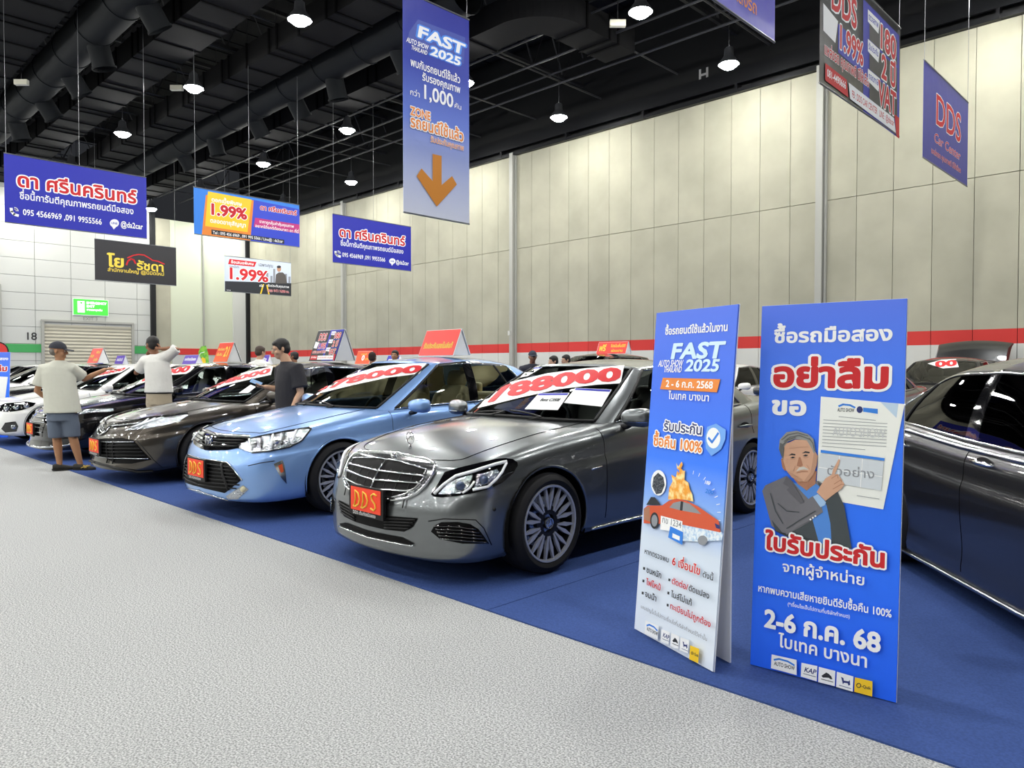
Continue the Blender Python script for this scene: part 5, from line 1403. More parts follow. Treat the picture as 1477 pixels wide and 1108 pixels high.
# --- dark brown sedan
P_B = spec(name='brown_sedan_car', W=1.84, axles=(-1.49, 1.335), doors=(-.9, .28, 1.3), mirror=(-.68, 1.0, 1.0),
    plan=[(0, -2.47), (.35, -2.43), (.6, -2.34), (.77, -2.19), (.87, -1.92), (.905, -1.6), (.915, -1.2), (.92, -.5), (.92, .6), (.915, 1.3), (.89, 1.8), (.8, 2.2), (.6, 2.36), (.3, 2.41), (0, 2.42)],
    zc=[(-2.5, .66), (-2.3, .70), (-2.18, .745), (-2.0, .80), (-1.7, .87), (-1.4, .92), (-1, .965), (-.8, .98), (-.5, 1.0), (.6, 1.04), (1.6, 1.09), (2.0, 1.10), (2.2, 1.09), (2.5, 1.03)],
    zb=[(-2.5, .16), (-2.1, .165), (-1.8, .19), (-1, .2), (0, .19), (1.2, .2), (2.4, .26)], g0=P_K['g0'],
    g1=[(x, y, z - .045) for x, y, z in P_K['g1']], roof=[(y, z - .045) for y, z in P_K['roof']],
    front=[(0, .03), (.04, .0), (.1, .01), (.25, .03), (.45, .02), (.6, .03), (.75, .07), (.88, .13), (.95, .18), (1, .25)])
brown = Car(P_B, (-9.72, 5.27, .009), 0, paint('paint_brown', '4a453f', .85, .32), 'dark brown metallic sedan with a wide slatted lower grille, left of the light blue sedan', 'car')
c = brown
hl = c.patch('headlight', 'cam', [(179.8, 621.6), (190.4, 615), (199.8, 609.3), (219.7, 603.4), (270, 598), (271.3, 599.9), (258.4, 608), (237.3, 614), (213.8, 618)], m_refl, .005, step=3)
c.line('headlight_brow', 'cam', [(160, 613), (186, 609), (220, 602.5), (271, 597.3)], m_glossblk, .012, .008)
for k in range(3): c.line('light_strip', 'cam', [(190 + 4 * k, 617 - 1 * k), (206 + 6 * k, 611 - 1.3 * k), (214 + 10 * k, 605 - k)], m_drl, .008, .009, parent=hl)
lg = c.patch('lower_grille', 'cam', [(139, 634), (151.7, 632.7), (176.3, 631.8), (192.7, 635), (204.5, 649), (218.5, 663), (190.4, 669), (166.9, 668.5), (149.3, 659), (139, 655)], m_grl, .005, clampx=0)
for k in range(6): c.line('grille_slat', 'cam', [(140, 638 + 4 * k), (160, 638 + 4.6 * k), (194 + 4 * k, 637.5 + 4.8 * k)], m_satin if k in (0, 5) else m_plastic, .007, .011, clampx=0, parent=lg)
for x in (.28, .4): c.line('grille_post', 'front', [(x, .24), (x, .5)], m_plastic, .008, .012, parent=lg)
c.line('lip_trim', 'cam', [(130, 665), (166, 675), (200, 680), (237, 678)], m_plastic, .014, .012, clampx=0)
c.patch('grille', 'front', [(0, .62), (.1, .63), (.42, .67), (.60, .705), (.58, .715), (.35, .69), (0, .675)], m_glossblk, .006, clampx=0)
c.line('grille_trim', 'front', [(.11, .655), (.14, .60), (.06, .56), (0, .552)], m_chrome, .014, .012, clampx=0)
c.line('grille_trim', 'front', [(.1, .66), (.35, .68), (.6, .71)], m_chrome, .007, .01)
h = c.hit('front', 0, .63); em = MB(); yy = h[0].y - .03; em.tube([(.068 * math.cos(q * .2618), yy, .63 + .048 * math.sin(q * .2618)) for q in range(24)], .008, 6, closed=True); em.tube([(.024 * math.cos(q * .2618), yy, .632 + .038 * math.sin(q * .2618)) for q in range(24)], .006, 6, closed=True); em.build('oval_emblem', m_chrome, c.root, smooth=True)
c.line('bumper_crease_shade', 'cam', [(196, 634), (206, 645), (222, 664), (236, 676)], m_plastic, .005, .0)  # crease drawn by colour only: a dark line for its shade
c.plate(0, .42, out=.03)
# --- black sedan
P_N = spec(name='black_sedan_car', W=1.85, plan=P_K['plan'], zc=P_B['zc'], g0=P_K['g0'], g1=P_B['g1'], roof=P_B['roof'], axles=(-1.46, 1.315), front=P_B['front'], doors=(-.9, .28, 1.3), mirror=(-.68, 1.0, 1.0),
    zb=[(-2.5, .15), (-2.1, .16), (-1.8, .19), (-1, .2), (0, .19), (1.2, .2), (2.4, .26)])
m_pblack = paint('paint_black', '0a0a10', .3, .2)
black = Car(P_N, (-12.85, 5.26, .009), 0, m_pblack, 'glossy black sedan with chrome lower lip, behind the man in the cap', 'car')
c = black
hl = c.patch('headlight', 'front', [(.50, .66), (.62, .70), (.8, .735), (.86, .75), (.87, .71), (.78, .66), (.6, .63)], m_refl, .006)
for k in range(4): c.line('light_strip', 'front', [(.56 + .08 * k, .65 + .012 * k), (.57 + .08 * k, .69 + .012 * k)], m_drl, .01, .01, parent=hl)
g = c.patch('grille', 'front', [(0, .34), (.36, .34), (.42, .5), (.45, .66), (0, .67)], m_glossblk, .005, clampx=0)
for k in range(4): c.line('grille_slat', 'front', [(0, .40 + .07 * k), (.38 + .015 * k, .41 + .07 * k)], m_satin, .007, .012, clampx=0, parent=g)
c.line('grille_bar', 'front', [(0, .672), (.46, .675), (.55, .69), (.72, .735)], m_chrome, .018, .012, clampx=0)
c.line('lip_trim', 'front', [(0, .185), (.4, .19), (.7, .22), (.82, .26)], m_chrome, .016, .012, clampx=0)
c.patch('side_intake', 'front', [(.58, .3), (.78, .33), (.82, .48), (.62, .46)], m_plastic, .004)
c.plate(0, .44, out=.03)
# --- white sedan
P_W = spec(name='white_sedan_car', wr=.33, zc=P_B['zc'], doors=(-.9, .28, 1.3), mirror=(-.62, .98, .98))
m_pwhite = paint('paint_white', 'e8e8e6', 0, .3)
white = Car(P_W, (-15.78, 5.1, .009), 0, m_pwhite, 'white sedan with round fog lamp recess, left of the glossy black sedan', 'car')
c = white
hl = c.patch('headlight', 'cam', [(0, 585), (7.6, 582), (38, 579.5), (51.8, 581.4), (48, 585.8), (31.6, 592), (12.6, 594.6), (0, 593.4)], m_glossblk, .005, step=3)
for q in ((10, 589), (24, 587.5), (38, 585)):
    h = c.hit('cam', *q)
    if h:
        for k, sx in enumerate((1, -1)): MB().ball((sx * h[0].x, h[0].y, h[0].z), .05, 12, 8).build('projector_lens', m_refl, hl[k], smooth=True)
fl = c.patch('fog_recess', 'cam', [(2, 618.6), (7.6, 609.8), (22.7, 607.9), (26.5, 614.9), (24, 622.4), (7.6, 623.7)], m_glossblk, .005)
h = c.hit('cam', 20, 616)
for k, sx in enumerate((1, -1)): MB().ball((sx * h[0].x, h[0].y, h[0].z), .045, 12, 8).build('fog_lens', m_refl, fl[k], smooth=True)
for sx in (-1, 1): c.patch('grille', 'front', [(.06, .6), (.3, .6), (.36, .66), (.3, .72), (.08, .72)], m_glossblk, .006)
c.patch('lower_grille', 'front', [(0, .25), (.4, .25), (.46, .4), (0, .42)], m_grl, .005, clampx=0)
# --- black sedan further left
P_L = spec(name='black_sedan_car', W=1.82, zc=P_B['zc'])
left = Car(P_L, (-18.95, 5.2, .009), 0, m_pblack, 'black sedan beyond the white sedan, only its side windows and roof in view', 'car', glass=m_glassdk, simple=True)
# --- dark grey coupe-like sedan at the right edge
P_R = spec(name='dark_coupe_car', W=1.78, doors=(-.95, .27, 1.22), mirror=(-.86, 1.0, .98), handles=(.06, 1.08), handle_z=.845, handle_mat=m_chrome, quarter=.62,
    plan=[(0, -2.32), (.35, -2.29), (.6, -2.21), (.76, -2.07), (.84, -1.85), (.875, -1.5), (.885, -1.2), (.89, -.5), (.89, .6), (.89, 1.3), (.86, 1.8), (.77, 2.1), (.6, 2.24), (.3, 2.30), (0, 2.32)],
    zc=[(-2.4, .75), (-2.1, .83), (-1.4, .95), (-1, .99), (-.3, .985), (.3, .99), (1.2, 1.03), (1.7, 1.05), (2.1, 1.03), (2.4, .97)],
    g0=[(0, -1.15), (.42, -1.08), (.68, -.87), (.77, -.70), (.785, .28), (.785, .42), (.775, .98), (.745, 1.55), (.66, 1.72), (.40, 1.80), (0, 1.83)],
    g1=[(0, -.22, 1.375), (.36, -.2, 1.37), (.5, -.12, 1.35), (.545, -.04, 1.34), (.57, .40, 1.355), (.57, .52, 1.35), (.57, .95, 1.325), (.56, 1.36, 1.20), (.5, 1.42, 1.22), (.3, 1.46, 1.25), (0, 1.47, 1.26)],
    segs=['ws', 'ws', 'a', 'fw', 'b', 'bw', 'bw', 'c', 'rw', 'rw'],
    zb=[(-2.4, .14), (-1.8, .095), (1.2, .095), (2.4, .24)], roof=[(-.3, 1.36), (-.2, 1.375), (.05, 1.42), (.4, 1.455), (.8, 1.44), (1.2, 1.36), (1.5, 1.25)],
    side=[(0, .06), (.05, .03), (.14, .012), (.26, .02), (.4, .012), (.55, .002), (.68, .0), (.78, .02), (.86, .022), (.93, .04), (.97, .07), (1, .11)])
coupe = Car(P_R, (-.28, 5.17, .009), R(39.6), paint('paint_dark', '565557', .92, .3), 'dark grey coupe-shaped sedan at the right edge, seen from its side', 'car', glass=m_glassdk)
c = coupe
for sx in (-1, 1):
    pts = []
    for q in range(12):
        y = -1.05 + 2.1 * q / 11; h = c.bvh.ray_cast(Vector((sx * 3, y, .14 - .012 * q / 11)), Vector((-sx, 0, 0)))
        if h[0]: pts.append(h[0] + Vector((sx * .006, 0, 0)))
    MB().tube(pts, .022, 8, flat=.6).build('sill_trim', m_satin, c.root, smooth=True)
    pts = []
    for q in range(14):
        y = -.7 + 2.3 * q / 13; h = c.bvh.ray_cast(Vector((sx * 3, y, c.zdeck(.78, y) - .03)), Vector((-sx, 0, 0)))
        if h[0]: pts.append(h[0] + Vector((sx * .004, 0, .0)))
    MB().tube(pts, .016, 8).build('belt_trim', m_satin, c.root, smooth=True)

# --- price strips and sheets on the windscreens
def price(car, label, poly, txt, base, up0, up1):
    r = car.sticker('price_strip', label, 'price tag', poly, .008, 'price strips on windscreens'); car.decal(r, 'price_digits', txt, base, up0, up1, m_red, .0115, .07)
price(merc, 'white price strip with big red 788000 on the grey metallic sedan', [(689, 590), (711, 564.6), (736, 552.3), (790, 539.7), (844.4, 532.5), (900.4, 528), (895, 554.2), (862.5, 556), (808.3, 562.3), (754, 574)], '788000', [(701, 583), (727, 575), (758, 568), (792, 561), (830, 555), (862, 552), (894, 550)], (4, -18), (3, -18))
price(camry, 'white price strip with red 578000 on the light blue sedan', [(437.6, 572.7), (451.7, 560.4), (495.7, 544.5), (543.2, 530.4), (578.5, 526), (615.4, 524.8), (604.9, 540), (560.8, 545.4), (508, 556.8), (472.8, 565.6)], '578000', [(446, 568.5), (490, 557.5), (530, 548), (570, 541), (606, 537.5)], (7, -9.5), (4, -10))
price(brown, 'white price strip with red 558000 on the dark brown sedan', [(285.4, 567.6), (298.2, 558.5), (327.5, 545), (358, 536.6), (394, 529.2), (390.9, 541.4), (351.9, 550), (327.5, 556), (303, 564.6)], '558000', [(292, 565), (320, 555), (352, 547), (389, 538.5)], (7, -6), (3, -7))
price(black, 'white price strip with red 698000 on the glossy black sedan', [(196, 556), (206, 546), (222, 539), (248, 532.5), (284.8, 526.2), (271.4, 539.6), (248, 541.4), (222, 548)], '698000', [(203, 552), (222, 545.5), (248, 539.5), (271, 536.5)], (5, -6), (6, -8.5))
price(white, 'white price strip with red digits on the white sedan', [(118, 547), (126, 541), (150, 534), (182, 528.5), (190, 530), (178, 537), (150, 542.5), (125, 549)], '758000', [(124, 547), (150, 540.5), (178, 535)], (4, -4), (5, -4.5))
SH = [('paper sheet on the grey sedan windscreen, left of two standing sheets', [(777.6, 568.2), (821.8, 567.7), (804.7, 592.4), (756.9, 591.2)], 'Benz C350E'), ('paper sheet of small print on the grey sedan windscreen, nearest the pillar', [(830, 560.5), (882.3, 562.8), (867.9, 587.5), (813.7, 582)], None), ('paper sheet at the top far corner of the grey sedan windscreen', [(756, 531.5), (783, 530.5), (761.4, 543.5), (735, 548)], None)]
for lab, poly, hd in SH:
    r = merc.sticker('notice_sheet', lab, 'paper sheet', poly, .006, 'notice sheets on the windscreen')
    merc.sheet_text(r, poly, hd, [(.9, .3, .75)] if hd else [(.3, .35, .7), (.42, .3, .8), (.55, .15, .85), (.67, .15, .85), (.79, .15, .8)])
r = brown.sticker('notice_sheet', 'slanted white paper sheet on the brown sedan windscreen by the phone', 'paper sheet', [(361.8, 555.4), (369, 558.5), (358, 567.5), (344.6, 567.5)], .006, 'notice sheets on the windscreen')

# --- second rows behind: sedans, a tall black wagon, an open hatchback
P_2 = spec(name='parked_sedan_car')
back0 = Car(P_2, (-7.9, 14.1,   .009), 0, m_pwhite, 'white sedan in the second row, seen between the two sign boards', 'car', group='second row cars', glass=m_glassdk, simple=True)
back0.std_face(); back0.std_tail()
def recolor(o, m):
    for q in [o] + list(o.children_recursive):
        if q.type == 'MESH':
            for sl in q.material_slots:
                if sl.material == m_pwhite: sl.link = 'OBJECT'; sl.material = m
for x, y, m, lab in ((-4.5, 11.75, paint('paint_graphite', '3c3d3f', .6), 'graphite sedan in the second row, just right of the pointing man board'),
                     (-20.8, 13.6, paint('paint_silver', '9a9da0', .8), 'silver sedan in the second row carrying an orange roof sign'),
                     (-18.6, 13.6, m_pwhite, 'white sedan in the second row carrying a small blue roof sign'),
                     (-30.6, 15.2, m_pblack, 'black sedan near the wall carrying a violet roof sign'), (-26.3, 10.4, m_pwhite, 'white sedan carrying a purple roof sign beside the green feather flag'),
                     (-33.7, 10.4, paint('paint_silver2', '9a9da0', .8), 'silver sedan far back carrying a purple roof sign before the roller door'), (-36.2, 10.4, m_pwhite, 'white sedan farthest back by the roller door carrying a blue roof sign'), (-21.4, 5.1, m_pwhite, 'white sedan at the far left of the front row, only its roof in view'), (-24.2, 5.1, m_pblack, 'black sedan at the far left end of the front row')):
    o = copy_tree(back0.root); o.location = (x, y, .009); o['label'] = lab; recolor(o, m)
P_S = spec(name='black_wagon_car', zc=[(y, z + .12) for y, z in BASE['zc']], g1=[(x, y, z + .26) for x, y, z in BASE['g1'][:6]] + [(.58, 1.35, 1.63), (.55, 1.75, 1.61), (.3, 1.85, 1.62), (0, 1.88, 1.62)],
    g0=BASE['g0'][:6] + [(.79, 1.75), (.74, 2.05), (.40, 2.15), (0, 2.18)], roof=[(-.3, 1.64), (-.16, 1.655), (.05, 1.69), (.4, 1.72), (.8, 1.72), (1.5, 1.69), (1.95, 1.61)], wr=.36, arch=.4, W=1.86)
suv = Car(P_S, (-11.9, 15.0,   .009), 0, m_pblack, 'tall black wagon in the second row behind the people near the wall', 'car', glass=m_glassdk, simple=True)
P_H = dict(P_S); P_H.update(name='dark_hatchback_car', zc=[(y, z + .03) for y, z in BASE['zc']], g1=[(x, y, z - .15) for x, y, z in P_S['g1']], roof=[(y, z - .15) for y, z in P_S['roof']], W=1.8, plan=[(x * .99, y) for x, y in BASE['plan']])
hatch = Car(P_H, (-4.15, 16.55,   .009), 0, paint('paint_hatch', '2c2d2f', .5), 'dark hatchback with its tailgate raised, against the wall at right', 'car', glass=m_glassdk, simple=True)
tg = MB(); V = []; F = []
for i in range(9):
    x = -.66 + 1.32 * i / 8; bow = .07 * (1 - (x / .66) ** 2)
    for j, (y, z) in enumerate(((1.72, 1.46), (1.84, 1.60), (2.0, 1.76), (2.16, 1.86), (2.28, 1.88), (2.30, 1.85), (2.16, 1.81), (2.02, 1.71), (1.88, 1.55), (1.74, 1.42))): V.append((x * (1 + .06 * (j > 2)), y, z + bow))
for i in range(8):
    for j in range(9): F.append((i * 10 + j, i * 10 + 10 + j, i * 10 + 11 + j, i * 10 + 1 + j))
F += [tuple(range(10)), tuple(range(89, 79, -1))]
tg.add(V, F); tg.build('tailgate', hatch.paint, hatch.root, smooth=35)
for sx in (-1, 1): MB().tube([(sx * .6, 1.9, 1.25), (sx * .6, 2.1, 1.76)], .014, 6).build('tailgate_strut', m_plastic, hatch.root)
for q in (merc, camry, brown, black, white, left, coupe, suv): q.std_tail()
for q in (left, coupe, suv, hatch): q.std_face()
price(hatch, 'white price strip with red digits on the dark hatchback windscreen', [(1338, 525), (1358, 519.5), (1379, 518.5), (1383, 530), (1360, 532)], '00', [(1349, 530), (1380, 528)], (0, -8), (0, -8))
# ------------------------------------------------------------------ people
def loft(mb, rings, n=20, mi=0):
    """rings = (cx,cy,cz,rx,ry,yaw)"""
    vs = []; fs = []
    for cx, cy, cz, rx, ry, yw in rings:
        c, s_ = math.cos(yw), math.sin(yw)
        for j in range(n):
            a = 2 * math.pi * j / n; x, y = rx * math.cos(a), ry * math.sin(a); vs.append((cx + x * c - y * s_, cy + x * s_ + y * c, cz))
    k = len(rings)
    for i in range(k - 1):
        for j in range(n): fs.append((i * n + j, i * n + (j + 1) % n, (i + 1) * n + (j + 1) % n, (i + 1) * n + j))
    fs += [tuple(range(n - 1, -1, -1)), tuple((k - 1) * n + j for j in range(n))]
    return mb.add(vs, fs, mi)
def fuse(name, mb, m, parent, vox, it=4, cut=None):
    """union of overlapping shapes as one smooth skin"""
    me = bpy.data.meshes.new(name); me.from_pydata(mb.v, [], mb.f)
    bm = bmesh.new(); bm.from_mesh(me); bmesh.ops.recalc_face_normals(bm, faces=bm.faces); bm.to_mesh(me); bm.free()
    t = bpy.data.objects.new(name, me); COL.objects.link(t)
    r = t.modifiers.new('r', 'REMESH'); r.mode = 'VOXEL'; r.voxel_size = vox; r.use_smooth_shade = True
    q = t.modifiers.new('s', 'SMOOTH'); q.iterations = it; q.factor = .5
    dg = bpy.context.evaluated_depsgraph_get(); nm = bpy.data.meshes.new_from_object(t.evaluated_get(dg))
    bpy.data.objects.remove(t); bpy.data.meshes.remove(me)
    nm.name = name; nm.materials.clear(); nm.materials.append(m)
    o = bpy.data.objects.new(name, nm); COL.objects.link(o); o.parent = parent
    return o
def hand(mb, wrist, d, palm, L=.18, curl=.35, spread=1.0):
    """palm and five bent fingers; d = pointing direction, palm = palm normal"""
    d = Vector(d).normalized(); p = Vector(palm); p = (p - d * p.dot(d)).normalized(); s_ = d.cross(p); w = Vector(wrist)
    pc = w + d * L * .27
    mb.tube([w - d * .02, w + d * .02, w + d * L * .3, w + d * L * .5], [.024, .029, .037, .034], 10, flat=.55)
    for k, (off, ln) in enumerate(((-.03, .40), (-.01, .47), (.01, .44), (.029, .35))):
        b = w + d * L * .46 + s_ * off * spread; c = curl * (1 + .12 * k); q = [b]
        dd = d.copy()
        for seg in (.45, .32, .23):
            dd = (dd * math.cos(c) + p * math.sin(c)).normalized(); q.append(q[-1] + dd * L * ln * seg)
        mb.tube(q, [.0105, .0100, .0092, .0080], 8)
    b = w + d * L * .14 - s_ * .026; q = [b, b + (d * .6 - s_ * .7).normalized() * .035, b + (d * .6 - s_ * .7).normalized() * .035 + (d * .85 - s_ * .3 + p * .3).normalized() * .032]
    q.append(q[-1] + (d * .9 + p * .4).normalized() * .026); mb.tube(q, [.014, .0125, .011, .0085], 8)
def head(root, body, c, yaw, pitch, m_skin, m_h, cap=None, bald=False, vox=.007, glasses=False, k=1.0):
    Rm = Matrix.Translation(Vector(c)) @ Matrix.Rotation(yaw, 4, 'Z') @ Matrix.Rotation(pitch, 4, 'X')
    T = lambda x, y, z: tuple(Rm @ Vector((x * k, y * k, z * k)))
    def ball(mb, cc, r, n=18, m=12):
        b = MB(); b.ball((0, 0, 0), r, n, m); mb.add([T(v[0] + cc[0], v[1] + cc[1], v[2] + cc[2]) for v in b.v], b.f)
    hd = MB()
    ball(hd, (0, .012, .03), (.076, .096, .088)); ball(hd, (0, -.018, -.03), (.062, .072, .083)); ball(hd, (0, -.045, -.088), (.036, .036, .026))
    hd.tube([T(0, -.088, .012), T(0, -.108, -.018), T(0, -.1, -.036)], [.009, .014, .013], 8)
    for sx in (-1, 1):
        ball(hd, (sx * .078, .012, -.008), (.011, .02, .033)); ball(hd, (sx * .03, -.078, .022), (.026, .014, .01)); ball(hd, (sx * .04, -.06, -.03), (.028, .025, .026))
    ball(hd, (0, -.082, -.06), (.026, .012, .008)); ball(hd, (0, -.08, -.073), (.022, .012, .008))
    body.add(hd.v, hd.f)
    e = MB(); pu = MB()
    for sx in (-1, 1):
        ball(e, (sx * .03, -.083, .006), (.014, .008, .008), 10, 6)
        ball(pu, (sx * .03, -.0885, .006), (.006, .004, .006), 8, 6)
        ball(pu, (sx * .032, -.094, .027), (.021, .006, .0045), 8, 6)
    e.build('eyes', mat('eye_white', 'd9d4cc', .3), root, smooth=True); pu.build('pupils_and_brows', mat('brow_black', '141010', .5), root, smooth=True)
    l = MB(); ball(l, (0, -.091, -.0665), (.021, .006, .0025), 10, 6); l.build('mouth', mat('lip_line', '6a3a30', .6), root, smooth=True)
    h = MB()
    if cap is None:
        ball(h, (0, .022, .044), (.084, .1, .087)); ball(h, (0, .05, -.005), (.08, .068, .075)); ball(h, (0, -.022, .078), (.064, .062, .036))
        for sx in (-1, 1): ball(h, (sx * .066, -.008, .02), (.016, .03, .035))
        fuse('hair', h, m_h, root, vox, 3)
    else:
        ball(h, (0, .045, -.005), (.079, .062, .06)); fuse('hair', h, m_h, root, vox, 3)
        cp = MB(); V = []; F = []
        for i in range(9):
            t = (math.pi / 2) * i / 8
            for j in range(22):
                a = 2 * math.pi * j / 22; V.append(T(.087 * math.cos(t) * math.cos(a), .01 + .107 * math.cos(t) * math.sin(a), .035 + .098 * math.sin(t)))
        for i in range(8):
            for j in range(22): F.append((i * 22 + j, i * 22 + (j + 1) % 22, (i + 1) * 22 + (j + 1) % 22, (i + 1) * 22 + j))
        cp.add(V, F); o = cp.build('cap', cap, root, smooth=True)
        br = MB(); V = []
        for lay in (0, -.006):
            for q, wd in ((-.075, .083), (-.11, .082), (-.145, .07), (-.168, .045), (-.178, .012)):
                for sx in (-1, -.5, 0, .5, 1): V.append(T(sx * wd, q + .02 * abs(sx) ** 2 * 0, .042 - (abs(sx) ** 2) * .014 - (abs(q) - .075) * .12 + lay))
        F = []
        for L in (0, 25):
            for i in range(4):
                for j in range(4): f = (L + i * 5 + j, L + i * 5 + j + 1, L + i * 5 + j + 6, L + i * 5 + j + 5); F.append(f if L == 0 else f[::-1])
        for j in range(4): F.append((20 + j, 21 + j, 46 + j, 45 + j))
        for i in range(4): F += [(i * 5, i * 5 + 5, i * 5 + 30, i * 5 + 25), (i * 5 + 4, i * 5 + 29, i * 5 + 34, i * 5 + 9)]
        br.add(V, F); br.build('cap_brim', cap, o, smooth=40)
    if glasses:
        g = MB()
        for sx in (-1, 1):
            g.tube([T(sx * .032 + .024 * math.cos(q * .524), -.105, .006 + .018 * math.sin(q * .524)) for q in range(12)], .0025, 5, closed=True)
            g.tube([T(sx * .056, -.104, .01), T(sx * .082, -.02, .012), T(sx * .084, .02, .0)], .0025, 5)
        g.tube([T(-.01, -.107, .01), T(.01, -.107, .01)], .0025, 5); g.build('glasses', m_wire, root, smooth=True)
def arm(body, sh, el, wr, k=1.0):
    body.tube([sh, Vector(sh).lerp(Vector(el), .5), el, Vector(el).lerp(Vector(wr), .35), wr], [.05 * k, .046 * k, .039 * k, .039 * k, .026 * k], 12)
def leg(body, hp, kn, an, k=1.0):
    body.tube([hp, Vector(hp).lerp(Vector(kn), .5), kn, Vector(kn).lerp(Vector(an), .3), Vector(kn).lerp(Vector(an), .75), an, Vector(an) - Vector((0, 0, .06))], [.085 * k, .072 * k, .054 * k, .056 * k, .042 * k, .034 * k, .036 * k], 14)
def shoe(name, an, d, m, parent, sole=None, L=.285):
    """an = ankle above the ground; d = toe direction"""
    d = Vector((d[0], d[1], 0)).normalized(); s_ = Vector((-d.y, d.x, 0)); a = Vector((an[0], an[1], 0)); V = []; F = []
    st = [(-.075, .032, .075), (-.05, .038, .085), (.0, .04, .085), (.06, .043, .068), (.12, .047, .052), (.165, .043, .045), (.195, .03, .038), (.208, .012, .03)]
    n = 12
    for x, w, h in st:
        for j in range(n):
            t = 2 * math.pi * j / n; V.append(a + d * x + s_ * (w * math.cos(t)) + Vector((0, 0, max(.012, h * .5 + h * .5 * math.sin(t)))))
    for i in range(len(st) - 1):
        for j in range(n): F.append((i * n + j, i * n + (j + 1) % n, (i + 1) * n + (j + 1) % n, (i + 1) * n + j))
    F += [tuple(range(n)), tuple((len(st) - 1) * n + j for j in range(n))]
    b = MB().add(V, F); o = b.build(name, m, parent, smooth=50)
    sl = MB(); q = [a + d * x + s_ * y for x, y in ((-.085, .0), (-.075, .034), (-.02, .04), (.06, .044), (.13, .049), (.19, .036), (.214, .0), (.19, -.036), (.13, -.049), (.06, -.044), (-.02, -.04), (-.075, -.034))]
    sl.add([(p.x, p.y, .0) for p in q] + [(p.x, p.y, .022) for p in q], [tuple(range(12)), tuple(range(12, 24))] + [(i, (i + 1) % 12, (i + 1) % 12 + 12, i + 12) for i in range(12)]); sl.build('sole', sole or m, o)
    return o
SKIN = mat('skin_tan', 'a97a58', .55); SKIN2 = mat('skin_brown', '8a5d42', .55); SKIN3 = mat('skin_fair', 'c39a7c', .55); HAIRB = mat('hair_black', '15110f', .6); HAIRG = mat('hair_greyish', '6a655e', .7); HAIRN = mat('hair_brown', '3a2a1e', .6)
def ppl(label, u, d):
    """root where the photo shows the person, d metres along the view axis; local x right, y away"""
    p = R3 * ((u - 738.5) / FPX * d) + Vector((-math.sin(TH), math.cos(TH), 0)) * d
    return thing('person', label, 'person', (p.x, p.y, .009), TH)

# the man in the cap, pointing over the bonnet
r = ppl('man in dark cap, pale tee and grey-blue shorts pointing to the right', 95, 9.74)
b = MB(); yw = R(20)
head(r, b, (-.105, .02, 1.575), R(108), R(4), SKIN, HAIRG, cap=mat('cap_navy', '2c2e38', .8))
b.tube([(-.09, .03, 1.5), (-.1, .03, 1.42), (-.12, .03, 1.34)], [.055, .058, .075], 14)
loft(b, [(-.09, .03, .82, .13, .08, yw), (-.11, .03, 1.1, .15, .1, yw), (-.12, .03, 1.33, .15, .09, yw), (-.1, .03, 1.42, .07, .06, yw)])
loft(b, [(-.07, .03, .7, .11, .07, yw), (-.08, .03, .9, .13, .08, yw)])
shR, elR, wrR = (.02, .08, 1.345), (.085, .27, 1.20), (.36, .30, 1.335)
shL, elL, wrL = (-.285, .0, 1.34), (-.37, -.02, 1.05), (-.28, .18, .9)
arm(b, shR, elR, wrR); arm(b, shL, elL, wrL)
hand(b, wrR, (.95, .05, .12), (.1, 0, -1), curl=.22); hand(b, wrL, (.5, .6, -.6), (1, 0, 0), curl=.5)
leg(b, (-.15, .0, .82), (-.145, .02, .46), (-.13, .05, .085)); leg(b, (.02, .05, .82), (.045, .05, .46), (.125, .08, .085))
fuse('body', b, SKIN, r, .0085, 3)
t = MB(); loft(t, [(-.065, .03, .765, .222, .165, yw), (-.075, .03, .9, .21, .155, yw), (-.10, .03, 1.1, .2, .14, yw), (-.125, .035, 1.28, .205, .13, yw), (-.13, .035, 1.36, .185, .115, yw), (-.115, .035, 1.425, .115, .085, yw), (-.1, .03, 1.455, .072, .07, yw)])
t.tube([(-.06, .05, 1.35), shR, (.055, .18, 1.275), (.072, .225, 1.235)], [.09, .085, .085, .09], 14); t.tube([(-.2, .03, 1.34), shL, (-.325, -.01, 1.2), (-.345, -.012, 1.12)], [.09, .085, .082, .086], 14)
fuse('t_shirt', t, mat('tee_pale', 'c9c9bc', .85, bump=(9, .5)), r, .011, 3)
t = MB(); loft(t, [(-.068, .03, .66, .19, .15, yw), (-.075, .03, .86, .17, .125, yw)]); loft(t, [(-.14, .01, .435, .095, .1, yw), (-.145, .01, .6, .105, .11, yw), (-.14, .02, .76, .1, .11, yw)]); loft(t, [(.045, .05, .445, .095, .1, yw), (.03, .05, .6, .105, .11, yw), (0, .04, .76, .1, .11, yw)])
fuse('shorts', t, mat('shorts_greyblue', '5c6676', .85, bump=(12, .4)), r, .011, 2)
m_shoe = mat('shoe_dark', '24211c', .7); m_sole = mat('shoe_sole', '17140f', .8)
o = shoe('shoe', (-.13, .04, 0), (.75, .55), m_shoe, r, m_sole)
o = shoe('shoe', (.125, .07, 0), (1, .02), m_shoe, r, m_sole)
st = MB()
for q in ((.17, .26), (.21, .29), (.24, .2)): st.tube([(q[0], .022, .03), ((q[0] + q[1]) / 2, .024, .05), (q[1], .026, .065)], .006, 5)
st.build('shoe_stripe', mat('stripe_gold', 'c8a84a', .5), o)

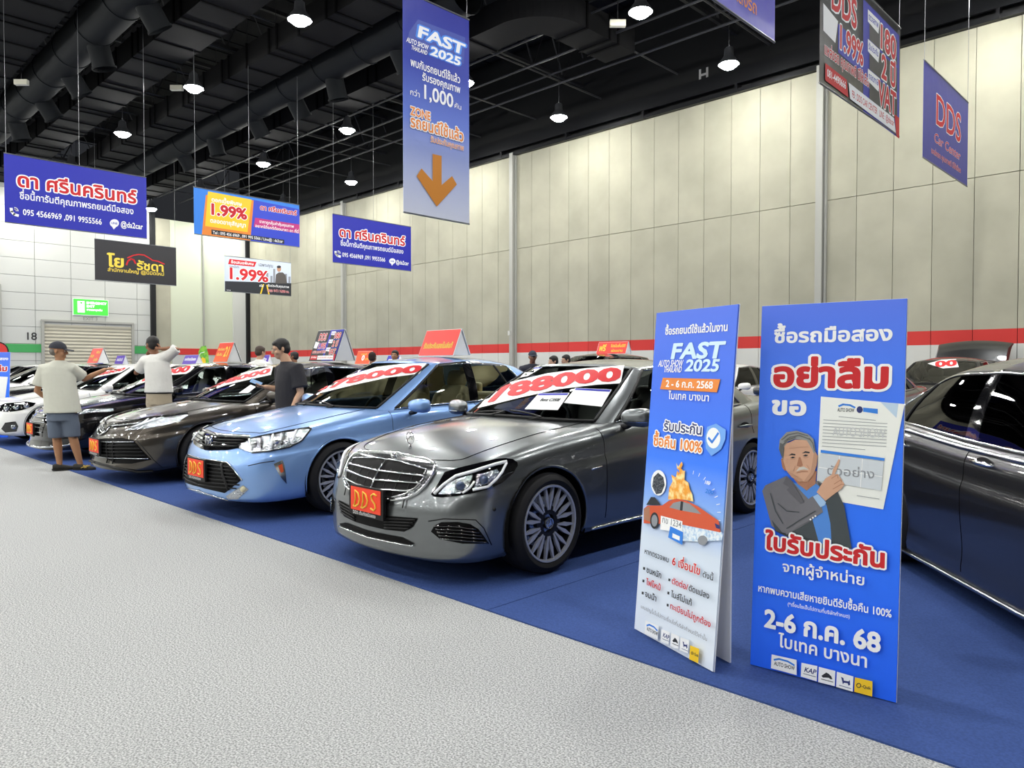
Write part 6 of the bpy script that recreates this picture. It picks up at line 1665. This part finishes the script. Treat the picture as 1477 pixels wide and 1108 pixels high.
# the man in the white tee with raised arms
r = ppl('man in white tee seen from behind with both arms raised to his head', 219, 10.66)
b = MB(); yw = R(-12)
head(r, b, (.0, .02, 1.685), R(-128), R(6), SKIN2, HAIRB, glasses=True)
b.tube([(.02, .02, 1.62), (.04, .02, 1.54), (.06, .02, 1.46)], [.056, .06, .08], 14)
loft(b, [(.09, .02, .95, .14, .1, yw), (.085, .02, 1.2, .15, .1, yw), (.07, .02, 1.45, .14, .09, yw)])
shR, elR, wrR = (.22, .0, 1.52), (.37, .02, 1.635), (.17, -.06, 1.625); shL, elL, wrL = (-.12, .06, 1.45), (-.29, .13, 1.28), (-.13, .16, 1.52)
arm(b, shR, elR, wrR); arm(b, shL, elL, wrL); hand(b, wrR, (-.85, .15, .12), (0, 1, 0), curl=.35); hand(b, wrL, (.35, -.1, .9), (1, -.2, 0), curl=.35)
leg(b, (.02, .02, .92), (-.01, .0, .5), (-.01, .05, .09), .85); leg(b, (.16, .02, .92), (.19, .0, .5), (.19, .05, .09), .85)
fuse('body', b, SKIN2, r, .0085, 3)
t = MB(); loft(t, [(.09, .02, 1.0, .215, .15, yw), (.09, .02, 1.15, .2, .14, yw), (.08, .02, 1.32, .2, .135, yw), (.065, .02, 1.44, .19, .12, yw), (.05, .02, 1.51, .12, .09, yw), (.04, .02, 1.55, .072, .072, yw)])
t.tube([(.1, .01, 1.46), shR, (.30, .01, 1.59), (.355, .015, 1.635)], [.1, .088, .08, .078], 14); t.tube([(.0, .03, 1.45), shL, (-.19, .09, 1.37), (-.24, .11, 1.325)], [.1, .088, .084, .086], 14)
fuse('t_shirt', t, mat('tee_white', 'e2e1dc', .85, bump=(9, .6)), r, .011, 3)
pt = MB()
for k in range(9): pt.tube([(.02 + .003 * k, -.139 + .0 * k, 1.38 - .028 * k), (.10, -.142, 1.385 - .028 * k), (.2, -.118, 1.39 - .028 * k)], .004, 4)
t = MB(); loft(t, [(.09, .02, .82, .2, .13, yw), (.09, .02, 1.02, .185, .128, yw)]); loft(t, [(-.01, .04, .1, .075, .08, 0), (.0, .01, .5, .085, .09, 0), (.02, .02, .86, .1, .11, 0)]); loft(t, [(.19, .04, .1, .075, .08, 0), (.185, .01, .5, .085, .09, 0), (.16, .02, .86, .1, .11, 0)])
fuse('trousers', t, mat('trousers_beige', 'b3a690', .85, bump=(12, .4)), r, .011, 2)
bl = MB(); loft(bl, [(.09, .02, .985, .194, .136, yw), (.09, .02, 1.012, .192, .135, yw)]); bl.build('belt', m_plastic, r, smooth=True)
shoe('shoe', (-.01, .05, 0), (-.3, .9), m_shoe, r); shoe('shoe', (.19, .05, 0), (.1, .9), m_shoe, r)

# the man in black looking at his phone
r = ppl('man in black tee looking down at a phone between two sedans', 412, 8.98)
b = MB(); yw = R(-55)
head(r, b, (-.06, .0, 1.585), R(-62), R(14), SKIN3, HAIRB)
b.tube([(-.035, .01, 1.52), (.0, .02, 1.44), (.02, .03, 1.36)], [.057, .062, .085], 14)
loft(b, [(.03, .03, .9, .15, .1, yw), (.025, .03, 1.15, .16, .11, yw), (.02, .03, 1.36, .15, .1, yw)])
shN, elN, wrN = (.16, -.09, 1.345), (.21, -.11, 1.06), (.13, -.2, .85); shF, elF, wrF = (-.1, .17, 1.34), (-.07, .1, 1.08), (-.24, -.05, 1.13)
arm(b, shN, elN, wrN, 1.1); arm(b, shF, elF, wrF, 1.05); hand(b, wrN, (-.3, -.3, -.9), (-1, 0, 0), curl=.35); hand(b, wrF, (-.85, -.15, .12), (.1, .2, 1), curl=.5)
leg(b, (-.02, .1, .88), (-.03, .08, .48), (-.02, .1, .09)); leg(b, (.09, -.04, .88), (.08, -.06, .48), (.09, -.05, .09))
fuse('body', b, SKIN3, r, .0085, 3)
t = MB(); loft(t, [(.04, .03, .82, .2, .165, yw), (.035, .03, 1.0, .2, .165, yw), (.025, .03, 1.2, .205, .15, yw), (.025, .035, 1.32, .21, .13, yw), (.025, .03, 1.395, .13, .1, yw), (.01, .025, 1.435, .078, .078, yw)])
t.tube([(.08, -.03, 1.33), shN, (.195, -.1, 1.2), (.21, -.108, 1.12)], [.1, .092, .09, .094], 14); t.tube([(-.04, .1, 1.33), shF, (-.09, .14, 1.2), (-.075, .11, 1.13)], [.1, .09, .088, .09], 14)
fuse('t_shirt', t, mat('tee_black', '26252a', .85, bump=(9, .5)), r, .011, 3)
t = MB(); loft(t, [(.035, .03, .78, .165, .13, yw), (.035, .03, .95, .165, .13, yw)]); loft(t, [(-.02, .09, .1, .075, .08, 0), (-.03, .08, .5, .085, .09, 0), (-.01, .07, .84, .1, .11, 0)]); loft(t, [(.09, -.06, .1, .075, .08, 0), (.08, -.06, .5, .085, .09, 0), (.08, -.02, .84, .1, .11, 0)])
fuse('trousers', t, mat('trousers_dark', '2a2c34', .85), r, .012, 2)
shoe('shoe', (-.02, .1, 0), (-1, -.4), m_shoe, r); shoe('shoe', (.09, -.05, 0), (-1, -.5), m_shoe, r)
ph = thing('phone', 'dark phone held by the man in the black tee', 'phone', tuple(r.location + Matrix.Rotation(TH, 3, 'Z') @ Vector((-.33, -.085, 1.18))), TH)
q = MB(); q.box((0, 0, 0), (.15, .075, .009)); o = q.build('phone_case', m_glossblk, ph); o.rotation_euler = (R(38), R(22), R(6))
q = MB(); q.box((0, 0, .0052), (.138, .066, .001)); q.build('screen', mat('phone_screen', '8fb0d8', .2, coat=.5), o)

# people farther back, seen over the car roofs
def bystander(label, u, d, top, yaw, m_sk, m_h, m_top, cap=None, m_leg=None, pose=0):
    r = ppl(label, u, d); k = (top - .0) / 1.72; b = MB(); yw = yaw
    cx = Matrix.Rotation(yaw, 3, 'Z')
    P = lambda x, y, z: tuple(cx @ Vector((x * k, y * k, 0)) + Vector((0, 0, z * k)))
    head(r, b, P(0, -.02, 1.585), yaw, R(8 if pose else 0), m_sk, m_h, cap=cap, vox=.012, k=k)
    b.tube([P(0, 0, 1.52), P(0, .01, 1.44), P(0, .01, 1.36)], [.056, .06, .08], 12)
    loft(b, [P(0, .01, .9) + (.15, .1, yw), P(0, .01, 1.36) + (.15, .1, yw)])
    t = MB(); loft(t, [P(0, .01, .84) + (.2, .14, yw), P(0, .01, 1.1) + (.19, .13, yw), P(0, .01, 1.33) + (.205, .12, yw), P(0, .01, 1.41) + (.12, .09, yw), P(0, .01, 1.45) + (.074, .072, yw)])
    for sx in (-1, 1):
        a = P(sx * .2, .01, 1.34), P(sx * .25, .03, 1.07), P(sx * .2, -.16, .95 if not pose else 1.08)
        arm(b, *a); hand(b, a[2], Vector(a[2]) - Vector(a[1]), P(-sx, 0, 0), curl=.35)
        t.tube([P(sx * .1, .01, 1.34), a[0], Vector(a[0]).lerp(Vector(a[1]), .6)], [.1, .088, .084], 12)
        h = P(sx * .09, .01, .88), P(sx * .1, .0, .5), P(sx * .1, .03, .09); leg(b, *h); shoe('shoe', h[2], P(0, -1, 0), m_shoe, r)
    fuse('body', b, m_sk, r, .014, 3); fuse('shirt', t, m_top, r, .015, 3)
    q = MB(); loft(q, [P(0, .01, .76) + (.165, .12, yw), P(0, .01, .92) + (.165, .12, yw)])
    for sx in (-1, 1): loft(q, [P(sx * .1, .03, .1) + (.075, .08, 0), P(sx * .1, 0, .5) + (.085, .09, 0), P(sx * .09, .01, .82) + (.1, .11, 0)])
    fuse('trousers', q, m_leg or mat('trousers_dark', '2a2c34', .85), r, .015, 2)
W_T = mat('tee_white', 'e2e1dc'); D_T = mat('shirt_dark', '2c2b30', .85); B_T = mat('shirt_brown', '3f322c', .85)
bystander('man in white shirt with brown hair beyond the man in black', 375, 14.9, 1.80, R(150), SKIN3, HAIRN, W_T, pose=1)
bystander('dark-haired man half hidden behind the man in black', 425, 18, 1.75, R(-100), SKIN2, HAIRB, D_T)
bystander('person with dark brown head covering between two roof signs', 537, 16, 1.70, R(170), SKIN2, mat('hood_brown', '2e211c', .9), B_T)
bystander('man with receding black hair behind the light blue roof', 570, 16.8, 1.76, R(-8), SKIN, HAIRB, D_T)
bystander('man in navy cap near the black wagon', 768, 14.8, 1.70, R(10), SKIN2, HAIRB, mat('shirt_navy', '2a2c38', .85), cap=mat('cap_navy2', '2a3040', .8))
bystander('black-haired man looking left, second from the man in navy cap', 799, 14.7, 1.60, R(-70), SKIN3, HAIRB, D_T, pose=1)
bystander('black-haired man looking left, farthest right of the three by the wagon', 817, 15.9, 1.64, R(-65), SKIN3, HAIRB, mat('shirt_grey', '6a6a70', .85), pose=1)

# ------------------------------------------------------------------ tent signs on car roofs
def roof_sign(label, x, y, z, W, H, face, art=None, rz=0, group='tent signs on car roofs', dep=.13):
    """folded tent sign: printed front leaning back, white rear and open triangular ends"""
    root = thing('roof_sign', label, 'roof sign', (x, y, z), rz, group); ang = math.atan2(dep, H); hyp = math.hypot(H, dep)
    p = MB(); p.box((0, .004, hyp / 2), (W, .006, hyp)); o = p.build('front_panel', face, root); o.rotation_euler = (-ang, 0, 0)
    f = MB(); f.box((0, .0085, hyp / 2), (W + .02, .003, hyp + .015)); f.build('panel_backing', m_white, o)
    bk = MB(); bk.box((0, .004, hyp / 2), (W + .02, .006, hyp)); ob = bk.build('rear_panel', m_white, root); ob.rotation_euler = (ang, 0, 0); ob.location = (0, 2 * dep + .012, 0)
    for sx in (-1, 1):
        e = MB(); e.add([(sx * W / 2, .02, .0), (sx * W / 2, 2 * dep - .005, .0), (sx * W / 2, dep + .006, H - .02), (sx * (W / 2 - .004), .02, .0), (sx * (W / 2 - .004), 2 * dep - .005, .0), (sx * (W / 2 - .004), dep + .006, H - .02)], [(0, 1, 2), (5, 4, 3), (0, 3, 4, 1), (1, 4, 5, 2), (2, 5, 3, 0)]); e.build('end_panel', m_white, root)
    return Board(o, Matrix.Translation(Vector((x, y, z))) @ Matrix.Rotation(rz, 4, 'Z') @ Matrix.Rotation(-ang, 4, 'X')), W, hyp
def norm(B, W, H):
    B.loc = lambda u, v: (-W / 2 + u * W, H * (1 - v)); return B
m_rs = mat('sign_red', 'e02a1c', .35, spec=.6)
def simple_sign(label, x, y, z, W, H, lines, face=None, rz=0):
    B, W, hy = roof_sign(label, x, y, z, W, H, face or m_rs, rz=rz); norm(B, W, hy)
    for t, u0, u1, v, h, m in lines: B.text('sign_lettering', t, (u0, v), (u1, v), h, m, bold=.07)
    return B
def seat_z(car, lx, ly):
    h = car.gbvh.ray_cast(Vector((lx, ly, 4)), Vector((0, 0, -1))); return h[0].z + car.root.location.z + .006
simple_sign('shiny red tent sign with gold Thai letters on the light blue sedan roof', -6.72, 5.55, seat_z(camry, 0, .4) + .012, .62, .30, [('รับประกันเลขไมล์แท้', .08, .92, .72, .2, m_gold)])
B, W, hy = roof_sign('tall black, blue and red offer tent sign on the dark brown sedan roof', -9.72, 5.85, seat_z(brown, 0, .5) + .012, .72, .46, m_pblk, dep=.17); norm(B, W, hy)
B.loc2 = B.loc
offer_art(B, lambda u, v: (u, v), .0052)
simple_sign('red and orange tent sign with a yellow 21 on the glossy black sedan roof', -12.95, 5.75, seat_z(black, 0, .45) + .012, .56, .34, [('ฟรีดาวน์ ผ่อนสบาย', .08, .55, .4, .12, m_gold), ('เริ่มต้น', .1, .5, .68, .12, m_gold), ('21', .6, .95, .72, .5, m_yel)], grad_mat('sign_redorange', [(0, 'e8642a'), (1, 'd8281c')], 0, .4))
simple_sign('red tent sign with gold letters on the far black sedan roof', -18.95, 5.4, seat_z(left, 0, .3) + .012, .74, .34, [('ฟรีดาวน์', .55, .93, .35, .16, m_gold), ('ผ่อนถูก', .08, .45, .6, .18, m_gold), ('สุดคุ้ม', .55, .93, .85, .16, m_gold)])
def at_row(u, y): 
    d = ray(u, 529); t = y / d.y; return d.x * t
Z2 = back0.gbvh.ray_cast(Vector((0, .35, 4)), Vector((0, 0, -1)))[0].z + .03
simple_sign('orange tent sign reading 0 บาท on the silver sedan in the second row', -20.6, 13.9, Z2, .8, .42, [('ดาวน์', .3, .7, .3, .12, m_gold), ('0', .4, .6, .72, .4, m_white), ('บาท', .66, .92, .7, .18, m_gold)], mat('sign_orange', 'e8501e', .4))
simple_sign('red tent sign with gold letters on the tall black wagon roof near the wall', -11.5, 15.3, suv.gbvh.ray_cast(Vector((.4, .3, 4)), Vector((0, 0, -1)))[0].z + .03, .92, .3, [('ฟรี', .06, .3, .75, .5, m_gold), ('โปรโมชั่นดีดี', .45, .95, .45, .22, m_gold), ('ผ่อนนาน', .5, .9, .85, .2, m_gold)])
m_pur = mat('sign_purple', '5a3cae', .45)
simple_sign('small blue tent sign with white letters right of the orange one', -19.0, 13.9, Z2, .6, .26, [('ดา', .15, .5, .75, .4, m_white), ('มือสอง', .55, .92, .7, .25, m_white)], m_pblue)
simple_sign('blue tent sign with white letters far back by the roller door', -36.2, 10.6, Z2, 1.0, .38, [('ดา มือสอง', .1, .9, .6, .3, m_white)], m_pblue)
simple_sign('purple tent sign in front of the roller door', -33.7, 10.6, Z2, 1.0, .38, [('เครดิตดี', .15, .85, .6, .3, m_white)], m_pur)
simple_sign('purple tent sign with white letters beside the green feather flag', -26.4, 10.6, Z2, 1.15, .32, [('แหล่งรถมือสอง', .08, .92, .6, .28, m_white)], m_pur)
simple_sign('violet tent sign half hidden behind the man with brown hair', -30.5, 15.4, Z2, 1.0, .42, [('ดีจริง', .15, .85, .6, .3, m_white)], m_pur)

# ------------------------------------------------------------------ odds and ends in the hall
# green feather flag
p = at_y(293, 529, 13.9); fy = 12.4; fx = at_row(286, fy)
f = thing('feather_flag', 'green feather flag standing beyond the glossy black sedan', 'flag', (fx, fy, .009), R(30))
MB().tube([(-.02, 0, 0), (-.02, 0, 1.5), (0, 0, 1.75), (.12, 0, 1.92), (.3, 0, 1.96)], .012, 8).build('pole', m_white, f, smooth=True)
MB().prism([(0, .5), (.42, .62), (.5, 1.4), (.47, 1.9), (.36, 2.22), (.14, 2.18), (.03, 2.0), (0, 1.6)], -.004, .004).build('flag_cloth', mat('flag_green', '5fa83a', .7, var=(6, '8cc63f', .45, .6)), f)
MB().prism([(.1, 1.45), (.36, 1.5), (.34, 1.7), (.2, 1.75), (.1, 1.65)], -.008, -.005).build('flag_print', m_yel, f)
MB().lathe([(.0, .03), (.18, .03), (.2, .0)], 16).build('flag_base', m_plastic, f)
# sign board at the far left
gb3 = gb
B = a_board('a_frame_sign', 'blue sign board cut by the left edge beside the white sedan', (-33, 632), (11.5, 632), 1.65, .1, gb, rear=(.3, .15))
norm(B, .6, 1.65); 
_w = (at_z(-33, 632, 0) - at_z(11.5, 632, 0)).length; norm(B, _w, 1.65)
B.text('headline', 'ซื้อรถมือสอง', (.1, .09), (.95, .09), .032, m_white, bold=.08); B.text('headline_main', 'อย่าลืม', (.1, .22), (.93, .22), .06, m_red, bold=.11, outline=m_white, ow=.1)
B.poly('certificate', [(.45, .28), (.95, .29), (.86, .62), (.42, .58)], m_white)
_d = 14.75; a = R3 * ((-4 - 738.5) / FPX * _d) + Vector((-math.sin(TH), math.cos(TH), 0)) * _d; ff = thing('round_top_flag', 'red round-topped flag rising behind the left edge sign board', 'flag', (a.x, a.y, .009), TH)
MB().tube([(0, 0, 0), (0, 0, 1.0)], .014, 8).build('pole', m_white, ff, smooth=True)
MB().prism([(-.22, 1.0), (.22, 1.0), (.22, 1.68)] + [(.22 * math.cos(t), 1.68 + .18 * math.sin(t)) for t in np.linspace(.1, math.pi - .1, 14)] + [(-.22, 1.68)], -.006, .006).build('flag_cloth', mat('flag_red', 'c8302c', .6), ff)
MB().tube([(.225, 0, 1.0), (.225, 0, 1.68)] + [(.225 * math.cos(t), 0, 1.68 + .185 * math.sin(t)) for t in np.linspace(.05, math.pi - .05, 16)] + [(-.225, 0, 1.0)], .012, 6).build('flag_rim', m_plastic, ff)
MB().box((0, 0, .01), (.4, .3, .02)).build('flag_base', m_plastic, ff)
# white lamp stand with a cluster of heads
ly = 9.6; lx = at_row(28, ly)
f = thing('camera_pole', 'white pole with a cluster of white heads before the green band', 'pole', (lx, ly, .009), R(45))
MB().tube([(0, 0, 0), (0, 0, 2.9)], .07, 12).build('pole', m_white, f, smooth=True); MB().lathe([(0, .05), (.3, .05), (.32, 0)], 18).build('pole_base', m_white, f)
for k in range(4):
    a = k * 1.57 + .4; q = MB(); q.tube([(0, 0, 2.85), (.28 * math.cos(a), .28 * math.sin(a), 2.95)], .03, 6); q.ball((.34 * math.cos(a), .34 * math.sin(a), 2.88), (.11, .11, .1), 12, 8); q.build('camera_head', m_white, f, smooth=True)
# exit sign
f = thing('exit_sign', 'lit green emergency exit sign above the roller door', 'exit sign', (LEFTX + .1, 11.28, 3.88), R(90))
m_ex = mat('exit_green', '3fd13a', .4, emit=.4); m_exw = mat('exit_white', 'ffffff', .4, emit=.7)
q = MB(); q.box((0, .04, .37), (1.5, .1, .74)); o = q.build('sign_box', m_ex, f)
MB().box((0, .05, .36), (1.56, .08, .8)).build('sign_housing', m_white, f)
q = MB(); q.prism([(-.58, .1), (-.28, .1), (-.28, .64), (-.58, .64)], -.014, -.011); q.build('door_pictogram', m_exw, f)
q = MB(); q.ball((-.42, -.02, .56), (.05, .006, .05), 10, 6); q.tube([(-.42, -.02, .5), (-.45, -.02, .33), (-.36, -.02, .22), (-.38, -.02, .12)], .03, 6, flat=.3); q.tube([(-.45, -.02, .33), (-.54, -.02, .22)], .03, 6, flat=.3); q.tube([(-.43, -.02, .47), (-.33, -.02, .38)], .022, 6, flat=.3); q.build('running_figure', m_ex, f)
lettering(f, 'exit_lettering', 'EMERGENCY', -.2, .52, .11, m_exw, front=.016, bold=.09, w=.88); lettering(f, 'exit_lettering', 'EXIT', -.2, .36, .11, m_exw, front=.016, bold=.09, w=.36); lettering(f, 'exit_lettering', 'ทางออกฉุกเฉิน', -.2, .2, .1, m_exw, front=.016, bold=.06, w=.7)
wl = bpy.data.objects['wall_left']
o = lettering(wl, 'bay_number', '18', 0, 0, .34, mat('stencil_black', '2a2a2a', .7), front=0, bold=.04); o.rotation_euler = (R(0), 0, R(90)); o.location = (LEFTX + .012, 8.55, 2.62)
o = lettering(wl, 'gate_number', 'EXIT 3', 0, 0, .16, mat('stencil_grey', '8a8a86', .7), front=0, bold=.02); o.rotation_euler = (0, 0, R(90)); o.location = (LEFTX + .012, 10.95, 3.62)
o = lettering(bpy.data.objects['wall_back_upper'], 'bay_letter', 'H', 0, 0, .34, mat('stencil_white', '9a9a9a', .7), front=0, bold=.06); p = at_y(1007, 118, WALLY + .14); o.location = p
# dark floodlights and small emergency lights under the roof
for u, v, yl, lab in ((31, 119, 5.25, 'small pale box light under the ribbed duct at upper left'), (255, 127, 8.9, 'small pale box light beside the lamp left of centre'), (891, 34, 14.0, 'small pale box light under the bent duct')):
    p = at_y(u, v, yl); f = thing('box_light', lab, 'ceiling light', p, TH)
    MB().box((0, 0, 0), (.36, .12, .14)).build('housing', mat('box_pale', 'c9c6b4', .5), f); MB().tube([(0, 0, .07), (0, 0, roof_z(p.y, p.x) - p.z)], .012, 5).build('hanger', m_truss, f)
bpy.data.objects.remove(_to)
